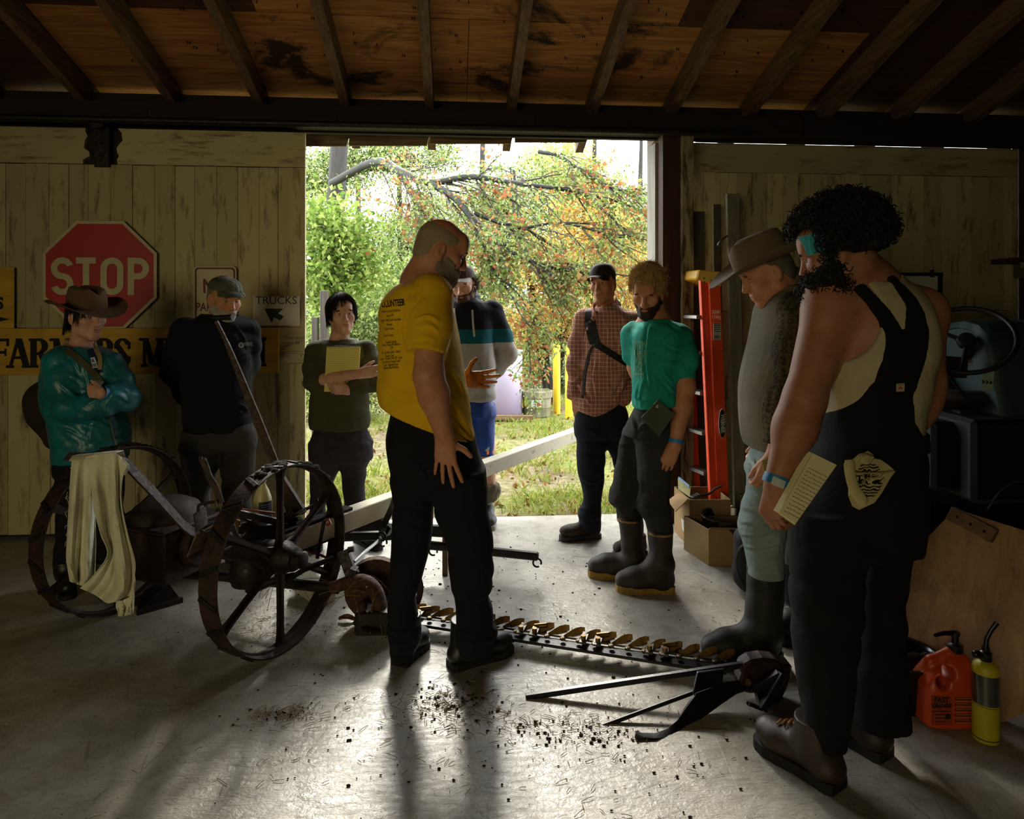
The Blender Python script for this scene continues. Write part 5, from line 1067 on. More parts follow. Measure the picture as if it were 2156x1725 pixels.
# ================================================================== man in a plaid shirt
c7 = crop(1180, 540, 4.793); c8 = crop(1180, 860, 4.313); Yp = 4.36; p = Person('tall person in a red checked shirt and dark baseball cap with hands in pockets', ((1265-CX)*Yp/F, Yp))
H = Head(at(1270, 600, Yp-.02), -28, 3, 2, 1.0, .94); neck = P3(c7, 440, 500, Yp+.02)
tor = rows_px(crows(c7, [(500, 340, 600, .09), (555, 262, 670, .125), (620, 222, 722, .14), (700, 212, 740, .15), (800, 215, 738, .155), (900, 225, 725, .155), (1000, 232, 710, .155), (1100, 228, 695, .155), (1200, 215, 680, .155), (1300, 195, 660, .155), (1400, 165, 630, .155), (1500, 142, 585, .15), (1560, 185, 500, .14), (1612, 290, 360, .12)]), Yp, .155)
shR, elR, wrR = P3(c7, 245, 640, Yp), P3(c7, 175, 1120, Yp+.05), P3(c7, 150, 1430, Yp-.02); shL, elL, wrL = P3(c7, 695, 650, Yp+.02), P3(c7, 720, 1110, Yp+.08), P3(c7, 618, 1470, Yp-.06)
fd = body_field(H, slim(tor, .045)[:9], [shR, wrR, wrL, wrL+Vector((0, 0, -.2))], .006); fd.loft(slim(tor, .045)[:9], .02); H.put(fd, neck, .052)
hand(fd, wrL, (-.05, -.05, -1), (-.6, .6, 0), 1, .95, (8, 10, 10, 12), (25, 20), 3); hand(fd, wrR, (.15, .1, -1), (.8, .5, 0), -1, .95, (8, 10, 10, 12), (25, 20), 3); p.add('body', fd, SKT)
s = NT('checked_cotton'); gp = s.coord(); sp = s.n('ShaderNodeSeparateXYZ', Vector=gp); wob = s.math('MULTIPLY', s.noise(gp, 6, 2), .012)
def line(axis, per, w): q = s.math('FRACT', s.math('MULTIPLY', s.math('ADD', axis, wob), 1/per)); return s.math('LESS_THAN', q, w)
xx = sp.outputs[0]; g1 = line(xx, .024, .12); g2 = line(sp.outputs[2], .026, .12); rn_ = s.noise(gp, 7, 4)
base = s.ramp(rn_, [(.3, lin('8c5144')), (.7, lin('a8705e'))]); s.base(s.mix(s.math('MULTIPLY', s.math('MAXIMUM', g1, g2), .75), base, lin('d4c2aa'))).rough(.9).spec(.2); s.bump(s.noise(s.coord((1, 1, .45)), 10, 4, .5, 1), .5, .03)
PLAID = s.mat; PS = shirt(p, PLAID, tor, [[(shR, .072), (shR.lerp(elR, .5), .070), (elR, .064), (wrR, .050)], [(shL, .072), (shL.lerp(elL, .5), .070), (elL, .064), (wrL, .050)]], (neck+Vector((-.03, -.03, .0)), (-.15, -.3, 1)), .060, None, (.010, 36), 51, .008, 'shirt', 2.3)
creases(PS, c7, [[(330, 600), (280, 720), (250, 850)], [(560, 720), (590, 850), (600, 1000)], [(480, 1000), (470, 1150), (480, 1330)], [(180, 1290), (240, 1400), (310, 1500)], [(650, 1240), (610, 1340), (550, 1440)], [(440, 640), (480, 760), (470, 900)], [(360, 1050), (340, 1200), (360, 1400)], [(620, 600), (660, 700), (690, 820)], [(120, 1120), (180, 1150), (230, 1120)], [(100, 1280), (160, 1260), (200, 1200)]], .011, 3)
for pts in ([(370, 470, -.02), (330, 500, -.05), (345, 560, -.125), (390, 600, -.13)], [(570, 420, .06), (530, 480, -.03), (470, 540, -.11), (440, 600, -.13)]):
    a = [P3(c7, x, y, Yp+oy) for x, y, oy in pts]; q = spline(a, 10); mb = MB(); mb.grid([[k+Vector((0, .012, .010)) for k in q], q, [k+Vector((.03 if pts[0][0] > 500 else -.02, .0, -.045)) for k in q]], .003); p.mb('collar', mb, PLAID)
for y in (655, 815, 1080, 1240, 1390):
    hit = P3(c7, 400-(y-655)*.10, y, 4.0); bv = BVHTree.FromPolygons([tuple(v.co) for v in PS.data.vertices], [tuple(f.vertices) for f in PS.data.polygons]); h_ = bv.ray_cast(hit-p.b, Vector((0, 1, 0)))
    if h_[0]: MB().lathe([(.006, 0), (.006, .003)], 10, Matrix.Translation(h_[0]) @ Matrix.Rotation(R(90), 4, 'X')).build('button', flat('pale_button', 'b0a48c', .4), p.o)
NYL = cloth('black_webbing', '15140f', .7); band_on(PS.data, [P3(c7, 318, 540, 3.9)-p.b, P3(c7, 300, 640, 3.9)-p.b, P3(c7, 318, 760, 3.9)-p.b, P3(c7, 352, 880, 3.9)-p.b], .062, NYL, 'sling_strap', p.o, (0, 1, 0), .006)
band_on(PS.data, [P3(c7, 352, 880, 3.9)-p.b, P3(c7, 480, 960, 3.9)-p.b, P3(c7, 600, 1035, 3.9)-p.b, P3(c7, 690, 1090, 3.9)-p.b], .038, NYL, 'sling_strap', p.o, (0, 1, 0), .006)
band_on(PS.data, [P3(c7, 330, 900, 3.9)-p.b, P3(c7, 285, 1000, 3.9)-p.b, P3(c7, 245, 1200, 3.9)-p.b, P3(c7, 222, 1430, 3.9)-p.b], .014, NYL, 'strap_end', p.o, (0, 1, 0), .006)
cap(p.o, p.b, H, cloth('charcoal_cap', '2a2522'), cloth('cap_peak', '2c2724'), .086, .080, .103, .052, -.012, .085, .068, 2, .02)
short_hair(p, H, HBR, .004, .02, -.05, 3, .002, .006); H.eyes(p.o, p.b, '2a2620', .2, '241810', '8a5040', SKT)
pel = rows_px(crows(c8, [(-40, 125, 620, .145), (60, 118, 625, .15), (160, 132, 610, .15), (240, 140, 600, .145)]), Yp, .15)
NAVY = cloth('navy_trousers', '151a24', .9, .15)
TJ = trousers(p, NAVY, pel, [leg_rows(crows(c8, [(150, 135, 430), (300, 146, 416), (500, 150, 400), (600, 165, 392), (700, 192, 386), (850, 202, 366), (950, 162, 372), (1050, 176, 362), (1100, 180, 356)]), Yp), leg_rows(crows(c8, [(150, 410, 620, .02), (300, 425, 650, .02), (540, 490, 690, .02), (800, 550, 730, .0), (1000, 575, 745, -.05), (1180, 600, 750, -.08)]), Yp)], (.007, 36), 52)
creases(TJ, c8, [[(160, 900), (260, 920), (370, 880)], [(170, 980), (270, 1010), (365, 990)], [(200, 640), (280, 680), (385, 640)], [(420, 280), (330, 230), (220, 200)], [(165, 1050), (260, 1070), (355, 1060)]], .009, 3)
BRN = flat('brown_walking_shoe', '3a2c1e', .7, 0, .4, .25, 40, .3, 90)
for heel, toe in ((gnd(1262, 1131), gnd(1178, 1139)), (gnd(1358, 1168), gnd(1292, 1176))):
    u = (toe-heel).normalized(); fd, _, sd = boot(toe, heel, heel+u*.06+Vector((0, 0, .10)), .048, heel+u*.06+Vector((0, 0, .13)), .05, .03, .065, .03, .0065); b_ = p.add('shoe', fd, BRN); p.mb('sole', sole_mb(toe, heel, .049, .032), flat('dark_rubber', ''), False, None, 0, b_); p.mb('laces', lace_mb(heel+u*.11+Vector((0, 0, .115)), heel+u*.18+Vector((0, 0, .085)), sd, 4, .018), flat('dark_lace', '1c1610', .8), True, None, 0, b_)
# ================================================================== young man in a teal t-shirt
Yt = 3.62; p = Person('fair-haired bearded person in a teal t-shirt and rubber boots looking down', ((1370-CX)*Yt/F, Yt))
H = Head(at(1364, 615, Yt-.03), -24, 26, -3, 1.02, .97); neck = P3(c7, 950, 640, Yt+.04)
tor = rows_px(crows(c7, [(640, 850, 1090, .09), (700, 775, 1200, .135), (770, 735, 1240, .155), (850, 718, 1250, .16), (950, 722, 1225, .16), (1050, 728, 1180, .155), (1150, 732, 1150, .15), (1250, 735, 1150, .15), (1350, 735, 1160, .15), (1450, 732, 1165, .15), (1520, 738, 1150, .145), (1580, 745, 1130, .14)]), Yt, .155)
shL, elL, wrL = P3(c7, 1195, 830, Yt-.02), at(1441, 815, Yt-.06), at(1421, 938, Yt-.12); shR, elR, wrR = P3(c7, 745, 800, Yt+.08), P3(c7, 760, 1120, Yt+.20), P3(c7, 860, 1330, Yt+.22)
fd = body_field(H, slim(tor, .045)[:8], [shR, wrR, wrL, wrL+Vector((0, 0, -.2))], .0055); fd.loft(slim(tor, .045)[:8], .02); H.put(fd, neck, .058); fd.cone(neck, shL, .05, .055, .05); fd.cone(neck, shR, .05, .055, .05)
arm(fd, shL, elL, wrL, (.058, .056, .050, .032)); arm(fd, shR, elR, wrR, (.052, .046, .042, .029)); hand(fd, wrL, (-.42, -.06, -.9), (.25, 1, 0), -1, 1.0, (20, 22, 24, 26), (18, 30), 4); hand(fd, wrR, (.7, .1, -.6), (0, 1, 0), -1, 1, (25, 28, 30, 32), (35, 30)); p.add('body', fd, SKT)
TS = cloth('teal_cotton', '178674', .9, .14, wr=.45); TSH = shirt(p, TS, tor, [[(shL, .076), (shL.lerp(elL, .4), .076), (shL.lerp(elL, .82)+Vector((-.012, 0, 0)), .073)], [(shR, .074), (shR.lerp(elR, .7), .070)]], (neck+Vector((-.02, -.03, .02)), (-.2, -.3, 1)), .063, (P3(c7, 740, 1530, Yt), (.12, 0, -1)), (.009, 34), 61, .0075, 't_shirt', 2.3)
creases(TSH, c7, [[(900, 720), (870, 1000), (900, 1300)], [(960, 750), (930, 1050), (960, 1380)], [(1190, 760), (1060, 850), (1035, 1080)], [(760, 1420), (900, 1450), (1150, 1400)], [(780, 1280), (765, 1400), (770, 1500)], [(830, 1250), (805, 1400), (810, 1510)], [(1020, 1200), (1080, 1300), (1150, 1370)], [(1000, 1060), (1060, 1200), (1130, 1280)], [(1090, 640), (1150, 690), (1220, 740)], [(740, 860), (770, 1000), (760, 1150)], [(1080, 900), (1180, 930), (1290, 900)], [(1060, 1010), (1170, 1030), (1300, 1010)]], .010, 3)
TP = flat('faded_print', '7f9a78', .85)
def tee(txt, x, y, size, sx, rz=0):
    me = text_mesh(txt, size, 0, 'CENTER'); fine(me, .03); me.transform(Matrix.Translation(P3(c7, x, y, 3.2)-p.b) @ Matrix.Rotation(R(rz), 4, 'Y') @ Matrix(((sx, 0, 0, 0), (0, 0, -1, 0), (0, 1, 0, 0), (0, 0, 0, 1)))); drape('print', me, TSH.data, Vector((0, 0, CH))-p.b, TP, TSH, .0015)
for t_, x, y, sz, sx, rz in (('IIYIIKI', 815, 880, .030, .8, 0), ('I KI', 800, 920, .03, .7, 0), ('o', 800, 965, .03, .8, 0), ('R', 795, 1010, .04, .8, 0), ('FE', 790, 1050, .034, .7, 0), ('F', 795, 1090, .035, .8, 0), ('ZX', 790, 1140, .034, .7, 0), ('====', 795, 1190, .03, .6, 0), ('-', 775, 1225, .04, .8, 0), ('l l', 760, 960, .06, .5, 0), ('VV', 850, 990, .05, .45, 0), ('l', 850, 1060, .05, .5, 0)): tee(t_, x, y, sz, sx, rz)
for xa in (740, 815): band_on(TSH.data, [P3(c7, xa+20, 870, 3.2)-p.b, P3(c7, xa+8, 1020, 3.2)-p.b, P3(c7, xa, 1230, 3.2)-p.b], .0028, TP, 'print_line', p.o, (-.08, 1, 0), .0015, 20, .001)
BLD = hairmat('hair_fair', 'a58250'); short_hair(p, H, BLD, .018, .078, -.035, 6, .009, .0055, name='hair', fr=100); mop(p, H, BLD, 900, lambda a: .088 if abs(a) < .9 else (.02 if abs(a) < 1.9 else -.04), .0017, .026, 14, .0065, start=.9, jit=.010); mb = MB(); rnd = random.Random(14)
for i in range(420):
    a, b = rnd.uniform(-PI, PI), rnd.uniform(.5, 1.35); n_ = np.array((math.sin(b)*math.sin(a), math.sin(b)*math.cos(a), math.cos(b)))
    if n_[1] > .75 and n_[2] < .45: continue
    q = Vector(H.p(n_[0]*.095, n_[1]*.116-.012, n_[2]*.105+.042)); strands(mb, [q], [H.A @ (n_*.5+np.array((rnd.uniform(-.6, .6), rnd.uniform(-.4, .6), rnd.uniform(-.4, .4))))], .030, .0014, rnd, .008, .8, 7, 3, .1)
p.mb('hair_curls', mb, BLD); beard(p, H, hairmat('beard_brown', '2e1d10'), .006, 7, .002, .010, True, .005); H.eyes(p.o, p.b, '2a2620', .95, '2a1a0e', '8a4a3c', SKT)
mb = MB(); ax = (wrL-elL).normalized(); x_, d_, z_ = frame(ax); mb.lathe([(.0385, -.010), (.039, 0), (.0385, .010)], 22, Mx(elL.lerp(wrL, .93), x_, z_, d_), 0, False); p.mb('wristband', mb, flat('blue_band', ''))
pel = rows_px(crows(c8, [(-30, 640, 1000, .13), (60, 632, 1005, .14), (150, 605, 1000, .145), (240, 572, 1000, .145)]), Yt, .14)
GJ = cloth('washed_black_denim', '2b2a29', .92, .2, wr=.6)
TJ = trousers(p, GJ, pel, [leg_rows(crows(c8, [(200, 585, 740, .05), (300, 542, 697, .06), (400, 526, 697, .07), (550, 500, 696, .07), (700, 470, 700, .06), (800, 443, 692, .05), (850, 448, 690, .06), (900, 500, 692, .08), (960, 515, 722, .10), (1020, 525, 728, .10)]), Yt), leg_rows(crows(c8, [(200, 690, 1000, -.03), (300, 690, 1002, -.03), (500, 695, 1000, -.03), (700, 704, 990, -.03), (850, 686, 984, -.04), (910, 692, 1000, -.04), (970, 740, 1006, -.04), (1050, 775, 1014, -.04), (1110, 795, 1018, -.04), (1140, 798, 1018, -.04)]), Yt)], (.008, 40), 62, .0075)
creases(TJ, c8, [[(690, 280), (800, 300), (920, 280)], [(545, 330), (620, 320), (690, 300)], [(680, 200), (660, 120), (640, 60)], [(690, 880), (830, 930), (990, 900)], [(700, 950), (860, 990), (1010, 970)], [(455, 850), (560, 890), (690, 860)], [(505, 920), (600, 960), (715, 940)], [(520, 430), (600, 460), (690, 450)], [(700, 620), (740, 700), (720, 800)], [(790, 1050), (900, 1070), (1010, 1050)], [(700, 200), (760, 150), (840, 130)]], .009, 3.4)
RB = flat('brown_rubber', '241c15', .62, 0, .4, .2, 30, .15, 80); TRIM = flat('ochre_trim', '8a6a2a', .7, 0, .4, .3, 30)
def wellington(p, rows, Y, toe, heel, w, mat, solemat, trim=None, sole=.03, toe_h=.08, h=.0065, pw=2.0):
    R_ = leg_rows(rows, Y); P = [(r[1]+sx*r[3], r[2]+sx*r[4], r[0]) for r in R_ for sx in (-1, 1)]+[tuple(toe), tuple(heel)]; fd = fld(P, .06, h); fd.loft(R_, .01, pw); toe, heel = np.array(tuple(toe)), np.array(tuple(heel)); d = toe-heel; u = d/np.linalg.norm(d); up = np.array((0, 0, 1.)); sd = np.array((u[1], -u[0], 0))
    ball = heel+d*.70; ank = np.array((R_[-1][1], R_[-1][2], R_[-1][0])) if R_[-1][0] < R_[0][0] else np.array((R_[0][1], R_[0][2], R_[0][0]))
    fd.cone(heel+u*w+up*(sole+.028), ball+up*(sole+.030), w*.98, w*1.02, .03, fl=(up, .85)); fd.cone(ball+up*(sole+.030), toe-u*w*.85+up*(sole+.026), w*1.02, w*.88, .03, fl=(up, toe_h*.6/w)); fd.cone(heel+u*(w+.005)+up*(sole+.03), ank, w*.98, w*1.02, .04); fd.cone(ank, heel+d*.62+up*(sole+.04), w*.95, w*.75, .05)
    fd.cut((0, 0, sole*.4), -up); fd.folds(.004, 45, 9); b_ = p.add('boot', fd, mat); p.mb('sole', sole_mb(toe, heel, w*1.04, sole+.006), solemat, False, None, 0, b_)
    if trim: top = max(R_); mb = MB(); mb.lathe([(1.015, -.005), (1.03, 0), (1.015, .005)], 28, Matrix.Translation((top[1], top[2], top[0]-.012)) @ Matrix.Diagonal((top[3], top[4], 1, 1)), 0, False); p.mb('top_trim', mb, trim, True, None, 0, b_)
    return b_
wellington(p, crows(c8, [(985, 518, 736, .09), (1100, 540, 742, .10), (1250, 550, 746, .10), (1340, 572, 748, .10), (1400, 590, 752, .10)]), Yt, gnd(1238, 1213)+Vector((0, .0, 0)), gnd(1356, 1212), .056, RB, TRIM, TRIM)
wellington(p, crows(c8, [(1105, 795, 1020, -.06), (1250, 806, 1012, -.06), (1350, 815, 1000, -.06), (1420, 825, 1000, -.06)]), Yt, gnd(1296, 1243), gnd(1418, 1244), .057, RB, TRIM, TRIM)
# ================================================================== man in a cowboy hat
cc = crop(1450, 400, 2.4646); cb = crop(1100, 950, 2.653); Yc = 2.90; p = Person('person in a grey cowboy hat and fleece vest standing by the orange ladder', ((1620-CX)*Yc/F, Yc))
H = Head(at(1616, 577, Yc-.02), -92, 25, 0, 1.04); neck = P3(cc, 500, 545, Yc+.02)
tor = rows_px(crows(cc, [(500, 430, 600, .10), (560, 385, 650, .16), (620, 362, 665, .19), (700, 350, 670, .205), (800, 330, 670, .21), (900, 305, 668, .21), (1000, 286, 662, .21), (1100, 281, 655, .21), (1200, 285, 650, .205), (1280, 294, 645, .20), (1330, 308, 640, .195)]), Yc, .2)
shL, elL, wrL = P3(cc, 575, 640, Yc-.14), P3(cc, 500, 1080, Yc-.16), P3(cc, 440, 1390, Yc-.15); shR = P3(cc, 570, 640, Yc+.18); elR = P3(cc, 540, 1050, Yc+.22); wrR = P3(cc, 420, 1300, Yc+.2)
fd = body_field(H, slim(tor, .05)[:8], [shL, wrL, wrR, wrL+Vector((-.2, 0, -.1))], .0055); fd.loft(slim(tor, .05)[:8], .02); H.put(fd, neck, .06)
fd.cone(elL, wrL, .044, .030, .02); hand(fd, wrL, (-.35, 0, -.9), (.15, .95, 0), -1, 1.02, (35, 38, 40, 42), (20, 40), 3); fd.cone(elR, wrR, .044, .03, .02); hand(fd, wrR, (-.6, 0, -.7), (0, -1, .2), 1, 1.0, (35, 38, 40, 42), (20, 40), 3); p.add('body', fd, SKR)
def ccol(fd): fd.cone(neck+Vector((.02, 0, -.02)), neck+Vector((.005, 0, .055)), .085, .078, .02)
FLV = cloth('grey_fleece', '625b4b', .95, .12, wr=.3); VST = shirt(p, FLV, tor, [], (neck+Vector((-.03, 0, .03)), (-.35, 0, 1)), .066, None, (.006, 26), 71, .008, 'vest', 2.4, ccol)
s = NT('patterned_olive'); v_ = s.coord(); vo = s.n('ShaderNodeTexVoronoi', Vector=v_, Scale=42.0, Randomness=.25); rg_ = s.math('ABSOLUTE', s.math('SUBTRACT', vo.outputs['Distance'], .38)); s.base(s.mix(s.ramp(rg_, [(.06, .75), (.14, .0)]), s.ramp(s.noise(v_, 9, 4), [(.3, lin('3a3119')), (.7, lin('504426'))]), lin('14100a'))).rough(.9).spec(.2); s.bump(s.noise(s.coord((1, 1, .5)), 12, 4, .5, 1), .5, .03)
for sh_, el_, wr_2 in ((shL, elL, wrL), (shR, elR, wrR)):
    fd = fld([sh_, el_, wr_2], .12, .0075); 
    for a, b, ra, rb in ((sh_, sh_.lerp(el_, .5), .085, .080), (sh_.lerp(el_, .5), el_, .080, .068), (el_, el_.lerp(wr_2, .75), .066, .056), (el_.lerp(wr_2, .2), el_.lerp(wr_2, .3), .072, .072)): fd.cone(a, b, ra, rb, .03)
    e = el_.lerp(wr_2, .75); fd.cut(e, np.array(tuple(wr_2-el_))); fd.folds(.010, 44, 8); p.add('sleeve', fd, s.mat)
hat(p.o, p.b, H, cloth('grey_brown_felt', '6a5a44', .85, .12, wr=.15), .115, .084, .106, .105, .030, cloth('felt_band', '4a3d2c'), .052, -.012, .022, .012, 2)
short_hair(p, H, hairmat('hair_grey_short', '5a5244'), .004, .03, -.055, 3, .002, .005); H.eyes(p.o, p.b, '2a2620', .8, '4a3f30', '8a5040', SKR)
pel = rows_px(crows(cb, [(-60, 1292, 1590, .19), (60, 1268, 1590, .19), (140, 1264, 1560, .18)]), Yc, .19)
JEAN = cloth('pale_denim', '7d8b89', .92, .18, wr=.6)
TJ = trousers(p, JEAN, pel, [leg_rows(crows(cb, [(80, 1266, 1500, -.06), (200, 1262, 1490, -.06), (300, 1236, 1475, -.06), (400, 1214, 1468, -.06), (450, 1216, 1465, -.06), (500, 1235, 1460, -.05), (560, 1250, 1456, -.05), (640, 1262, 1455, -.05), (690, 1265, 1452, -.05)]), Yc), leg_rows(crows(cb, [(80, 1370, 1600, .14), (250, 1400, 1600, .16), (420, 1420, 1590, .18), (560, 1440, 1570, .2), (620, 1445, 1565, .2)]), Yc)], (.006, 46), 72, .0075)
creases(TJ, cb, [[(1268, 100), (1370, 150), (1480, 140)], [(1262, 190), (1350, 230), (1480, 230)], [(1236, 320), (1340, 330), (1460, 290)], [(1220, 395), (1330, 400), (1460, 360)], [(1222, 465), (1330, 470), (1450, 430)], [(1245, 535), (1340, 540), (1450, 510)], [(1285, 30), (1300, 100), (1290, 170)]], .010, 3.6)
NEO = flat('black_neoprene', '17150f', .6, 0, .4, .2, 30); OLR = flat('olive_rubber', '24231a', .5, 0, .5, .15, 30)
b_ = wellington(p, crows(cb, [(640, 1260, 1460, -.04), (800, 1256, 1455, -.04), (930, 1250, 1442, -.04), (1010, 1262, 1436, -.04)]), Yc, gnd(1478, 1392), gnd(1640, 1386), .060, NEO, OLR, None, .035, .085)
wellington(p, crows(cb, [(600, 1448, 1560, .22), (800, 1454, 1556, .24), (960, 1455, 1550, .24)]), Yc, gnd(1626, 1355), gnd(1720, 1330), .056, NEO, OLR, None, .035, .085)
# ================================================================== man in black overalls
cd = crop(1450, 400, 2.4646); ce = crop(1500, 1050, 2.555); Yv = 2.22; p = Person('curly-haired bearded person in black overalls and white vest seen from behind', ((1790-CX)*Yv/F, Yv))
H = Head(at(1764, 537, Yv-.02), -122, 18, 0, 1.06); neck = P3(cd, 930, 490, Yv+.02)
tor = rows_px(crows(cd, [(470, 830, 1060, .08), (500, 770, 1120, .10), (560, 735, 1185, .125), (650, 725, 1230, .145), (750, 722, 1248, .155), (850, 712, 1245, .16), (950, 700, 1222, .16), (1050, 692, 1195, .165), (1150, 688, 1165, .17), (1250, 690, 1160, .175), (1320, 690, 1170, .175)]), Yv, .16)
shL, elL, wrL = P3(cd, 735, 610, Yv-.02), P3(cd, 600, 1090, Yv-.08), P3(cd, 452, 1530, Yv-.12); shR, elR, wrR = P3(cd, 1200, 640, Yv+.02), P3(cd, 1225, 1010, Yv+.02), P3(cd, 1140, 1290, Yv-.02)
fd = body_field(H, slim(tor, .012), [shR, wrR, wrL, wrL+Vector((-.05, 0, -.22)), wrR+Vector((-.2, 0, -.1))], .005); fd.loft(slim(tor, .012), .02); H.put(fd, neck, .066); fd.cone(neck, shL, .055, .075, .06); fd.cone(neck, shR, .055, .075, .06)
arm(fd, shL, elL, wrL, (.080, .060, .058, .035), .05); arm(fd, shR, elR, wrR, (.076, .058, .055, .034), .05)
hand(fd, wrL, (-.12, .05, -1), (.9, .45, .0), -1, 1.08, (42, 40, 40, 40), (20, 55), 2); hand(fd, wrR, (-.5, .2, -.8), (-.5, -.5, .2), 1, 1.05, (30, 30, 30, 30), (30, 30), 3); p.add('body', fd, SKB)
WT = cloth('off_white_rib', 'aea283', .92, .1, wr=.25); tk = slim(tor[:-1], -.002)
def tank(fd):
    for a in (shL, shR): fd.ell(tuple(a+Vector((-.035 if a is shL else .02, 0, -.04))), (.105, .3, .155), None, .01, True)
fd = fld([(r[1]+sx*r[3], r[2]+sx*r[4], r[0]) for r in tk for sx in (-1, 1)], .06, .006); fd.loft(tk, .01, 2.4); fd.cone(neck, shL, .055+.004, .079, .06); fd.cone(neck, shR, .055+.004, .079, .06)
e = P3(cd, 690, 640, Yv); fd.ell((e.x, e.y, e.z), (.135, .4, .155), None, .01, True); e = P3(cd, 1300, 640, Yv); fd.ell((e.x, e.y, e.z), (.075, .4, .16), None, .01, True); fd.cone(neck+Vector((0, -.02, .005)), neck+Vector((-.02, 0, .2)), .085, .15, .01, True)
fd.cut(P3(cd, 400, 548, Yv), (-.55, 0, .45)); fd.folds(.004, 30, 5); TK = p.add('tank_top', fd, WT)
# overalls: a wide crossing yoke at the back that spreads into the trousers
ov = slim(tor, -.007); BKD = cloth('black_denim', '0c0c0e', .92, .2, wr=.4)
fd = fld([(r[1]+sx*r[3], r[2]+sx*r[4], r[0]) for r in ov for sx in (-1, 1)], .06, .006); fd.loft(ov, .01, 2.4); fd.cone(neck, shL, .055+.011, .086, .06); fd.cone(neck, shR, .055+.011, .086, .06); D0 = fd.D.copy()
Lq = [cd(*q) for q in ((770, 440), (880, 500), (960, 590), (1010, 680), (1022, 770), (1005, 880), (960, 990), (890, 1090), (800, 1180), (690, 1258))]; Rq = [cd(*q) for q in ((1150, 440), (1205, 560), (1238, 650), (1244, 760), (1225, 880), (1190, 980), (1160, 1060), (1150, 1100), (1150, 1200), (1200, 1280))]; Vq = [cd(*q) for q in ((905, 430), (970, 490), (1045, 620), (1109, 752), (1140, 600), (1105, 500), (1085, 430))]
X, Y_, Z = np.meshgrid(fd.ax[0], fd.ax[1], fd.ax[2], indexing='ij', sparse=True); zc = fd.ax[2]; pyz = CY-(zc-CH)*F/(Yv-.15); sc = F/(Yv-.15)
def xa(Q, fill): a = np.array(Q); return np.interp(pyz, a[:, 1], a[:, 0], left=a[0, 0], right=fill)
xl, xr = (xa(Lq, 1500)-CX)/sc, (xa(Rq, 2200)-CX)/sc; iv = np.array(Vq); vl = (np.interp(pyz, iv[:4, 1], iv[:4, 0])-CX)/sc; vr = (np.interp(pyz, iv[3:, 1][::-1], iv[3:, 0][::-1])-CX)/sc; below = pyz > iv[3, 1]
m = np.maximum(xl[None, None, :]-X, X-xr[None, None, :]); g_ = np.where(below[None, None, :], -1, np.minimum(X-vl[None, None, :], vr[None, None, :]-X)); m = np.maximum(m, g_); back = np.clip((Y_-Yv)/.02, 0, 1); m = m*np.where(pyz > iv[3, 1]+330, 0, 1)[None, None, :]-np.where(pyz > iv[3, 1]+330, 1, 0)[None, None, :]
fd.D = np.maximum(fd.D, (m+0*Y_).astype(np.float32)); fd.folds(.003, 30, 4)
fd.cut(P3(cd, 400, 548, Yv), (-.55, 0, .45)); YK = p.add('overall_bib', fd, BKD)
pel = rows_px([(905, 1729, 1915, .18), (960, 1722, 1925, .185), (1020, 1712, 1932, .185), (1080, 1690, 1932, .18), (1150, 1678, 1925, .165)], Yv, .18)
L1 = leg_rows(crows(ce, [(60, 450, 800, -.05), (200, 438, 800, -.05), (400, 436, 795, -.06), (600, 440, 788, -.07), (750, 445, 772, -.08), (880, 462, 757, -.08), (1000, 476, 745, -.08), (1150, 495, 732, -.08), (1280, 513, 722, -.08), (1330, 520, 716, -.08)]), Yv)
L2 = leg_rows(crows(ce, [(60, 740, 1080, .07), (200, 780, 1062, .08), (330, 790, 1046, .08), (500, 792, 1024, .07), (700, 790, 1020, .06), (900, 768, 1026, .05), (1050, 755, 1030, .05), (1150, 748, 1032, .04), (1195, 742, 1032, .04)]), Yv)
trousers(p, BKD, pel, [L1, L2], (.010, 34), 82, .0075, (), 'overalls')
BRB = flat('brown_boot_leather', '2e2216', .5, 0, .45, .3, 25, .15, 90)
heel, toe = gnd(1768, 1668), gnd(1768, 1668)+Vector((-.165, .245, 0)); u = (toe-heel).normalized(); ank = heel+u*.075+Vector((0, 0, .12)); fd, u_, sd = boot(toe, heel, ank, .056, ank+Vector((0, 0, .07)), .058, .032, .078, .035, .0055); bt = p.add('boot', fd, BRB)
p.mb('sole', sole_mb(toe, heel, .057, .034), SOLE, False, None, 0, bt); p.mb('laces', lace_mb(heel+u*.125+Vector((0, 0, .152)), heel+u*.205+Vector((0, 0, .112)), sd, 5, .02, .0035), flat('tan_lace', '8a5f2a', .8), True, None, 0, bt)
heel, toe = gnd(1868, 1602), gnd(1868, 1602)+Vector((-.15, .25, 0)); u = (toe-heel).normalized(); ank = heel+u*.075+Vector((0, 0, .12)); fd, u_, sd = boot(toe, heel, ank, .056, ank+Vector((0, 0, .08)), .058, .032, .078, .035, .006); bt = p.add('boot', fd, BRB); p.mb('sole', sole_mb(toe, heel, .057, .034), SOLE, False, None, 0, bt)
AF = hairmat('hair_black', '110b08'); mb = MB(); rnd = random.Random(31)
short_hair(p, H, AF, .034, .045, -.012, 8, .010, .006, name='hair', fr=90)
for i in range(2300):
    a, b = rnd.uniform(-PI, PI), math.acos(rnd.uniform(-.45, 1)); n_ = np.array((math.sin(b)*math.sin(a), math.sin(b)*math.cos(a), math.cos(b)))
    if n_[1] > .35 and n_[2] < .35: continue
    rr_ = 1.0+.12*rnd.random(); q = Vector(H.p(n_[0]*.115*rr_, n_[1]*.128*rr_-.022, n_[2]*.112*rr_+.055)); strands(mb, [q], [H.A @ (n_+np.array((rnd.uniform(-.7, .7), rnd.uniform(-.7, .7), rnd.uniform(-.7, .5))))], .030, .0032, rnd, .010, 1.3, 9, 3)
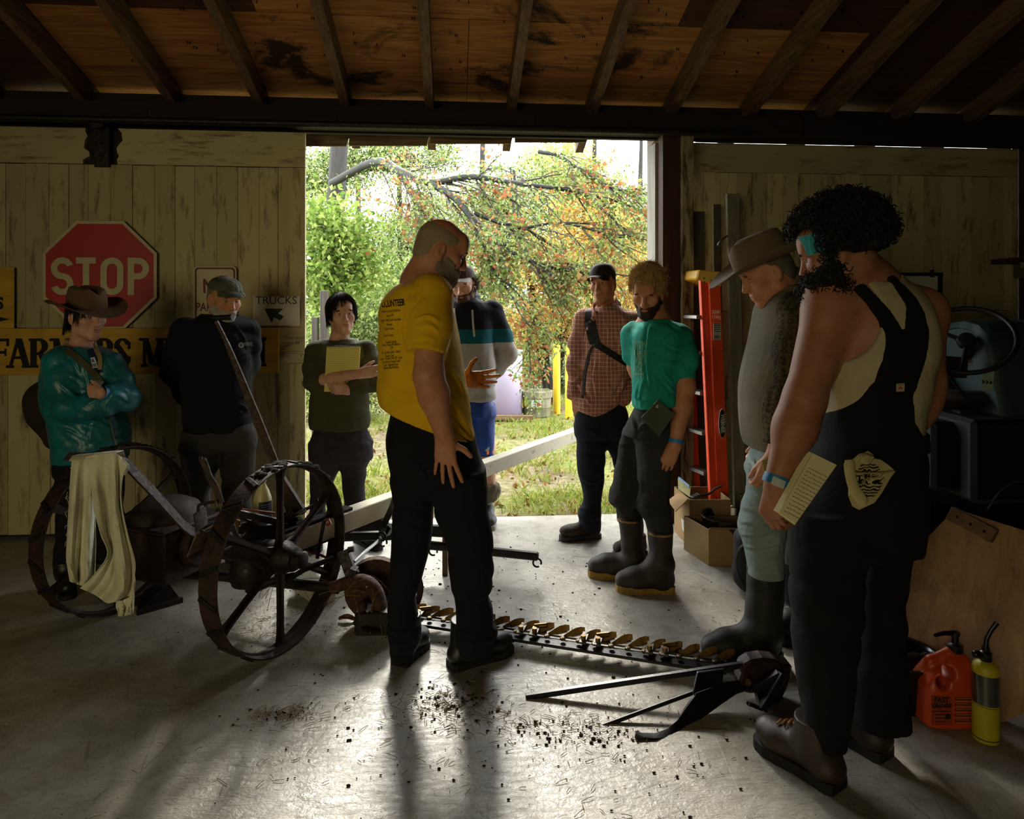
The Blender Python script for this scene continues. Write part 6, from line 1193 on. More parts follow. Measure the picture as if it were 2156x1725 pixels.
p.mb('hair_curls', mb, AF); BRD = hairmat('beard_black', '120c08'); bo = beard(p, H, BRD, .030, 9, .007, .060, True, .006, fr=110); mb = MB(); BP = surf_pts(bo.data, 800, rnd)
for i in range(len(BP)):
    q, nn_ = BP[i]; q = q+p.b; strands(mb, [q], [nn_+Vector((rnd.uniform(-.6, .6), rnd.uniform(-.6, .6), rnd.uniform(-.8, .3)))], .024, .0026, rnd, .007, 1.2, 7, 3)
p.mb('beard_curls', mb, BRD); H.eyes(p.o, p.b, '2a1c12', .6, '120c08', '7a4034', SKB)
TB = cloth('teal_bandana', '2b8a8c', .8, .2); mb = MB(); rows = []
for dz, ex in ((-.032, .001), (-.010, .004), (.010, .004), (.030, .001)): rows.append([Vector(H.p(math.sin(t)*(.0815+ex), math.cos(t)*(.1035+ex)-.010, .052+dz-.016*math.cos(t)*-1-.012)) for t in np.linspace(-PI, PI, 40)])
mb.grid(rows, .002); p.mb('headband', mb, TB); mb = MB(); kq = Vector(H.p(-.02, -.135, .035)); mb.ball(kq, (.014, .012, .012), 10)
for dx in (-.03, .035): mb.tube([kq, kq+Vector((dx*.5, -.02, -.005)), kq+Vector((dx, -.025, -.035))], [.008, .009, .004], 6, flat=.4)
p.mb('headband_knot', mb, TB)
mb = MB(); ax = (wrL-elL).normalized(); x_, d_, z_ = frame(ax, (0, 1, 0)); mb.lathe([(.0425, -.014), (.043, 0), (.0425, .014)], 26, Mx(elL.lerp(wrL, .955), x_, z_, d_), 0, False); wb = p.mb('wristband', mb, flat('blue_band', ''))
q = elL.lerp(wrL, .955); mb = MB(); mb.grid([[q+x_*(.0445*math.sin(t))*-1+Vector((0, -.0445*math.cos(t), 0))+ax*k for t in np.linspace(-.15, .75, 8)] for k in (-.012, .012)], .001); p.mb('band_label', mb, flat('white_tag', ''), True, None, 0, wb)
# woven label on the back
me = MB().grid([[P3(cd, 1077+43*i/5, 1006+42*j/5-3*i/5, 1.9)-p.b for i in range(6)] for j in range(6)]).mesh('label'); lb = drape('woven_label', me, YK.data, Vector((0, 0, CH))-p.b, flat('label_white', 'a89c84', .8), p.o, .003)
me = MB().grid([[P3(cd, 1098+12*math.cos(t)*r_, 1036-15*abs(math.sin(t))*r_, 1.9)-p.b for t in np.linspace(0, PI, 12)] for r_ in (1, .35)]).mesh('mark'); drape('red_mark', me, YK.data, Vector((0, 0, CH))-p.b, flat('label_red', '9a2a1c', .8), lb, .005)
me = text_mesh('ROUND', .0052, 0); fine(me, .02); me.transform(Matrix.Translation(P3(cd, 1098, 1012, 1.9)-p.b) @ Matrix(((1, 0, 0, 0), (0, 0, -1, 0), (0, 1, 0, 0), (0, 0, 0, 1)))); drape('print', me, YK.data, Vector((0, 0, CH))-p.b, flat('label_red', ''), lb, .005)
# ------------------------------------------------------------------ the horse-drawn sickle mower
IRON = rust('old_iron', '17100b', '32211a', '4a3020'); IRON2 = rust('darker_iron', '0d0a08', '1d140f', '30211a', .55, .4); RUST = rust('bright_rust', '28180f', '422919', '5a3a24', .8, .2)
BLKP = flat('black_enamel', '0e0c0b', .4, .2, .5, .3, 30, .2, 60); STEEL = rust('worn_steel', '3a3733', '5a5650', '77716a', .4, .8)
C1 = gnd(590, 1366); C2 = gnd(250, 1283); AX = (C2-C1).normalized(); FW = Vector((AX.y, -AX.x, 0)); FW = FW if FW.y > 0 else -FW; WR = .400
MW = empty('horse_drawn_mower', (C1.x, C1.y, 0), 'rusty two-wheeled horse-drawn sickle mower in the middle of the concrete floor', 'mower'); mo = MW.location.copy()
def mloc(o): return o
class MM(MB):
    def go(s, name, mat, par=None, smooth=True, bevel=0):
        s.v = [tuple(Vector(v)-mo) for v in s.v]; return s.build(name, mat, par or MW, smooth, None, bevel)
UPV = Vector((0, 0, 1))
def wheel(c, seed, out):
    """iron drive wheel: cleated rim, six cast spokes, hub; out = outward axle direction"""
    rnd = random.Random(seed); M = Mx(c, FW, UPV, out); n = 56; W_ = .046
    prof = [(WR-.006, -W_), (WR, -W_), (WR, W_), (WR-.006, W_), (WR-.011, .012), (WR-.020, .008), (WR-.020, -.008), (WR-.011, -.012)]
    vs = [M @ Vector((r*math.cos(2*PI*j/n), r*math.sin(2*PI*j/n), z)) for j in range(n) for r, z in prof]; k = len(prof)
    fs = [(j*k+i, j*k+(i+1) % k, ((j+1) % n)*k+(i+1) % k, ((j+1) % n)*k+i) for j in range(n) for i in range(k)]
    m = MM(); m.add(vs, fs); w = m.go('wheel', IRON)
    m = MM(); m.lathe([(.032, -.09), (.062, -.085), (.070, -.03), (.070, .03), (.058, .055), (.050, .085), (.036, .09), (.034, .125), (.022, .13)], 20, M); m.go('hub', IRON2, w)
    for i in range(6):
        a = PI/2+i*PI/3; d = (FW*math.cos(a)+UPV*math.sin(a)); t = out.cross(d); m = MM()
        rows = []
        for f, wd in ((.058, .060), (.10, .036), (.16, .030), (.24, .028), (.33, .032), (.37, .042), (WR-.012, .075)):
            q = c+d*f; th = .011; rows.append((q, wd))
        for (q0, w0), (q1, w1) in zip(rows[:-1], rows[1:]): m.bar(q0, q1, w0, .016, out, 0, w1, .016)
        m.bar(c+d*.07+out*.008, c+d*(WR-.03)+out*.008, .010, .018, out); m.go('spoke', IRON, w)
    nl = 20
    for i in range(nl):
        a = 2*PI*i/nl+.12; sg = 1 if i % 2 else -1; d = FW*math.cos(a)+UPV*math.sin(a); t = out.cross(d)
        if d.z < -.97: continue
        p0, p1 = c+d*(WR+.005)+t*.020*sg-out*W_*.9, c+d*(WR+.005)-t*.020*sg+out*W_*.9; m = MM(); m.bar(p0-d*.003, p1-d*.003, .020, .010, d); m.go('cleat', IRON2, w, False, .002)
    # caked earth and chaff along the top of the rim
    m = MM()
    for i in range(26):
        a = PI/2+rnd.uniform(-.55, .45); d = FW*math.cos(a)+UPV*math.sin(a); r_ = rnd.uniform(.008, .016); m.ball(c+d*(WR+.002)+out*rnd.uniform(-.035, .035), (r_*1.6, r_*1.6, r_*.7), 6)
    o = m.go('caked_dirt', flat('caked_dirt', '2a2118', .95, 0, .2, .3, 90, .6, 140), w); o['kind'] = 'stuff'; return w
H1 = C1+UPV*WR; H2 = C2+UPV*WR; wheel(H1, 1, -AX); wheel(H2, 2, AX)
def A(t, f=0.0, z=0.0): return H1+AX*t+FW*f+UPV*z
MM().tube([A(-.02), A(1.0)], .024, 14).go('axle', IRON2)
# gear case with its domed lid
m = MM(); M = Mx(A(.70, .02, -.03), AX, FW, UPV)
for w_, d_, z0, z1 in ((.36, .34, -.13, .10), (.40, .38, .10, .118)): m.box(M @ Vector((0, 0, (z0+z1)/2)), (w_, d_, z1-z0), M.to_3x3())
m.tube([A(.47, .02, -.02), A(.52, .02, -.02)], .10, 18); m.tube([A(.88, .02, -.02), A(.93, .02, -.02)], .10, 18); m.go('gear_case', IRON, None, False, .012)
m = MM(); m.lathe([(.17, .0), (.165, .02), (.14, .055), (.09, .08), (.03, .09), (.004, .091)], 24, Mx(A(.70, .02, .088), AX, FW, UPV)); m.go('gear_case_lid', rust('lid_iron', '241a12', '3a2c20', '4d3d2d', .6, .4))
for t_, f_ in ((.54, -.15), (.86, -.15), (.54, .18), (.86, .18)): m = MM(); m.lathe([(.013, 0), (.013, .014)], 6, Mx(A(t_, f_, .088), AX, FW, UPV)); m.go('case_bolt', STEEL)
m = MM(); m.grid([[A(.34+.04*i, -.14+.10*j+.02*i, .10-.045*i+.012*math.sin(j)) for j in range(5)] for i in range(4)], .006); m.go('shield_plate', rust('tan_rust', '4a3826', '6b543c', '84694c', .8, .1))
# cast frame that runs from the gear case to the near wheel and on to the pole
m = MM(); m.tube(spline([A(.50, .06, .0), A(.34, .10, .02), A(.20, .16, .03), A(.12, .28, .03)], 12), [.075, .068, .062, .058, .055, .055, .055, .055, .055, .055, .055, .05], 14); m.tube([A(.06, 0, 0), A(.40, .02, 0)], [.05, .065], 14); m.go('main_casting', IRON2)
m = MM(); q = A(.26, .10, -.10); m.lathe([(.05, -.10), (.085, -.09), (.095, -.03), (.085, .03), (.05, .06)], 18, Mx(q, AX, FW, UPV)); m.bar(q+AX*.06+UPV*-.02, q+AX*.14+FW*.04-UPV*.13, .05, .03, FW); m.bar(q-AX*.06, q+AX*.02+FW*.02-UPV*.15, .045, .03, FW); m.go('pitman_bracket', IRON2, None, True)
# painted pole
pa, pb = at(600, 1142, 3.14), at(1216, 913, 5.32); m = MM(); m.bar(pa, pb, .088, .096, UPV, 0, .080, .088); pole = m.go('pole', wood('white_pole', '6b6452', '8d8670', axis=0, paint='c9c3ae', pamt=.36), None, False, .004)
pd = (pb-pa).normalized(); m = MM(); m.bar(pa-pd*.05+UPV*.055, pa+pd*.38+UPV*.055, .06, .016, UPV); m.bar(pa-pd*.05-UPV*.055, pa+pd*.38-UPV*.055, .06, .016, UPV); m.go('pole_strap', IRON2, None, False, .002)
m = MM()
for s_ in (.08, .26): m = MM(); m.tube([pa+pd*s_-UPV*.075, pa+pd*s_+UPV*.075], .009, 8); m.lathe([(.017, 0), (.017, .014)], 6, Matrix.Translation(pa+pd*s_+UPV*.062)); m.go('pole_bolt', STEEL)
# lifting spring with its rod
s0, s1 = at(497, 1148, 3.02), at(618, 1086, 3.22); d = (s1-s0).normalized(); x_, _, z_ = frame(d); pts = []; turns = 24
for i in range(turns*10+1): t = i/(turns*10); a = 2*PI*turns*t; pts.append(s0.lerp(s1, t)+(x_*math.cos(a)+z_*math.sin(a))*.027)
MM().tube(pts, .0058, 5).go('coil_spring', IRON2)
m = MM(); m.tube([s0-d*.05, s1+d*.12], .009, 8); m.tube([s1+d*.11, s1+d*.13+UPV*.02, at(668, 1066, 3.3)], .008, 8); pts = [s1+d*.04+(x_*math.cos(a)+d*math.sin(a))*.022 for a in np.linspace(0, 2*PI, 14)]; m.tube(pts, .006, 6); m.go('spring_rod', STEEL)
m = MM(); q = at(500, 1118, 3.05); m.lathe([(.014, 0), (.014, .02), (.008, .02), (.008, .03), (.012, .03), (.012, .045), (.006, .05)], 8, Matrix.Translation(q)); m.go('grease_fitting', flat('brass', '8a6a30', .35, .9))
# tall lifting lever, foot lever, foot-board brackets
lev = [at(455, 676, 3.22), at(468, 702, 3.22), at(480, 728, 3.22), at(505, 790, 3.23), at(545, 890, 3.24), at(578, 974, 3.25), at(604, 1046, 3.26), at(622, 1084, 3.27)]; lp_ = spline(lev, 24); m = MM()
for i in range(23): wd = .016+.022*min(1, max(0, i-5)/8); m.bar(lp_[i], lp_[i+1], wd, .012, (0, 1, 0), 0, .016+.022*min(1, max(0, i-4)/8), .012)
m.bar(at(590, 1005, 3.262), at(625, 1080, 3.275), .035, .03, (0, 1, 0), 0, .085, .03); lv = m.go('lift_lever', rust('lever_iron', '1a120c', '33221a', '452d20'), None, False)
m = MM(); m.tube([at(449, 670, 3.22), at(489, 668, 3.20)], .013, 12); m.go('lever_grip', IRON2, lv)
m = MM(); fl = spline([at(420, 969, 3.08), at(429, 971, 3.08), at(440, 1003, 3.07), at(452, 1022, 3.06), at(466, 1060, 3.05)], 12)
for i in range(11): m.bar(fl[i], fl[i+1], .028, .010, (0, 1, 0))
m.go('foot_lever', IRON, None, False)
m = MM(); m.tube(spline([at(452, 1057, 3.02), at(423, 1062, 3.0), at(417, 1072, 3.0), at(419, 1105, 3.0), at(427, 1120, 3.0), at(450, 1122, 3.02)], 24), .007, 8); m.bar(at(420, 1075, 3.01), at(425, 1112, 3.01), .11, .006, (1, 0, 0)); m.go('foot_rest', IRON, None, True)
m = MM(); m.bar(at(528, 1100, 3.12), at(585, 1096, 3.22), .20, .012, UPV); m.go('tool_platform', IRON2, None, False)
m = MM(); m.bar(at(548, 1106, 3.16), A(.24, .12, .03), .03, .05, FW); m.go('platform_bracket', IRON2, None, False)
m = MM(); m.bar(at(476, 1075, 2.98), at(588, 1100, 3.08), .030, .012, (0, 1, 0)); m.bar(at(484, 1092, 2.98), at(500, 1135, 3.0), .02, .012, (0, 1, 0)); m.go('link_bar', IRON2, None, False)
m = MM(); m.tube([at(491, 1070, 2.96), at(580, 1081, 2.98)], [.004, .0055], 8); m.go('red_rod', flat('faded_red', '7a2a22', .6, 0, .4, .4, 30))
m = MM(); m.tube([at(684, 1096, 3.2), at(692, 1094, 3.2), at(696, 1102, 3.2), at(688, 1106, 3.2)], .007, 8); m.go('red_hook', flat('signal_red', '8a1c14', .5)); m = MM(); m.tube([at(622, 1150, 3.2), at(672, 1168, 3.25), at(700, 1180, 3.28)], .006, 8); m.go('red_lever', flat('signal_red', ''))
m = MM(); m.tube([at(683, 1096, 3.18), at(668, 1175, 3.2)], .009, 8); m.tube([at(600, 1225, 3.0), at(640, 1200, 3.06), at(702, 1175, 3.14)], .012, 10); m.go('brace_rod', IRON2)
# drag bar to the cutter bar, yoke, shoe
m = MM(); m.tube([at(352, 1206, 3.42), at(470, 1214, 3.34), at(600, 1228, 3.22), at(712, 1240, 3.12)], .024, 12); m.tube([at(540, 1238, 3.14), at(570, 1225, 3.14), at(620, 1214, 3.14)], .02, 10); m.go('drag_bar', IRON2)
m = MM(); yk = spline([at(700, 1238, 3.10), at(738, 1226, 3.08), at(768, 1226, 3.06), at(790, 1245, 3.05), at(800, 1275, 3.04), at(802, 1305, 3.03)], 18)
m.tube(yk, [.040-.012*abs(i/17-.5) for i in range(18)], 12, flat=.8)
m.ball(at(762, 1278, 3.0), .024, 12); m.tube([at(742, 1210, 3.10), at(752, 1200, 3.10)], .014, 8); m.go('yoke', RUST, None, True)
m = MM(); m.box(at(790, 1298, 3.06), (.15, .16, .10)); m.bar(at(768, 1290, 3.03), at(783, 1318, 3.03), .05, .06, (0, 1, 0)); m.bar(at(760, 1322, 2.98), at(836, 1310, 3.12), .14, .02, UPV); m.go('inner_shoe', IRON2, None, False, .006)
m = MM(); m.lathe([(.02, 0), (.10, .01), (.14, .04), (.145, .10), (.12, .12), (.02, .125)], 24, Mx(at(795, 1225, 3.30), Vector((1, .1, 0)).normalized(), Vector((0, 0, 1)), Vector((.1, -1, 0)).normalized())); m.go('pitman_shield', RUST)
m = MM(); rc = at(842, 1252, 3.34); M = Mx(rc, Vector((.72, .69, 0)).normalized(), UPV, Vector((.69, -.72, 0)).normalized()); n = 36; pr = [(.120, -.02), (.128, -.02), (.128, .02), (.120, .02)]
m.add([M @ Vector((r*math.cos(2*PI*j/n), r*math.sin(2*PI*j/n), z)) for j in range(n) for r, z in pr], [(j*4+i, j*4+(i+1) % 4, ((j+1) % n)*4+(i+1) % 4, ((j+1) % n)*4+i) for j in range(n) for i in range(4)]); m.bar(rc-UPV*.12, rc+UPV*.12, .03, .014, (1, 0, 0)); m.tube([rc, at(800, 1262, 3.1)], .018, 10); m.go('shoe_wheel', RUST)
m = MM(); m.bar(at(722, 1160, 3.14), at(742, 1215, 3.12), .05, .03, (0, 1, 0)); m.tube([at(733, 1158, 3.14), at(745, 1156, 3.14)], .013, 8); m.bar(at(746, 1196, 3.1), at(740, 1215, 3.1), .03, .05, (0, 1, 0)); m.go('lift_link', IRON2, None, False)
m = MM(); m.tube(spline([at(746, 1183, 3.18), at(770, 1160, 3.3), at(793, 1141, 3.42), at(801, 1131, 3.46)], 10), .006, 8); m.tube(spline([at(744, 1187, 3.18), at(770, 1163, 3.3), at(793, 1144, 3.42), at(803, 1134, 3.46)], 10), .004, 8); m.go('pull_rod', flat('bright_steel', '8a8a88', .3, .9))
m = MM(); ch = spline([at(836, 1030, 3.62), at(828, 1062, 3.60), at(812, 1098, 3.56), at(801, 1130, 3.48)], 12)
for i in range(11): m.bar(ch[i], ch[i+1], .032, .014, (0, 1, 0))
m.bar(at(790, 1094, 3.6), at(822, 1120, 3.56), .05, .04, (0, 1, 0)); m.tube([at(803, 1130, 3.46)+Vector((.02*math.cos(a), 0, .022*math.sin(a))) for a in np.linspace(0, 2*PI, 14)], .006, 6); m.go('lift_strap', BLKP, None, False)
# cutter bar
b0, b1 = at(822, 1301, 3.16), at(1530, 1411, 2.70); bd = (b1-b0).normalized(); bn = Vector((-bd.y, bd.x, 0)); bn = bn if bn.y > 0 else -bn; L = (b1-b0).length
m = MM(); m.bar(b0, b1, .062, .013, UPV); cb_ = m.go('cutter_bar', BLKP, None, False, .002)
m = MM(); m.bar(b0+bn*.045+UPV*.012, b1+bn*.045+UPV*.012, .018, .006, UPV); m.go('knife_back', STEEL, cb_, False)
GD = flat('ochre_guard_paint', '8f6c34', .55, .1, .5, .3, 60); gdv = (bn*.72+bd*.69).normalized(); ng = 21
for i in range(ng):
    q = b0+bd*(.055+(L-.10)*i/(ng-1))+bn*.035+UPV*.010; m = MM(); x_ = gdv.cross(UPV).normalized()
    st = [(0, .012, .010), (.03, .019, .016), (.055, .017, .020), (.085, .008, .016), (.108, .0012, .006)]
    vs = []
    for f, w_, h_ in st: c_ = q+gdv*f; vs += [c_-x_*w_+UPV*h_*.2, c_+UPV*-.002, c_+x_*w_+UPV*h_*.2, c_+UPV*(h_+.004)+UPV*f*.12]
    fs = [(k*4+j, k*4+(j+1) % 4, (k+1)*4+(j+1) % 4, (k+1)*4+j) for k in range(4) for j in range(4)]+[(3, 2, 1, 0), (16, 17, 18, 19)]; m.add(vs, fs); m.go('guard', GD, cb_, False)
    m = MM(); s_ = q+UPV*.004; m.add([s_-bd*.036, s_+bd*.036, s_+bn*.055, s_-bd*.036+UPV*.004, s_+bd*.036+UPV*.004, s_+bn*.055+UPV*.004], [(0, 2, 1), (3, 4, 5), (0, 1, 4, 3), (1, 2, 5, 4), (2, 0, 3, 5)]); m.go('knife_section', STEEL, cb_, False)
    m = MM(); m.lathe([(.012, .006), (.012, .016), (.007, .018)], 6, Matrix.Translation(q-bn*.028)); m.go('guard_bolt', flat('tarnished_bolt', '5a4a30', .4, .8), cb_, False)
    if i % 4 == 1:
        m = MM(); m.bar(q-bn*.045-bd*.05+UPV*.012, q+bn*.04-bd*.05+UPV*.020, .03, .008, UPV); m.bar(q-bn*.045+bd*.01+UPV*.012, q+bn*.02+bd*.01+UPV*.020, .035, .008, UPV); m.go('hold_down_clip', STEEL, cb_, False, .002)
        m = MM(); m.tube([q+UPV*.022+bn*.02, q+UPV*.028+bd*.05+bn*.035], .011, 12); m.go('clip_sleeve', flat('brass_bolt', '7a6238', .35, .8), cb_, True)
        for dq in (-.05, .012): m = MM(); m.tube([q+bd*dq-bn*.02+UPV*.012, q+bd*dq-bn*.02+UPV*.035], .011, 8); m.go('clip_bolt', flat('brass_bolt', ''), cb_, True)
# outer shoe, grass board and its sticks
def plate(pts, th, name, mat, par=None, bevel=.002, nrm=(0, 1, 0)):
    n_ = Vector(nrm).normalized()*th/2; n = len(pts); m = MM(); m.add([p_-n_ for p_ in pts]+[p_+n_ for p_ in pts], [tuple(range(n)), tuple(range(2*n-1, n-1, -1))]+[(i, i+n, (i+1) % n+n, (i+1) % n) for i in range(n)]); return m.go(name, mat, par, False, bevel)
Yo_ = 2.60; sh = plate([at(x, y, Yo_) for x, y in ((1556, 1393), (1575, 1381), (1600, 1377), (1625, 1380), (1641, 1390), (1661, 1391), (1660, 1418), (1648, 1446), (1634, 1474), (1612, 1498), (1600, 1490), (1594, 1462), (1586, 1450), (1570, 1452), (1553, 1442), (1550, 1424), (1556, 1410))], .07, 'outer_shoe', rust('shoe_iron', '140c08', '2a1712', '3d231a', .5, .4), None, .008)
m = MM(); m.tube([at(1575, 1437, 2.545), at(1586, 1435, 2.57)], .013, 8); m.go('shoe_bolt', flat('tarnished_bolt', ''), sh)
m = MM(); m.tube([at(1634, 1421, 2.55), at(1634, 1421, 2.58)], .011, 8); m.go('shoe_bolt', flat('tarnished_bolt', ''), sh)
m = MM(); m.bar(at(1596, 1455, 2.55), at(1604, 1492, 2.50), .022, .03, (0, 1, 0)); m.bar(at(1648, 1420, 2.52), at(1604, 1494, 2.49), .026, .03, (0, 1, 0)); m.bar(at(1590, 1446, 2.54), at(1640, 1418, 2.53), .022, .03, (0, 1, 0)); m.bar(at(1574, 1481, 2.48), at(1604, 1493, 2.5), .016, .012, UPV); m.go('shoe_yoke', BLKP, sh, False, .002)
rowsA = [(1588, 1440, 1452, 2.56), (1555, 1434, 1462, 2.55), (1520, 1437, 1482, 2.53), (1490, 1448, 1500, 2.50), (1460, 1462, 1520, 2.46), (1440, 1492, 1535, 2.43), (1425, 1520, 1545, 2.40), (1405, 1541, 1557, 2.37), (1380, 1551, 1562, 2.345), (1352, 1551, 1560, 2.345), (1336, 1547, 1552, 2.35)]
m = MM(); m.grid([[at(x-(4 if k < 3 else 0), ya+(yb-ya)*j/4, Y+.03*(1-j/4)) for j in range(5)] for k, (x, ya, yb, Y) in enumerate(rowsA)], .012); m.go('grass_board', BLKP, None, True)
plate([at(1468, 1415, 2.54), at(1524, 1408, 2.56), at(1520, 1438, 2.54), at(1458, 1460, 2.49)], .014, 'board_bracket', BLKP)
m = MM(); m.bar(at(1107, 1468, 2.60), at(1582, 1397, 2.585), .020, .020, UPV); m.go('grass_stick', BLKP, None, False, .002)
m = MM(); m.tube([at(1270, 1529, 2.432), at(1462, 1458, 2.51)], .008, 10); m.go('grass_stick', BLKP)
# doubletree and singletrees with their hooks
def hook(q, par, r=.022, dr=(1, 0, 0)):
    m = MM(); d_ = Vector(dr).normalized(); m.tube([q+d_*r*math.cos(a)-UPV*(r*.6)+UPV*r*math.sin(a) for a in np.linspace(-.4, 2*PI-1.1, 16)], .0055, 6); m.go('hook', BLKP, par)
m = MM(); m.bar(at(735, 1106, 3.95), at(985, 1122, 3.78), .045, .06, UPV); dt = m.go('doubletree', BLKP, None, False, .006); hook(at(805, 1126, 3.88), dt)
m = MM(); m.bar(at(700, 1131, 3.78), at(836, 1127, 3.70), .04, .045, UPV); st_ = m.go('singletree', BLKP, None, False, .006); hook(at(806, 1137, 3.7), st_)
m = MM(); m.bar(at(852, 1143, 3.80), at(1134, 1172, 3.66), .04, .042, UPV); st_ = m.go('singletree', BLKP, None, False, .008); hook(at(1131, 1180, 3.655), st_); hook(at(912, 1156, 3.76), st_); hook(at(860, 1152, 3.78), st_)
m = MM(); m.mm((at(932, 1150, 3.78).x, 3.76, 0), (at(943, 1150, 3.78).x, 3.83, at(937, 1128, 3.78).z)); m.go('prop_block', wood('rough_block', '5a4a34', '7a684c', axis=2), None, False)
# seat spring: the flat bar the rag hangs on
sp_ = spline([A(.40, .0, .05), at(400, 1118, 3.10), at(335, 1050, 3.02), at(280, 992, 2.97), at(262, 974, 2.955), at(240, 964, 2.94), at(200, 963, 2.92), at(140, 961, 2.90)], 30); m = MM()
for i in range(29): m.bar(sp_[i], sp_[i+1], .052, .010, (.55, -.2, .8))
m.go('seat_spring', IRON, None, False)
m = MM(); m.tube(spline([at(358, 1170, 3.2), at(366, 1176, 3.2), at(385, 1174, 3.18), at(397, 1170, 3.17), at(410, 1165, 3.15)], 12), [.014, .016, .013, .011, .010, .009, .008, .008, .008, .008, .008, .008], 10); m.go('pedal_grip', flat('worn_bone', '7a725c', .6))
# hay and twine caught in the works
m = MM(); rnd = random.Random(6)
for _ in range(60):
    q = rnd.choice([A(.1, .1, -.15), A(.3, .15, -.2), A(.2, .3, -.22), at(740, 1225, 3.08), at(775, 1240, 3.02), at(800, 1290, 3.0)])+Vector((rnd.gauss(0, .06), rnd.gauss(0, .04), rnd.gauss(0, .03))); dd = Vector((rnd.gauss(0, .06), rnd.gauss(0, .04), rnd.gauss(-.03, .05))); m.tube([q, q+dd*.5+Vector((0, 0, .01)), q+dd], .0012, 3, cap=False)
m.go('caught_hay', flat('dry_hay', '6b5a38', .9, 0, .2, .4, 200))['kind'] = 'stuff'
# ------------------------------------------------------------------ signs on the left door
def wM(px, py, v, rz=0): q = wpt(px, py, v); return WM @ Matrix.Translation(q) @ Matrix.Rotation(R(rz), 4, 'Y')
def wsize(px0, px1, py, v): return wpt(px1, py, v).x-wpt(px0, py, v).x
def sign(name, label, M): o = empty(name, (0, 0, 0), label, 'sign'); o.matrix_world = M; return o
def rrect(w, h, r, n=5):
    out = []
    for cx, cz, a0 in ((w/2-r, h/2-r, 0), (-w/2+r, h/2-r, 90), (-w/2+r, -h/2+r, 180), (w/2-r, -h/2+r, 270)):
        for i in range(n+1): a = R(a0+90*i/n); out.append((cx+r*math.cos(a), cz+r*math.sin(a)))
    return out
def wornpaint(name, c, rustc='1a1410', amt=.66, sc=7):
    s = NT(name); v = s.coord(); n = s.noise(v, sc, 7, .72, .4); s.base(s.mix(s.ramp(n, [(amt, .0), (amt+.03, .85)]), s.ramp(s.noise(v, 3, 4), [(.3, tuple(k*.8 for k in lin(c))), (.7, lin(c))]), lin(rustc))).rough(.5).spec(.4); return s.mat
WHT = wornpaint('sign_white', 'beb28c', '4a4030', .72, 9)
t = sign('stop_sign', 'big red octagonal STOP sign with peeling scrapes on the left door', wM(211, 580, -.030)); Rr = wsize(91, 331, 580, -.03)/2/math.cos(PI/8)
MB().prism([(Rr*math.cos(PI/8+k*PI/4), Rr*math.sin(PI/8+k*PI/4)) for k in range(8)], .004).build('plate', WHT, t); 
MB().prism([(Rr*.945*math.cos(PI/8+k*PI/4), Rr*.945*math.sin(PI/8+k*PI/4)) for k in range(8)], .003, Matrix.Translation((0, -.002, 0))).build('red_field', wornpaint('sign_red', 'a8160f', '1c120e', .69, 6), t)
def highway(ch, x, h, w, st):
    """plain block sign letters"""
    m = MB(); r = st; cnt = [0]; add0 = m.prism
    def layered(poly, t): cnt[0] += 1; return add0(poly, t+.00012*cnt[0])
    m.prism = layered
    def arc(cx, cz, rx, rz, a0, a1, n=14):
        P = [(cx+rx*math.cos(R(a0+(a1-a0)*i/n)), cz+rz*math.sin(R(a0+(a1-a0)*i/n))) for i in range(n+1)]; Q = [(cx+(rx-st)*math.cos(R(a0+(a1-a0)*i/n)), cz+(rz-st)*math.sin(R(a0+(a1-a0)*i/n))) for i in range(n+1)]
        for i in range(n): m.prism([P[i], P[i+1], Q[i+1], Q[i]], .002)
    B = lambda x0, z0, x1, z1: m.prism([(x0, z0), (x1, z0), (x1, z1), (x0, z1)], .002)
    if ch == 'T': B(-w/2, h/2-st, w/2, h/2); B(-st/2, -h/2, st/2, h/2)
    if ch == 'O': arc(0, h/2-w/2, w/2, w/2, 0, 180); arc(0, -h/2+w/2, w/2, w/2, 180, 360); B(-w/2, -h/2+w/2, -w/2+st, h/2-w/2); B(w/2-st, -h/2+w/2, w/2, h/2-w/2)
    if ch == 'P': B(-w/2, -h/2, -w/2+st, h/2); rz = (h/2+st/2)/2; B(-w/2, h/2-st, w/2-rz, h/2); B(-w/2, h/2-2*rz, w/2-rz, h/2-2*rz+st); arc(w/2-rz, h/2-rz, rz, rz, -90, 90)
    if ch == 'S':
        rz = (h+st)/4; arc(0, h/2-rz, w/2, rz, 20, 270); arc(0, -h/2+rz, w/2, rz, -160, 90)
    m.v = [(v[0]+x, v[1], v[2]) for v in m.v]; return m
sc_ = wsize(0, 1000, 580, -.03)/1000
for ch, cx, w in (('S', 135, 46), ('T', 183, 40), ('O', 236, 47), ('P', 290, 44)): o = highway(ch, (cx-211)*sc_, 80*sc_, w*sc_, 13*sc_).build('letter', WHT, t); o.location = (0, -.0045, -2*sc_)
mb = MB()
for a in (.30, -.30): mb.lathe([(.006, -.006), (.006, .0)], 8, Matrix.Translation((0, 0, a)) @ Matrix.Rotation(R(90), 4, 'X'))
mb.build('screw', STEEL, t)
MAR = flat('sign_maroon', '5a1a14', .6, 0, .4, .25, 20)
t = sign('no_parking_sign', 'small white NO PARKING sign behind the person in the grey cap', wM(453, 622, -.026)); w, h = wsize(408, 498, 622, -.026), wsize(0, 132, 622, -.026)
MB().prism(rrect(w, h, .025), .004).build('plate', WHT, t); mb = MB(); P, Q = rrect(w*.94, h*.955, .022), rrect(w*.86, h*.90, .016); n = len(P)
for i in range(n): mb.prism([P[i], P[(i+1) % n], Q[(i+1) % n], Q[i]], .002, Matrix.Translation((0, -.0025, 0)))
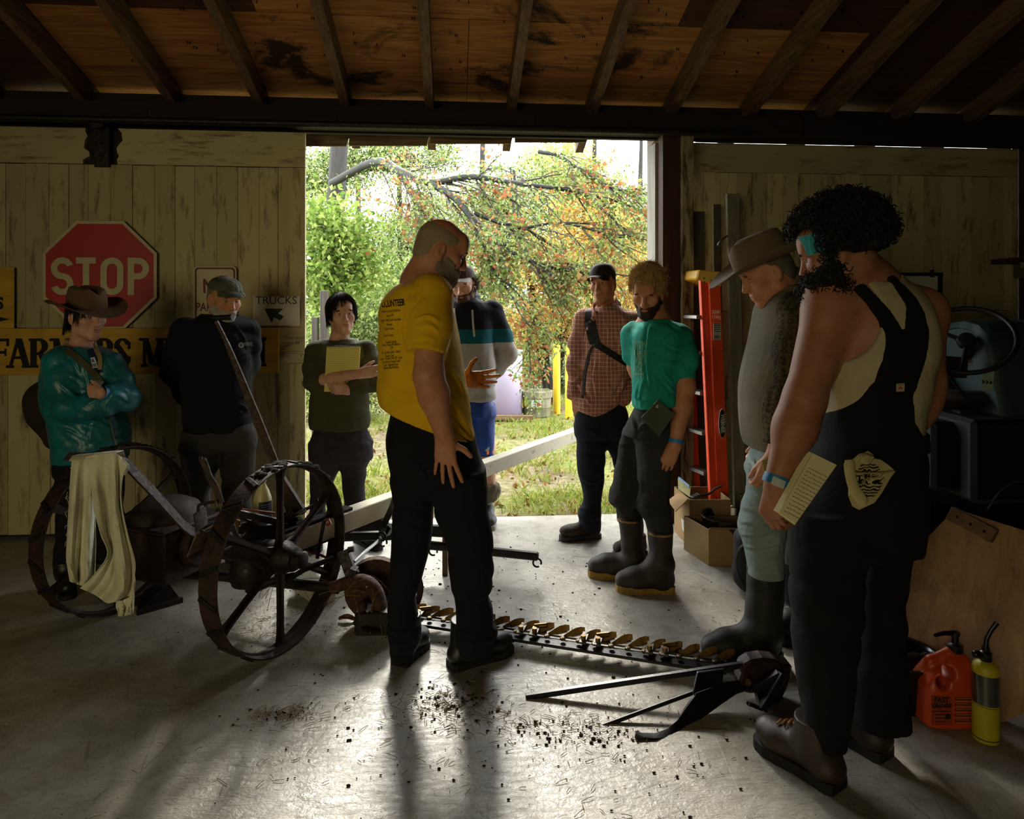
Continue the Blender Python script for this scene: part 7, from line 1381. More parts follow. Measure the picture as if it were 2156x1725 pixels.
mb.build('border', MAR, t); put_text('lettering', 'NO', .125, Matrix.Translation((0, -.003, .055)), MAR, t, .78, bold=.003); put_text('lettering', 'PARKING', .078, Matrix.Translation((0, -.003, -.078)), MAR, t, .74, bold=.001)
t = sign('trucks_sign', 'grey-white TRUCKS sign with a dark arrow near the door edge', wM(582, 655, -.028, 0)); w, h = wsize(534, 632, 655, -.028), wsize(0, 67, 655, -.028)
MB().prism(rrect(w, h, .004, 2), .004).build('plate', wornpaint('sign_grey_white', 'd2d2be', '6a6452', .80, 9), t); DGR = flat('sign_dark_green', '2a3a26', .6, 0, .4, .3, 25)
put_text('lettering', 'TRUCKS', .072, Matrix.Translation((0, -.003, .067)), DGR, t, .98)
def s_(x, y): return ((x-582)*sc_, (655-y)*sc_)
MB().prism([s_(557, 650), s_(597, 650), s_(586, 660), s_(598, 667), s_(590, 676), s_(578, 669), s_(572, 681)][::-1], .002, Matrix.Translation((0, -.0028, 0))).build('arrow', DGR, t)
s = NT('yellow_board'); v = s.coord((1.2, 9, 9)); s.base(s.mix(s.ramp(s.noise(s.coord(), 5, 6, .7), [(.6, .0), (.74, .6)]), s.ramp(s.noise(v, 3, 5), [(.3, lin('a07a1e')), (.7, lin('c49a2e'))]), lin('4a3818'))).rough(.65).spec(.35); YB = s.mat
t = sign('museum_sign', 'long yellow FARMERS MUSEUM board across the left door', wM(270, 741, -.034)); u0_, u1_ = wpt(-70, 745, -.03).x-wpt(270, 741, -.034).x, wpt(588, 738, -.03).x-wpt(270, 741, -.034).x; zt_, zb_ = wpt(588, 690, -.034).z-wpt(270, 741, -.034).z, wpt(588, 785, -.034).z-wpt(270, 741, -.034).z
MB().mm((u0_, -.012, zb_), (u1_, .012, zt_)).build('board', YB, t, False, None, .002); INKG = flat('sign_black_green', '0a0d09', .8, 0, .4, .3, 20)
def slab(ch, w, h, m):
    """heavy old-style letters with slab serifs"""
    cnt = [0]; add0 = m.prism
    def layered(poly, t): cnt[0] += 1; return add0(poly, t+.00012*cnt[0])
    m.prism = layered
    st = .205*h; th = .095*h; sf = .055*h
    def B(x0, z0, x1, z1): m.prism([(x0, z0), (x1, z0), (x1, z1), (x0, z1)], .002)
    def D(x0, z0, x1, z1, t_): m.prism([(x0-t_/2, z0), (x0+t_/2, z0), (x1+t_/2, z1), (x1-t_/2, z1)], .002)
    def serif(xc, z, wd): B(xc-wd/2, z, xc+wd/2, z+th)
    def arc(cx, cz, ro, rzo, ri, rzi, a0, a1, n=14):
        for i in range(n):
            q = [R(a0+(a1-a0)*k/n) for k in (i, i+1)]; m.prism([(cx+ro*math.cos(q[0]), cz+rzo*math.sin(q[0])), (cx+ro*math.cos(q[1]), cz+rzo*math.sin(q[1])), (cx+ri*math.cos(q[1]), cz+rzi*math.sin(q[1])), (cx+ri*math.cos(q[0]), cz+rzi*math.sin(q[0]))], .002)
    L, Rr_, T, Bo = -w/2, w/2, h/2, -h/2
    if ch in 'FE':
        B(L+sf, Bo, L+sf+st, T); B(L, T-th, Rr_-sf, T); B(Rr_-sf-th*.9, T-h*.26, Rr_-sf, T); B(L+sf, -th/2+h*.03, Rr_-h*.16, th/2+h*.03); B(Rr_-h*.2, -h*.10, Rr_-h*.14, h*.16)
        if ch == 'E': B(L, Bo, Rr_, Bo+th); B(Rr_-th*.9, Bo, Rr_, Bo+h*.28)
        else: serif(L+sf+st/2, Bo, st+2*sf)
    if ch == 'A': D(L+h*.11, Bo, 0-h*.03, T, th*1.2); D(Rr_-h*.16, Bo, -h*.02, T, st*1.05); B(L+h*.2, -h*.2, Rr_-h*.2, -h*.2+th); serif(L+h*.11, Bo, h*.26); serif(Rr_-h*.15, Bo, h*.34)
    if ch == 'R':
        B(L+sf, Bo, L+sf+st, T); serif(L+sf+st/2, Bo, st+2*sf); B(L, T-th, L+w*.5, T); B(L+sf, h*-.02-th/2, L+w*.5, -h*.02+th/2); arc(L+w*.48, h*.24, w*.40, h*.26, w*.40-st, h*.26-th, -90, 90); D(Rr_-h*.12, Bo, L+w*.55, 0, st); serif(Rr_-h*.08, Bo, st+sf*2)
    if ch == 'M': B(L+sf*2, Bo, L+sf*2+th, T); B(Rr_-sf*1.5-st, Bo, Rr_-sf*1.5, T); D(0, Bo+h*.08, L+sf*2+st*.35, T, st); D(0, Bo+h*.08, Rr_-sf*1.5-st*.5, T, th*1.1); serif(L+sf*2+th/2, Bo, h*.24); serif(Rr_-sf*1.5-st/2, Bo, st+2*sf); serif(L+sf+st*.4, T-th, st+sf*2); serif(Rr_-sf*1.5-st/2, T-th, st+2*sf)
    if ch == 'U': B(L+sf, -h*.2, L+sf+st, T); B(Rr_-sf-th*1.1, -h*.2, Rr_-sf, T); arc(0, -h*.2, w/2-sf, h*.3, w/2-sf-st*.8, h*.3-th*1.2, 180, 360); serif(L+sf+st/2, T-th, st+2*sf); serif(Rr_-sf-th/2, T-th, h*.26)
    if ch == 'S': arc(0, h*.225, w/2, h*.275, w/2-st*.85, h*.275-th, 15, 200); arc(0, -h*.225, w/2, h*.275, w/2-st*.85, h*.275-th, -165, 20); m.prism([(L, h*.25), (L+st*.9, h*.28), (Rr_, -h*.25), (Rr_-st*.9, -h*.30)][::-1], .002); B(Rr_-st*.45, h*.12, Rr_-st*.05, h*.36); B(L+st*.05, -h*.36, L+st*.45, -h*.12)
for ch, xc, w in (('F', 1, 42), ('A', 41, 50), ('R', 84, 44), ('M', 133, 52), ('E', 181, 40), ('R', 222, 42), ('S', 258, 34), ('M', 322, 54), ('U', 371, 44), ('S', 412, 36), ('E', 450, 40), ('U', 494, 46), ('M', 540, 46)):
    m = MB(); k = wpt(xc, 741, -.045); slab(ch, w*sc_, 62*sc_, m); o = m.build('letter', INKG, t); o.location = (k.x-wpt(270, 741, -.034).x, -.0135, (1-xc/1100)*.0-.004+.0)
t = sign('yellow_sign', 'cut-off yellow sign with a black S and arrow tip at the left edge', wM(-45, 628, -.024)); w, h = wsize(-120, 31, 628, -.024), wsize(0, 136, 628, -.024)
MB().prism(rrect(w, h, .003, 2), .005).build('plate', YB, t); put_text('lettering', 'S', .10, Matrix.Translation(((-2+45)*sc_, -.0032, -.035)), INKG, t, .9, bold=.004); MB().prism([((-60+45)*sc_, -46*sc_), ((-60+45)*sc_, -42*sc_), ((-8+45)*sc_, -42*sc_), ((-10+45)*sc_, -38*sc_), ((18+45)*sc_, -44.5*sc_), ((-10+45)*sc_, -51*sc_), ((-8+45)*sc_, -47*sc_)][::-1], .002, Matrix.Translation((0, -.003, 0))).build('arrow', INKG, t)
# ------------------------------------------------------------------ things in people's hands and pockets
def paper(name, label, cat, corners, th, mat, group=None):
    """a pad or booklet as a slab through four corners"""
    c = sum(corners, Vector())/4; o = empty(name, c, label, cat, group); n_ = (corners[1]-corners[0]).cross(corners[3]-corners[0]).normalized()
    if n_.y > 0: n_ = -n_
    q = [k-c for k in corners]; MB().hexa(q+[k-n_*th for k in q]).build('pages', mat, o, False, None, .0008); return o, q, n_
def writing(name, q, n_, rows, x0, x1, y0, y1, h, mat, par, seed, r=.0006, slant=.1, words=True):
    """rows of pen strokes on the slab q"""
    rnd = random.Random(seed); m = MB(); ex = (q[1]-q[0]); ey = (q[3]-q[0])
    for i in range(rows):
        y = y0+(y1-y0)*(i+.5)/rows; x = x0; end = x1-rnd.random()*.15*(x1-x0)
        while x < end:
            L = rnd.uniform(.05, .16)*(x1-x0); k = max(3, int(L/(x1-x0)*60)); pts = []
            for j in range(k): pts.append(q[0]+ex*(x+L*j/(k-1))+ey*(y+h*rnd.uniform(-1, 1)*.5)+n_*.0007)
            m.tube(pts, r, 3, cap=False); x += L+rnd.uniform(.025, .05)*(x1-x0)
    return m.build(name, mat, par)
PGY = flat('yellow_paper', 'd6ca72', .9, 0, .2, .06, 6); PGC = flat('cream_paper', 'e0d4aa', .9, 0, .2, .08, 5); PEN = flat('pen_ink', '2a241c', .7)
o, q, n_ = paper('notepad', 'yellow spiral notepad held against the olive sweater', 'notepad', list(NPAD), .008, PGY)
mb = MB()
for i in range(24): c_ = q[0].lerp(q[1], (i+.5)/24); mb.tube([c_+n_*.006*math.cos(a)-n_*.004+Vector((0, 0, .007*math.sin(a))) for a in np.linspace(0, 2*PI, 9)], .0011, 4)
mb.build('spiral', STEEL, o, True)
writing('ruled_line', q, n_, 1, .02, .98, 0, .05, .001, flat('rule_ink', '8a8a62', .9), o, 1)
mb = MB()
for i in range(1, 22): mb.bar(q[0].lerp(q[3], i/22).lerp(q[1].lerp(q[2], i/22), .02)+n_*.0003, q[0].lerp(q[3], i/22).lerp(q[1].lerp(q[2], i/22), .98)+n_*.0003, .0012, .0004, n_)
mb.build('ruled_lines', flat('rule_ink', ''), o)
YB_ = Yv-.235
ck = crop(1600, 880, 6.16); K = lambda x, y, Y: P3(ck, x, y, Y)
o, q, n_ = paper('notebook', 'open cream notebook with handwriting held by the person in overalls', 'notebook', [K(683, 455, 2.08), K(998, 610, 2.05), K(462, 1378, 1.98), K(250, 1232, 2.0)], .012, PGC)
ol = q[0]-n_*.001; MB().hexa([K(600, 422, 2.10)-o.location, K(676, 456, 2.082)-o.location, K(250, 1230, 2.0)-o.location, K(180, 1190, 2.02)-o.location]+[k-n_*.008 for k in (K(600, 422, 2.10)-o.location, K(676, 456, 2.082)-o.location, K(250, 1230, 2.0)-o.location, K(180, 1190, 2.02)-o.location)]).build('left_page', PGC, o)
MB().hexa([k-n_*.012 for k in (q[0], q[1]*1.012, q[2]*1.012, q[3])]+[k-n_*.016 for k in (q[0], q[1]*1.012, q[2]*1.012, q[3])]).build('cover', flat('ochre_cover', '7a6220', .7), o)
writing('handwriting', q, n_, 13, .12, .92, .20, .97, .014, PEN, o, 5, .0007)
o, q, n_ = paper('note_sheet', 'folded yellow note sheet held by the person in the cowboy hat', 'paper', [P3(cc, 378, 1403, 2.70), P3(cc, 436, 1385, 2.70), P3(cc, 448, 1500, 2.66), P3(cc, 402, 1502, 2.66)], .002, flat('note_paper', 'a89a5c', .9, 0, .2, .1, 5)); writing('handwriting', q, n_, 9, .1, .95, .05, .95, .03, PEN, o, 7, .0006)
o, q, n_ = paper('pocket_notebook', 'dark green notebook stuck in the trouser pocket of the fair-haired person', 'notebook', [at(1385, 842, 3.44), at(1420, 873, 3.42), at(1387, 920, 3.42), at(1350, 880, 3.44)], .010, flat('cream_edges', '9a9274', .8))
GC = flat('green_cover', '1f2e1a', .5, 0, .4, .12, 12); MB().hexa([k+n_*.0005 for k in q]+[k+n_*.002 for k in q]).build('cover', GC, o); MB().hexa([k-n_*.010 for k in q]+[k-n_*.0115 for k in q]).build('cover', GC, o)
M_ = Mx(at(1384, 856, 3.425)-o.location, Vector((1, 0, 0)), Vector((0, 1, 0)), Vector((0, 0, 1))) @ Matrix.Rotation(R(8), 4, 'Y'); MB().prism(rrect(.011, .015, .003, 3), .001, M_).build('sticker', flat('sticker_cream', 'a8a084', .7), o); MB().prism(rrect(.005, .008, .002, 2), .0014, M_).build('sticker_mark', flat('sticker_red', '7a3a28', .7), o)
# bandana hanging out of the back pocket
bp = [(1095, 550), (1200, 540), (1280, 470), (1330, 460), (1400, 430), (1475, 480), (1470, 525), (1560, 545), (1650, 600), (1755, 690), (1690, 770), (1580, 970), (1480, 1100), (1280, 1190), (1200, 1150), (1145, 1010), (1150, 880), (1130, 720)]
cy_ = Yv-.215; c0 = K(1380, 800, cy_); o = empty('bandana', c0, 'cream bandana with dark paisley hanging from the overalls back pocket', 'bandana'); m = MB(); n = len(bp); cen = (1370, 790)
rings = []
for f in (1.0, .8, .6, .4, .2, .02):
    rings.append([K(cen[0]+(x-cen[0])*f, cen[1]+(y-cen[1])*f, cy_-.012*(1-f)+.006*math.sin(i*2.1+f*5))-c0 for i, (x, y) in enumerate(bp+[bp[0]])])
s = NT('paisley_cotton'); v = s.coord(); vo = s.n('ShaderNodeTexVoronoi', Vector=v, Scale=60.0); w_ = s.n('ShaderNodeTexWave', Vector=v, Scale=38.0, Distortion=7.0); w_.wave_type = 'RINGS'; sp = s.n('ShaderNodeSeparateXYZ', Vector=v); rr_ = s.math('ADD', s.math('POWER', s.math('MULTIPLY', s.math('SUBTRACT', sp.outputs[0], .004), 22), 2), s.math('POWER', s.math('MULTIPLY', s.math('ADD', sp.outputs[2], .0), 20), 2))
pat = s.math('MULTIPLY', s.math('GREATER_THAN', w_.outputs['Fac'], .55), s.math('LESS_THAN', rr_, 1.0)); s.base(s.mix(pat, lin('b5a678'), lin('1d1612'))).rough(.95).spec(.2); m.grid(rings, .002); m.build('cloth', s.mat, o, True)
BC = cloth('bandana_hem', 'bcae80', .95, .1)
for path, wd in (([(1150, 545), (1170, 720), (1215, 900), (1290, 1020), (1360, 1130)], .016), ([(1215, 715), (1400, 715), (1560, 715), (1750, 690)], .009), ([(1230, 560), (1330, 480), (1470, 510)], .012)):
    mb = MB(); mb.tube(spline([K(x, y, cy_-.016)-c0 for x, y in path], 14), [wd*.6]+[wd]*12+[wd*.5], 8, flat=.3); mb.build('rolled_edge', BC, o, True)
# ------------------------------------------------------------------ the rag on the seat spring
cr = crop(0, 900, 2.837); Q = lambda x, y, Y: P3(cr, x, y, Y)
s = NT('linen_rag'); v = s.coord(); n = s.noise(v, 9, 5, .6); s.base(s.mix(s.ramp(s.noise(v, 16, 5, .7), [(.62, .0), (.75, .5)]), s.ramp(n, [(.3, lin('b8b49c')), (.7, lin('dad6be'))]), lin('5f5a44'))).rough(.95).spec(.15); s.bump(s.math('ADD', s.noise(v, 24, 4), s.math('MULTIPLY', s.noise(v, 300, 1), .2)), .5, .01); LIN = s.mat
c0 = Q(600, 600, 2.86); o = empty('rag', c0, 'torn cream cloth rag hanging over the mower seat bar', 'rag')
def fall(cols, seed, th=.003, Yb_=2.86, amp=.018):
    """cols: lists of (x, y) top to bottom, left to right"""
    rnd = random.Random(seed); nr = 26; S = [spline([(x, y, 0) for x, y in c_], nr) for c_ in cols]; rows = []
    for i in range(nr):
        A_ = spline([(S[k][i].x, S[k][i].y, 0) for k in range(len(S))], 34); t = i/(nr-1); row = []
        for j, a in enumerate(A_): row.append(Q(a.x, a.y, Yb_+amp*1.3*math.sin(j*.36+seed*1.7+1.6*t+.6*math.sin(j*.21+seed))*min(1, t*3+.1)+.007*math.sin(j*1.1+seed*2+4*t)*t+.004*math.sin(9*t+j*.5))-c0)
        rows.append(row)
    return MB().grid(rows, th)
fall([[(432, 182), (418, 400), (402, 700), (400, 790), (420, 920)], [(480, 178), (470, 420), (455, 700), (450, 850), (470, 940)], [(540, 176), (530, 420), (515, 700), (520, 850), (500, 950)], [(590, 172), (570, 400), (575, 700), (570, 880), (575, 1000)]], 1, .003, 2.88).build('back_fold', LIN, o, True)
fall([[(512, 176), (545, 330), (560, 480), (600, 640), (640, 760), (560, 880), (480, 960)], [(580, 160), (590, 330), (620, 480), (640, 640), (670, 760), (640, 900), (570, 1000)], [(650, 155), (660, 330), (670, 520), (690, 700), (700, 850), (700, 980), (650, 1050)], [(700, 160), (705, 300), (715, 480), (745, 640), (780, 780), (790, 900), (780, 1010)], [(760, 230), (735, 300), (725, 440), (765, 640), (808, 800), (806, 900), (795, 1115)]], 2, .003, 2.855).build('front_fold', LIN, o, True)
fall([[(700, 160), (705, 250), (712, 300)], [(740, 190), (735, 260), (725, 300)], [(778, 235), (750, 275), (712, 305)]], 3, .003, 2.90, .004).build('corner_fold', LIN, o, True)
fall([[(690, 1040), (700, 1090), (705, 1130)], [(740, 1030), (745, 1080), (750, 1125)], [(792, 1000), (792, 1060), (790, 1115)]], 4, .003, 2.86, .008).build('torn_end', LIN, o, True)
mb = MB(); rnd = random.Random(2)
tp = [Q(x, y, Y)-c0 for x, y, Y in ((430, 176, 2.88), (520, 170, 2.87), (600, 160, 2.87), (700, 152, 2.90))]
mb.grid([[k+Vector((0, -.02, -.012)) for k in spline(tp, 16)], [k+Vector((0, .0, .004)) for k in spline(tp, 16)], [k+Vector((0, .045, .002)) for k in spline(tp, 16)], [k+Vector((0, .06, -.03)) for k in spline(tp, 16)]], .003); mb.build('top_fold', LIN, o, True)
mb = MB()
for i in range(26):
    q0 = Q(rnd.choice((432, 425, 418, 405)), 200+rnd.random()*600, 2.87)-c0; mb.tube([q0, q0+Vector((-rnd.random()*.014, 0, -.006)), q0+Vector((-rnd.random()*.012, 0, -rnd.random()*.03))], .0008, 3)
mb.build('fraying', LIN, o)['kind'] = 'stuff'
# ------------------------------------------------------------------ spray bottle on the mower
q = at(553, 1096, 3.17); o = empty('plastic_bottle', q, 'cream plastic bottle with a dark label standing on the mower platform', 'bottle')
HP = flat('cloudy_plastic', 'b8b07c', .4, 0, .5, .08, 8); mb = MB(); mb.lathe([(.036, 0), (.042, .006), (.042, .085), (.040, .105), (.030, .135), (.016, .165), (.0145, .172), (.0145, .186)], 28); mb.build('bottle_body', HP, o, True); mb = MB(); mb.lathe([(.017, .183), (.017, .20), (.013, .204)], 18); mb.build('bottle_cap', flat('white_cap', 'c4bea2', .5), o, True)
mb = MB(); mb.grid([[(.0428*math.sin(t), -.0428*math.cos(t), z) for t in np.linspace(-.05, 1.5, 14)] for z in (.008, .095)], .0006); lab = mb.build('bottle_label', flat('dark_label', '1c1f3a', .5), o, True)
mb = MB()
for k in range(7): mb.grid([[(.0436*math.sin(t), -.0436*math.cos(t), z) for t in np.linspace(.15, 1.2, 8)] for z in (.02+k*.010, .023+k*.010)], .0004)
mb.build('label_print', flat('label_pale', '8a8a9a', .6), lab)
# ------------------------------------------------------------------ floor things by the mower
q = gnd(345, 1285); o = empty('wheel_chock', q, 'dark steel wedge on the floor beneath the far mower wheel', 'wedge'); mb = MB(); P = [gnd(288, 1296), gnd(384, 1268), gnd(352, 1250)+Vector((0, .05, 0)), gnd(290, 1262)]; top = at(352, 1224, 3.42); mb.add([k-q for k in P]+[top-q, top-q+Vector((-.12, .02, -.05))], [(0, 1, 4, 5), (1, 2, 4), (2, 3, 5, 4), (3, 0, 5), (3, 2, 1, 0)]); mb.build('wedge', BLKP, o)
MB().bar(P[0]-q+UPV*.012, P[1]-q+UPV*.012, .02, .024, UPV).build('flange', IRON2, o)
o = MB().bar(at(628, 1158, 3.55), at(690, 1196, 3.40), .10, .075, UPV); q = gnd(660, 1215); o.v = [tuple(Vector(k)-Vector((q.x, q.y, 0))) for k in o.v]; mz = min(k[2] for k in o.v); o.v = [(k[0], k[1], k[2]-mz) for k in o.v]; o = o.build('timber_offcut', wood('offcut', '6b6452', '8d8670', axis=0, paint='b5af9a', pamt=.36), None, False, None, .003); o.location = (q.x, q.y, 0); tag(o, 'white-painted timber offcut on the floor behind the near mower wheel', 'timber')
# ------------------------------------------------------------------ right side: ladders, boxes, board, jug, torch
ORG = flat('orange_fibreglass', 'ee4a18', .45, 0, .5, .1, 5); ORD = flat('orange_fibreglass', ''); ALU = flat('dull_aluminium', '8a8880', .4, .85, .5, .12, 20); YCAP = flat('yellow_moulding', 'c79a14', .5)
ld = empty('step_ladder', (1.40, 4.42, 0), 'folded orange fibreglass stepladder with a yellow top', 'ladder'); lo = ld.location.copy(); wdv = Vector((-.30, .95, 0)).normalized()
def rail(ax0, ax1, bx0, bx1, yt, yb_, Yt_, Yb2, off, th, name='rail', dz=0):
    m = MB(); a0, a1 = at(ax0, yt, Yt_), at(ax1, yt+8, Yt_); s_ = (1.5-.01)/(1.5-at(0, yb_, Yb2).z); b0_, b1_ = at(bx0, yb_, Yb2), at(bx1, yb_+8, Yb2)
    b0_ = a0.lerp(b0_, (a0.z-.004)/(a0.z-b0_.z)); b1_ = a1.lerp(b1_, (a1.z-.004)/(a1.z-b1_.z)); d_ = wdv*th
    P = [k-lo+wdv*off for k in (b0_, b1_, b1_+d_, b0_+d_, a0, a1, a1+d_, a0+d_)]; m.hexa(P); return m.build(name, ORG, ld, False, None, .003)
r1 = rail(1475, 1491, 1496, 1509, 588, 1040, 4.50, 4.40, 0, .03); r2 = rail(1493, 1517, 1511, 1536, 590, 1060, 4.48, 4.38, .0, .03); rail(1475, 1491, 1496, 1509, 588, 1040, 4.50, 4.40, .33, .03); rail(1493, 1517, 1511, 1536, 590, 1060, 4.48, 4.38, .33, .03)
a, b = at(1466, 588, 4.5), at(1521, 604, 4.46); m = MB(); zt = at(0, 568, 4.5).z; m.hexa([k-lo for k in (a, b, b+wdv*.38, a+wdv*.38, a+Vector((.015, 0, zt-a.z)), Vector((b.x-.01, b.y, zt-.015)), Vector((b.x-.01, b.y, zt-.015))+wdv*.36, a+Vector((.015, 0, zt-a.z))+wdv*.36)]); m.build('top_cap', YCAP, ld, False, None, .008)
m = MB()
for x in (1482, 1496, 1510):
    for y in (586, 594): q = at(x, y+ (x-1482)*.28, 4.45)-lo; m.lathe([(.006, 0), (.006, .006)], 8, Matrix.Translation(q) @ Matrix.Rotation(R(90), 4, 'X'))
m.build('rivet', ALU, ld)
for y in (668, 745, 830, 915, 1000):
    q0 = at(1479+(y-588)*.045, y, 4.47)-lo; m = MB(); m.bar(q0+wdv*.03, q0+wdv*.33, .075, .025, UPV); m.build('step', ALU, ld, False, None, .003)
BLKL = flat('label_black', '0d0d0d', .5); WHL = flat('label_white2', 'b8b4a8', .6)
def onladder(px, py): return at(px, py, 4.37)-lo
lean = R(3.2)
Mo = Matrix.Translation(at(1521, 892, 4.375)-lo) @ Matrix.Rotation(R(-1), 4, 'Y'); m = MB(); m.prism([(.024*math.cos(t_), .095*math.sin(t_)) for t_ in np.linspace(0, 2*PI, 28)[:-1]], .003, Mo); m.build('oval_label', WHL, ld); m = MB(); m.prism([(.0215*math.cos(t_), .0915*math.sin(t_)) for t_ in np.linspace(0, 2*PI, 28)[:-1]], .003, Mo @ Matrix.Translation((0, -.001, 0))); ov = m.build('oval_label', BLKL, ld)
put_text('lettering', 'WERNER', .036, Mo @ Matrix.Translation((0, -.004, 0)) @ Matrix.Rotation(R(-90), 4, 'Y') @ Matrix.Rotation(R(180), 4, 'Y'), WHL, ov, .82, bold=.0015)
Ml = Matrix.Translation(at(1508, 662, 4.425)-lo); put_text('lettering', '300lb', .034, Ml @ Matrix.Translation((0, -.002, .014)), flat('label_pale_orange', 'd8b090', .6), ld, .75); put_text('lettering', '136kg', .034, Ml @ Matrix.Translation((0, -.002, -.018)), flat('label_pale_orange', ''), ld, .75)
Ml = Matrix.Translation(at(1510, 698, 4.415)-lo); MB().prism(rrect(.048, .11, .002, 2), .002, Ml).build('warning_label', WHL, ld); m = MB()
for k in range(5): m.prism([(-.021, .045-k*.012), (.021, .045-k*.012), (.021, .050-k*.012), (-.021, .050-k*.012)], .001, Ml @ Matrix.Translation((0, -.002, 0)))
for k in range(7): m.prism([(-.018+k*.005, -.045), (-.016+k*.005, -.045), (-.016+k*.005, -.025), (-.018+k*.005, -.025)], .001, Ml @ Matrix.Translation((0, -.002, 0)))
m.build('label_print', BLKL, ld)
# perforated rail and two slats leaning on the right door
o = empty('perforated_rail', (1.53, 4.45, 0), 'tall grey rail with a column of round holes leaning beside the orange ladder', 'rail'); l2 = o.location.copy(); GRM = wood('grey_painted_rail', '5a574a', '7a7666', axis=2)
a0, a1, b0_, b1_ = at(1531, 408, 4.72), at(1557, 408, 4.72), at(1547, 1092, 4.50), at(1571, 1092, 4.50); kk = (a0.z-0)/(a0.z-b0_.z); b0_, b1_ = a0.lerp(b0_, kk), a1.lerp(b1_, kk); m = MB(); dY = Vector((0, .04, 0)); m.hexa([k-l2 for k in (b0_, b1_, b1_+dY, b0_+dY, a0, a1, a1+dY, a0+dY)]); m.build('rail', GRM, o, False, None, .003)
for x, y in ((1542, 497), (1545, 590), (1547, 678), (1549, 767), (1552, 858), (1556, 950), (1560, 1041)):
    t_ = (y-408)/(1092-408); q = at(x, y, 4.72-.22*t_)-l2; m = MB(); m.lathe([(.007, -.002), (.007, .001)], 12, Matrix.Translation(q) @ Matrix.Rotation(R(90), 4, 'X')); m.build('hole', BLKL, o)
m = MB(); m.tube(spline([at(1531, 497, 4.70)-l2, at(1522, 503, 4.64)-l2, at(1512, 516, 4.64)-l2, at(1518, 520, 4.68)-l2], 10), .007, 8); m.build('handle', ALU, o, True)
for k, (x0, x1, yt, nm) in enumerate(((1502, 1518, 430, 'narrow dark slat leaning just left of the perforated rail'), (1458, 1484, 445, 'wide weathered slat leaning behind the orange ladder'))):
    a0, a1 = at(x0, yt, 4.80), at(x1, yt, 4.80); m = MB(); o = empty('scrap_timber', (a0.x, 4.75, 0), nm, 'timber'); l3 = o.location.copy(); b = Vector((.0, -.06, -a0.z)); m.hexa([p_-l3 for p_ in (a0+b, a1+b, a1+b+dY*.5, a0+b+dY*.5, a0, a1, a1+dY*.5, a0+dY*.5)]); m.build('timber_body', wood('dark_slat', '3a342a', '57503f', axis=2), o, False, None, .002)
# cardboard boxes
CBD = flat('cardboard', '8f7450', .9, 0, .2, .1, 7, .1, 40); CBI = flat('cardboard_inside', '6a5538', .9, 0, .2, .1, 7)
def carton(name, label, P, h, flaps=()):
    """P: four floor corners (front left, front right, back right, back left); walls with thickness, open top"""
    c = P[0]; o = empty(name, c, label, 'box'); t_ = .005; q = [k-c for k in P]; ce_ = sum(q, Vector())/4; inn = [k+(ce_-k).normalized()*t_*1.6 for k in q]
    for nm, i, j in (('front', 0, 1), ('side', 1, 2), ('back', 2, 3), ('side', 3, 0)):
        m = MB(); u = Vector((0, 0, h)); m.hexa([q[i], q[j], inn[j], inn[i], q[i]+u, q[j]+u, inn[j]+u, inn[i]+u]); m.build(nm, CBD, o)
    m = MB(); m.hexa([k+Vector((0, 0, .002)) for k in inn]+[k+Vector((0, 0, .007)) for k in inn]); m.build('base', CBI, o); return o, q
P = [Vector((1.092, 4.20, 0)), Vector((1.345, 4.20, 0)), Vector((1.34, 4.50, 0)), Vector((1.07, 4.50, 0))]; o, q = carton('cardboard_box', 'taller cardboard box of tools by the post, flap hanging open', P, .295); l4 = P[0]
m = MB(); m.grid([[at(1449, 1050, 4.20)-l4, at(1430, 1036, 4.42)-l4], [at(1422, 1077, 4.16)-l4, at(1406, 1054, 4.36)-l4]], .004); m.build('flap', CBD, o)
m = MB(); m.grid([[at(1428, 1030, 4.45)-l4, at(1452, 1047, 4.26)-l4], [at(1427, 1007, 4.45)-l4, at(1454, 1027, 4.26)-l4]], .006); m.build('flap', flat('pale_card', '9a9060', .8), o)
m = MB(); m.grid([[at(1430, 1004, 4.44)-l4, at(1452, 1022, 4.27)-l4], [at(1428, 1009, 4.44)-l4, at(1452, 1028, 4.25)-l4]], .004); m.build('printed_strip', flat('printed_blue', '4a6a80', .6), o)
m = MB(); m.grid([[at(1434, 1092, 4.33)-l4, at(1443, 1098, 4.24)-l4], [at(1437, 1116, 4.34)-l4, at(1444, 1124, 4.25)-l4]], .001); m.build('shipping_label', WHL, o)
tl = empty('hand_tool', at(1490, 1050, 4.3), 'dark bent-handled tool sticking out of the taller box', 'tool'); lt_ = tl.location.copy(); m = MB(); m.tube(spline([at(1456, 1048, 4.24)-lt_, at(1475, 1044, 4.28)-lt_, at(1493, 1040, 4.3)-lt_, at(1505, 1030, 4.3)-lt_, at(1519, 1024, 4.3)-lt_], 14), .008, 8); m.build('handle', IRON, tl, True); m = MB(); m.bar(at(1456, 1049, 4.24)-lt_, at(1472, 1042, 4.26)-lt_, .04, .02, UPV); m.build('head', STEEL, tl, False, None, .003)
P = [Vector((1.126, 3.91, 0)), Vector((1.50, 3.91, 0)), Vector((1.47, 4.17, 0)), Vector((1.05, 4.17, 0))]; o, q = carton('cardboard_box', 'lower cardboard box holding a black basin, in front of the taller box', P, .205)
l5 = P[0]; m = MB(); m.mm((.26, -.0015, .09), (.36, -.0002, .18)); m.build('tape_patch', flat('faded_tape', '7a6648', .7), o)
m = MB()
for k in range(5): a = Vector((-.006-.012*k, .045+.04*k, .03)); m.bar(a+Vector((-.002, 0, 0)), a+Vector((-.004, 0, .16)), .004, .002, (1, 0, 0))
m.build('crease', CBI, o)
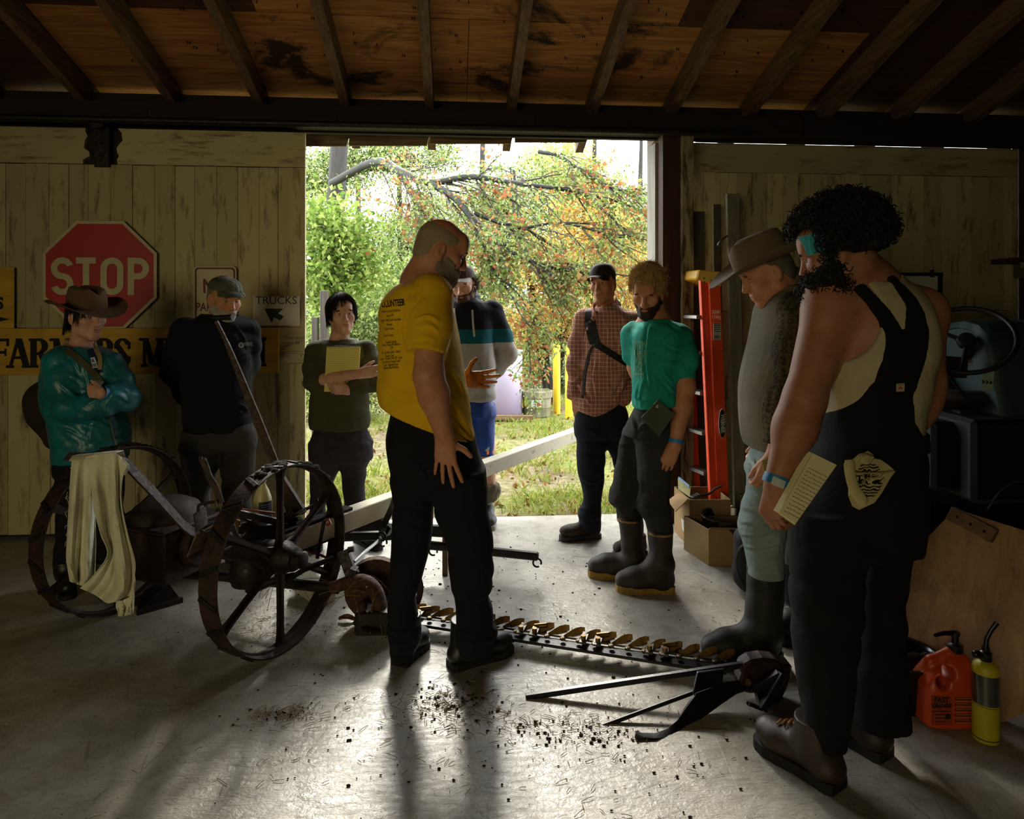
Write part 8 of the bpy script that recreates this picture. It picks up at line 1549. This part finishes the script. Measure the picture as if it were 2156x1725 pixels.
m = MB(); m.grid([[Vector((0, 0, .205)), Vector((.374, 0, .205))], [Vector((.0, -.03, .225)), Vector((.374, -.035, .218))]], .004); m.build('flap', CBD, o)
bs = empty('basin', Vector((1.30, 4.06, .06)), 'glossy black round basin sitting in the lower cardboard box', 'basin'); GLB = flat('glossy_black', '0a0a0a', .18, 0, .5); m = MB(); m.lathe([(.10, 0), (.135, .05), (.160, .14), (.166, .175), (.172, .178), (.172, .184), (.158, .182), (.150, .14), (.125, .05), (.09, .012), (.003, .010)], 36); m.build('basin_body', GLB, bs, True)
bk = empty('backpack', gnd(1566, 1252), 'slumped black backpack on the floor behind the rubber boot', 'backpack'); fd = fld([bk.location+Vector((0, 0, .15))], .30, .009); c = bk.location
fd.cone(c+Vector((.06, .05, .10)), c+Vector((.05, .06, .26)), .10, .075, .04); fd.cone(c+Vector((.14, .05, .09)), c+Vector((.13, .06, .22)), .10, .08, .04); fd.cut((0, 0, .004), (0, 0, -1)); fd.folds(.016, 34, 3); link('pack', fd.mesh(1, 'pack', c), cloth('black_nylon', '0d0d0d', .6), bk)
m = MB(); m.tube(spline([Vector((.02, -.02, .28)), Vector((-.035, -.03, .24)), Vector((-.045, -.03, .14)), Vector((-.01, -.04, .05))], 14), .012, 6, flat=.4); m.build('shoulder_strap', NYL, bk, True)
# whiteboard on an easel
wb_ = empty('flip_chart', (2.55, 4.52, 0), 'white flip chart board with a black frame behind the tractor steering wheel', 'board'); l6 = wb_.location.copy(); zt, zb2 = at(0, 578, 4.5).z, at(0, 752, 4.5).z-.20; xr_ = at(1976, 600, 4.5).x; xl_ = xr_-.86; tl_ = .05
def bq(x, z, dy=0): return Vector((x+(zt-z)*.055, 4.5+(z-zt)*-.10+dy, z))-l6
zb3 = zb2-.35
m = MB(); m.hexa([bq(xl_, zb3), bq(xr_, zb3), bq(xr_, zb3, .01), bq(xl_, zb3, .01), bq(xl_, zt), bq(xr_, zt), bq(xr_, zt, .01), bq(xl_, zt, .01)]); m.build('panel', flat('white_panel', 'c0bcaa', .5, 0, .4, .06, 3), wb_)
m = MB(); m.bar(bq(xl_-.02, zt, -.004), bq(xr_+.02, zt, -.004), .022, .03, (0, 1, 0)); m.bar(bq(xr_+.006, zt, -.004), bq(xr_+.006, zb3, -.004), .024, .022, (0, 1, 0)); m.bar(bq(xl_-.006, zt, -.004), bq(xl_-.006, zb3, -.004), .024, .022, (0, 1, 0)); m.build('frame', BLKP, wb_)
m = MB(); q = bq(xr_-.05, zt+.005, -.012); m.box(q, (.022, .014, .05)); m.tube([q+UPV*.02, q+UPV*.05], .006, 8); m.build('clip', STEEL, wb_)
for x in (xl_+.05, xr_-.05): m = MB(); m.tube([bq(x, zt-.1, .02), Vector((x+.12-l6.x, .02, 0))], .012, 8); m.build('leg', BLKP, wb_)
m = MB(); m.tube([bq((xl_+xr_)/2, zt-.1, .02), Vector(((xl_+xr_)/2-l6.x, .22, 0))], .012, 8); m.build('leg', BLKP, wb_)
# tractor ------------------------------------------------------------
TY = 3.45; tr_ = empty('tractor', (2.75, TY, 0), 'old blue-grey tractor with a black steering wheel at the dark right edge', 'tractor'); t0 = tr_.location.copy(); TBL = wornpaint('tractor_paint', '26383a', '1a1410', .60, 7); cs = crop(1900, 500, 2.78); TD = flat('tractor_black', '0c0c0b', .5, .1, .4, .3, 20)
def T(x, y, Y=TY): return P3(cs, x, y, Y)-t0
prof = [(0, .0), (.0, .38), (.02, .60), (.05, .72), (.11, .80), (.22, .825), (.34, .80), (.40, .72), (.43, .58), (.44, .38), (.44, 0)]
m = MB(); x_l = T(446, 700).x; zb_c = T(0, 1090).z; zt_c = T(600, 497).z; k = (zt_c-zb_c)/.825; rows = []
for x, f in ((0, .93), (.015, .985), (.05, 1), (.45, 1.0), (.9, 1.02), (1.4, 1.0)): rows.append([Vector((x_l+x+(.06*(1-min(1, pz/.5)) if x < .4 else 0), -.10+py*1.0+(1-f)*.2, zb_c+pz*k*f)) for py, pz in prof])
m.grid(rows, .012); m.add([rows[0][i] for i in range(len(prof))], [tuple(range(len(prof)))]); hood = m.build('cowl', TBL, tr_, True)
m = MB(); m.bar(Vector((x_l+.10, -.075, T(0, 720).z)), Vector((x_l+1.4, -.085, T(0, 720).z)), .02, .035, UPV); m.build('cowl_trim', flat('trim_steel', '5a6a6a', .35, .6), tr_, False, None, .004)
m = MB(); m.lathe([(.03, 0), (.03, .035), (.022, .04)], 16, Matrix.Translation(Vector((x_l+.11, -.05, T(0, 690).z)))); m.ball(Vector((x_l+.11, -.06, T(0, 715).z)), (.04, .03, .045), 12); m.build('filler_cap', RUST, tr_, True)
m = MB(); m.mm((x_l+.13, -.06, T(0, 1000).z), (x_l+1.4, .34, T(0, 770).z)); m.build('engine', TD, tr_, False, None, .02)
c = T(375, 598); nrm = Vector((-.45, -.62, .64)).normalized(); xx_, _, zz_ = frame(nrm, (0, 0, 1)); rw = .205; sw = MB(); sw.tube([c+xx_*rw*math.cos(a)+zz_*rw*math.sin(a) for a in np.linspace(0, 2*PI, 49)], .0125, 10, cap=False); swo = sw.build('steering_wheel', TD, tr_, True)
for a in (R(25), R(165), R(275)): m = MB(); m.tube([c-nrm*.02, c-nrm*.012+(xx_*math.cos(a)+zz_*math.sin(a))*rw*.5, c+(xx_*math.cos(a)+zz_*math.sin(a))*rw], [.012, .010, .009], 8); m.build('spoke', TD, swo, True)
m = MB(); m.lathe([(.042, -.03), (.046, -.01), (.036, .012), (.012, .016)], 18, Mx(c, xx_, nrm.cross(xx_), nrm)); m.build('hub', TD, swo, True)
m = MB(); m.tube([c-nrm*.03, c-nrm*.16, T(520, 760), T(560, 900)], [.02, .022, .024, .028], 12); m.build('steering_column', RUST, tr_, True)
m = MB(); m.prism(rrect(.155, .105, .015), .06, Matrix.Translation(T(275, 757)) @ Matrix.Rotation(R(4), 4, 'Y')); m.build('tool_box', flat('dull_brown', '2c281e', .5, .2), tr_, False, None, .006); 
m = MB(); m.tube(spline([T(243, 757, 3.38), T(300, 850, 3.38), T(380, 945, 3.38), T(450, 1030, 3.40), T(480, 1110, 3.42)], 14), .008, 8); lv_ = m.build('gear_lever', TD, tr_, True); m = MB(); m.ball(T(243, 755, 3.38), .021, 14); m.build('knob', TD, lv_, True)
fd = fld([T(310, 900, 3.6)+t0], .30, .012); c2_ = T(310, 915, 3.62)+t0; fd.ell(tuple(c2_), (.22, .20, .07), None, .02); fd.ell(tuple(c2_+Vector((0, .12, .04))), (.22, .06, .09), None, .04); fd.ell(tuple(c2_+Vector((0, -.02, .06))), (.16, .14, .04), None, .03, True); link('seat', fd.mesh(1, 'seat', t0), flat('worn_brown_leather', '2a1c17', .6), tr_)
m = MB(); m.tube([T(310, 950, 3.62), T(330, 1060, 3.65)], .03, 10); m.bar(T(150, 1060, 3.6), T(520, 1060, 3.5), .12, .10, UPV); m.bar(T(300, 1040, 3.5), T(460, 1050, 3.48), .10, .055, UPV); m.build('transmission', TBL, tr_, False, None, .01)
m = MB(); m.box(T(330, 1230, 3.6), (.55, .45, .34)); m.box(T(620, 1250, 3.5), (.7, .5, .40)); m.build('gearbox', TD, tr_, False, None, .02)
TYR = flat('tyre_rubber', '121110', .85, 0, .3, .2, 30, .3, 50)
def tyre(c, r, w, name, ax=Vector((0, 1, 0))):
    M = Mx(c, Vector((1, 0, 0)), Vector((0, 0, 1)), Vector((0, -1, 0))); m = MB(); pr = [(r*.58, -w*.36), (r*.78, -w*.5), (r*.93, -w*.46), (r, -w*.25), (r, w*.25), (r*.93, w*.46), (r*.78, w*.5), (r*.58, w*.36)]; m.lathe(pr, 44, M, 0, False); o = m.build(name, TYR, tr_, True)
    for i in range(22):
        for sg in (-1, 1):
            a = 2*PI*(i+.25*(sg > 0))/22; d_ = Vector((math.cos(a), 0, math.sin(a))); t_ = Vector((-math.sin(a), 0, math.cos(a))); m = MB(); m.bar(c+d_*(r+.008)+Vector((0, sg*.01, 0)), c+d_*(r*.985)+t_*.09+Vector((0, sg*w*.44, 0)), .03, .035, d_); m.build('lug', TYR, o)
    m = MB(); m.lathe([(.04, -w*.1), (r*.50, -w*.06), (r*.58, -w*.33), (r*.60, -w*.36), (r*.60, w*.36), (r*.5, w*.0), (.04, 0)], 30, M); m.build('wheel_disc', TBL, o, True)
tyre(Vector((-.15, .62, .60)), .60, .28, 'rear_tyre'); tyre(Vector((1.5, -.12, .33)), .33, .15, 'front_tyre')
pl = T(497, 838, 3.30); Mp = Matrix.Translation(pl) @ Matrix.Rotation(R(5), 4, 'Y') @ Matrix.Rotation(R(-12), 4, 'Z'); m = MB(); m.prism(rrect(.052, .098, .004, 2), .002, Mp); pt_ = m.build('arrow_plate', flat('mint_plate', '8aa090', .5), tr_); m = MB()
for k in range(3): m.prism([(-.021+k*.016, -.011), (-.021+k*.016, .011), (-.009+k*.016, .0)], .001, Mp @ Matrix.Translation((0, -.002, -.008)))
m.build('arrow_marks', BLKL, pt_)
m = MB(); m.tube(spline([T(500, 1590, 2.9), T(560, 1500, 3.0), T(620, 1450, 3.05), T(690, 1430, 3.1), T(800, 1460, 3.2)], 18), .004, 6); m.build('control_wire', flat('bright_steel', ''), tr_, True)
# shelf
sh_ = empty('wall_shelf', WM @ wpt(2150, 555, .20), 'small brown shelf board with a white edge on the wall at the right', 'shelf'); sh_.rotation_euler = (0, 0, TH); zs = 0
MB().mm((-.22, -.24, -.005), (1.1, .03, .03)).build('shelf_board', wood('shelf_brown', '2c1710', '4a261a', axis=0), sh_); MB().mm((-.22, -.252, -.05), (1.1, -.24, -.006)).build('shelf_edge', flat('edge_white', '8a8674', .7), sh_); MB().mm((-.08, -.22, -.11), (1.0, -.02, -.006)).build('bracket', flat('bracket_cream', '5a5440', .8), sh_)
# octagonal plywood board leaning on the tractor
def rayplane(px, py, n_, p_): d_ = Vector(((px-CX)/F, 1, -(py-CY)/F)); o_ = Vector((0, 0, CH)); return o_+d_*((n_.dot(p_-o_))/n_.dot(d_))
n_ = Vector((-1.1, -1, .36)).normalized(); pb_ = gnd(2112, 1522); bo_ = empty('plywood_board', pb_, 'scratched eight-sided plywood board leaning against the tractor', 'board'); oc = [(2011, 1072), (1909, 1177), (1896, 1300), (1925, 1420), (2000, 1490), (2112, 1522), (2225, 1470), (2300, 1350), (2290, 1210), (2190, 1128)]
P = [rayplane(x, y, n_, pb_)-pb_ for x, y in oc]; n = len(P); s = NT('scuffed_plywood'); v = s.coord((7, 7, 1.2), rot=(.2, .5, 0)); col = s.ramp(s.noise(v, 3, 6, .65, .5), [(.3, lin('7d5e40')), (.7, lin('ae8860'))]); sc2 = s.n('ShaderNodeTexVoronoi', feature='DISTANCE_TO_EDGE', Vector=s.coord((1, 1, 5), rot=(0, .7, .4)), Scale=4.5); col = s.mix(s.ramp(sc2.outputs[0], [(.0, .5), (.012, .0)]), col, lin('a98a68')); col = s.mix(s.ramp(s.noise(s.coord(), 5, 6, .7), [(.55, .0), (.72, .6)]), col, lin('35281c')); s.base(col).rough(.8).spec(.25)
m = MB(); m.add(P+[k-n_*.016 for k in P], [tuple(range(n)), tuple(range(2*n-1, n-1, -1))]+[(i, (i+1) % n, n+(i+1) % n, n+i) for i in range(n)]); m.build('panel', s.mat, bo_)
a, b = rayplane(2004, 1080, n_, pb_)-pb_, rayplane(2098, 1130, n_, pb_)-pb_; m = MB(); m.bar(a+n_*.02, b+n_*.02, .055, .045, n_); m.build('batten', wood('batten', '5a4432', '7a6048', axis=0), bo_, False, None, .002); m = MB()
for t_ in (.2, .5, .8): q = a.lerp(b, t_)+n_*.044; m.ball(q, (.006, .004, .006), 8)
m.build('batten_screw', BLKL, bo_)
# black tub
tb = empty('rubber_tub', Vector((1.465, 2.60, 0)), 'wide black rubber tub on the floor behind the overalls boots', 'tub'); m = MB(); m.lathe([(.12, 0), (.13, .02), (.146, .16), (.152, .166), (.152, .178), (.140, .177), (.133, .16), (.12, .025), (.003, .02)], 40); m.build('tub_body', GLB, tb, True)
pc = empty('black_canister', tb.location+Vector((.02, -.02, .135)), 'black cylinder lying inside the rubber tub', 'canister'); m = MB(); m.lathe([(.03, -.07), (.036, -.065), (.036, .05), (.028, .065), (.028, .08)], 22, Matrix.Rotation(R(80), 4, 'Y')); m.build('canister_body', flat('black_plastic', '0e0e10', .35), pc, True); m = MB(); m.lathe([(.030, .078), (.030, .092), (.01, .095)], 18, Matrix.Rotation(R(80), 4, 'Y')); m.build('canister_cap', flat('black_plastic', ''), pc, True)
# orange hand-cleaner jug
ju = empty('cleaner_jug', gnd(2004, 1535)+Vector((0, .05, 0)), 'orange hand cleaner jug with a black pump beside the torch', 'jug'); jc = ju.location.copy(); JO = flat('orange_plastic', 'c2440e', .42, 0, .5, .06, 6)
fd = Field(jc+Vector((-.13, -.12, -.01)), jc+Vector((.13, .12, .30)), .0045); w2, d2 = .090, .068
fd.loft([(.0+.004, jc.x, jc.y, w2-.004, d2-.004), (.012, jc.x, jc.y, w2, d2), (.13, jc.x, jc.y, w2, d2), (.155, jc.x+.002, jc.y, w2-.004, d2-.002), (.20, jc.x+.018, jc.y, .068, .058), (.235, jc.x+.040, jc.y, .040, .040), (.25, jc.x+.044, jc.y, .026, .026)], .01, 4.5)
fd.cone(jc+Vector((-.068, 0, .14)), jc+Vector((-.045, 0, .215)), .017, .017, .015); fd.cone(jc+Vector((-.045, 0, .215)), jc+Vector((.02, 0, .245)), .017, .018, .015); fd.cone(jc+Vector((-.035, -.1, .165)), jc+Vector((-.035, .1, .165)), .022, .022, .01, True); fd.cone(jc+Vector((-.01, -.1, .195)), jc+Vector((-.01, .1, .195)), .021, .021, .012, True)
fd.cone(jc+Vector((.02, -d2-.006, .05)), jc+Vector((.02, -d2-.006, .05)), .001, .001, .0); jb = link('jug_body', fd.mesh(1, 'jug', jc), JO, ju)
m = MB(); m.lathe([(.024, .245), (.026, .25), (.026, .272), (.018, .275), (.012, .278), (.012, .305), (.016, .308), (.016, .318), (.006, .32)], 20, Matrix.Translation((.044, 0, 0))); m.tube([Vector((.05, 0, .313)), Vector((.0, -.005, .316)), Vector((-.035, -.008, .309))], [.010, .008, .006], 8); m.build('pump', flat('black_plastic', ''), ju, True)
JK_ = flat('jug_print', '2a120a', .6); JL = flat('jug_label', '9c3a14', .55)
m = MB(); m.mm((-.084, -d2-.0012, .025), (-.012, -d2-.0002, .125)); m.build('front_label', JL, ju); put_text('lettering', 'FAST', .026, Matrix.Translation((-.048, -d2-.002, .112)), JK_, ju, .9, bold=.001); put_text('lettering', 'ORANGE', .019, Matrix.Translation((-.048, -d2-.002, .092)), JK_, ju, .85, bold=.001)
m = MB(); 
for k in range(4): m.mm((-.080+.004*k, -d2-.002, .072-k*.012), (-.018-.004*k, -d2-.0014, .075-k*.012))
m.lathe([(.010, 0), (.010, .001)], 16, Matrix.Translation((-.026, -d2-.001, .055)) @ Matrix.Rotation(R(90), 4, 'X')); m.build('label_print', JK_, ju)
m = MB()
for k in range(5): m.mm((-.002, -d2-.002, .112-k*.019), (.075, -d2-.0012, .121-k*.019))
m.build('text_panel', flat('jug_panel', '6b2410', .6), ju)
m = MB()
for k in range(10): m.mm((.002, -d2-.003, .1185-k*.0095), (.07-.012*(k % 3), -d2-.0022, .1200-k*.0095))
m.build('label_print', flat('jug_pale_print', 'b88a5a', .7), ju)
# torch cylinder
to = empty('gas_torch', gnd(2086, 1566)+Vector((0, .025, 0)), 'yellow and silver gas torch standing at the right edge', 'torch'); YT = flat('torch_yellow', 'b8a81e', .45, 0, .5, .08, 8); r = .0415
m = MB(); m.lathe([(r-.004, 0), (r, .004), (r, .128)], 32); m.lathe([(r, .128), (r, .13)], 32); m.build('lower_label', YT, to, True); m = MB(); m.lathe([(r-.0006, .129), (r-.0006, .232)], 32); m.build('steel_body', flat('torch_steel', '77776e', .25, .9), to, True)
m = MB(); m.lathe([(r, .231), (r, .250), (r-.006, .262), (.022, .270), (.018, .272)], 32); m.build('shoulder', YT, to, True); m = MB(); m.lathe([(r+.0004, .012), (r+.0004, .016)], 32, None, 0, False); m.build('label_line', flat('dark_line', '3a3a12', .6), to, True); m = MB(); m.lathe([(r+.0004, .124), (r+.0004, .126)], 32, None, 0, False); m.build('label_line', flat('dark_line', ''), to, True)
m = MB(); m.lathe([(.017, .270), (.019, .275), (.019, .300), (.012, .305), (.012, .318)], 18); m.tube([Vector((0, 0, .315)), Vector((.003, 0, .345)), Vector((.016, 0, .372)), Vector((.038, 0, .402))], [.009, .008, .0085, .010], 12); m.lathe([(.010, 0), (.013, .004), (.013, .02), (.010, .024)], 14, Matrix.Translation((-.018, 0, .292)) @ Matrix.Rotation(R(-90), 4, 'Y')); m.build('torch_head', flat('black_plastic', ''), to, True)
# ------------------------------------------------------------------ drum, cut barrel, posts outside
dg = .0
q = at(1058, 866, 9.0); o = empty('plastic_drum', (q.x-.02, 9.25, -.01), 'pale lilac plastic drum standing outside behind the striped hoodie', 'drum'); s = NT('lilac_plastic'); s.base(s.ramp(s.n('ShaderNodeSeparateXYZ', Vector=s.coord()).outputs[2], [(.0, lin('8c7c96')), (.35, lin('9c90a8')), (1.0, lin('b6b4c8'))])).rough(.5); m = MB(); m.lathe([(.27, 0), (.285, .02), (.285, .83), (.27, .86)], 36); m.build('drum_body', s.mat, o, True); m = MB(); m.lathe([(.295, .83), (.295, .88), (.27, .885)], 36); m.build('drum_rim', flat('grey_rim', '77777c', .6), o, True)
m = MB(); m.bar((-.6, -.34, .02), (.42, -.36, .02), .10, .05, UPV); m.v = [(v[0]+o.location.x, v[1]+o.location.y, v[2]) for v in m.v]; o2 = m.build('timber_skid', WEATH, None); tag(o2, 'weathered timber lying in front of the lilac drum', 'timber'); 
q = at(1131, 868, 9.2); o = empty('cut_barrel', (q.x, 9.3, -.02), 'low weathered plastic barrel with a white label outside by the yellow posts', 'barrel'); s = NT('stained_plastic'); v = s.coord(); s.base(s.ramp(s.noise(s.coord((3, 3, .5)), 4, 6, .7), [(.3, lin('4f4a3a')), (.55, lin('8a8570')), (.75, lin('b5a548'))])).rough(.8); m = MB(); m.lathe([(.175, 0), (.185, .12), (.19, .125), (.195, .25), (.21, .255), (.215, .34), (.20, .345), (.19, .30), (.003, .28)], 32); m.build('barrel_body', s.mat, o, True)
m = MB(); m.grid([[(.1975*math.sin(t_), -.1975*math.cos(t_), z) for t_ in np.linspace(-.42, .25, 8)] for z in (.14, .235)], .001); lb_ = m.build('white_label', flat('white_label', 'c8cccc', .6), o, True); m = MB()
for k in range(5): m.grid([[(.1995*math.sin(t_), -.1995*math.cos(t_), z) for t_ in np.linspace(-.36, .18-.05*(k % 2), 6)] for z in (.155+k*.014, .159+k*.014)], .0006)
m.build('label_print', flat('label_blue_grey', '5a7078', .6), lb_); m = MB(); m.grid([[(.1975*math.sin(t_), -.1975*math.cos(t_), z) for t_ in np.linspace(-1.2, -.8, 6)] for z in (.14, .24)], .001); m.build('yellow_label', flat('label_yellow', 'c8b020', .6), o, True)
m = MB(); m.tube([(-.26, -.02, .06), (-.17, .0, .06)], .045, 14); m.build('pipe_stub', flat('black_plastic', ''), o, True)
YPO = wornpaint('yellow_post_paint', 'c9a81e', '6a6238', .62, 8)
for px, Y, zt_, lab_ in ((1172, 9.5, 723, 'weathered yellow post standing nearer the cut barrel'), (1198, 9.1, 728, 'bright yellow post beside the checked shirt')):
    q = at(px, zt_, Y); m = MB(); m.lathe([(.052, -.03), (.052, q.z-.01), (.045, q.z), (.003, q.z+.004)], 20); o = m.build('yellow_post', YPO if px == 1172 else flat('bright_yellow_paint', 'd8b41c', .55), None, True); o.location = (q.x, Y, 0); tag(o, lab_, 'post', 'yellow posts')
m = MB(); q = at(665, 612, 6.6)
for i, (px, yt_, w_) in enumerate(((683, 612, .07), (664, 668, .06))):
    q = at(px, yt_, 6.8); m = MB(); m.mm((-w_/2, -w_/2, 0), (w_/2, w_/2, q.z+.03)); o = m.build('fence_post', wood('old_post', '3a3530', '5a5248', axis=2), None, False, None, .004); o.location = (q.x, 6.8, -.03); tag(o, ('taller old fence post by the notepad person' if i == 0 else 'shorter old fence post at the left door edge'), 'post')
# ------------------------------------------------------------------ chaff, dirt and a dead leaf on the floor
rg = np.random.default_rng(5)
def floor_patch(px, py, sx, sy, n):
    c = gnd(px, py); return np.stack([rg.normal(c.x, sx, n), rg.normal(c.y, sy, n), np.full(n, .003)], 1)
P = np.concatenate([floor_patch(560, 1320, .18, .10, 140), floor_patch(640, 1260, .2, .1, 90), floor_patch(450, 1360, .3, .12, 90), floor_patch(760, 1330, .12, .06, 60), floor_patch(600, 1510, .07, .035, 150), floor_patch(950, 1490, .12, .07, 260), floor_patch(1180, 1530, .2, .05, 160), floor_patch(1000, 1300, .8, .4, 160), floor_patch(1000, 1600, .6, .15, 120)])
m = MB(); rnd = random.Random(3)
for p_ in P:
    if p_[1] > 4.6 or p_[1] < 1.7: continue
    a = rnd.uniform(0, PI); L_ = abs(rnd.gauss(.018, .012))+.006; d_ = Vector((math.cos(a), math.sin(a), rnd.uniform(-.02, .15)))*L_; q = Vector(p_); m.tube([q, q+d_*.5+Vector((0, 0, .002)), q+d_], .0011, 3, cap=False)
o = m.build('straw', flat('dry_straw', '7a6844', .9, 0, .2, .35, 200)); tag(o, 'scattered straw and chaff on the concrete floor', 'straw', kind='stuff')
m = MB(); P = np.concatenate([floor_patch(940, 1480, .08, .06, 160), floor_patch(600, 1505, .06, .02, 50), floor_patch(1200, 1545, .16, .04, 130), floor_patch(1100, 1300, .9, .5, 300), floor_patch(900, 1200, .5, .4, 160), floor_patch(1050, 1560, .5, .2, 200)])
for p_ in P:
    if p_[1] > 4.7 or p_[1] < 1.6: continue
    r_ = abs(rnd.gauss(.0014, .0016))+.001; m.ball(p_, (r_*rnd.uniform(.8, 1.8), r_, r_*.6), 5)
o = m.build('dirt_crumbs', flat('dirt_crumb', '241c13', .95, 0, .1, .3, 100)); tag(o, 'dark crumbs of dirt scattered over the concrete floor', 'dirt', kind='stuff')
q = gnd(731, 1309); m = MB(); m.grid([[Vector((-.04+.02*i, -.025*math.sin(PI*(i+.3)/4.6)+.05*math.sin(PI*(i+.3)/4.6)*j/4, .006+.014*abs(j-2)/2+.006*math.sin(i))) for j in range(5)] for i in range(5)], .0012); o = m.build('dry_leaf', flat('brown_leaf', '5a3218', .85, 0, .3, .3, 60), None, True); o.location = q; tag(o, 'curled brown dead leaf on the floor right of the near mower wheel', 'leaf')
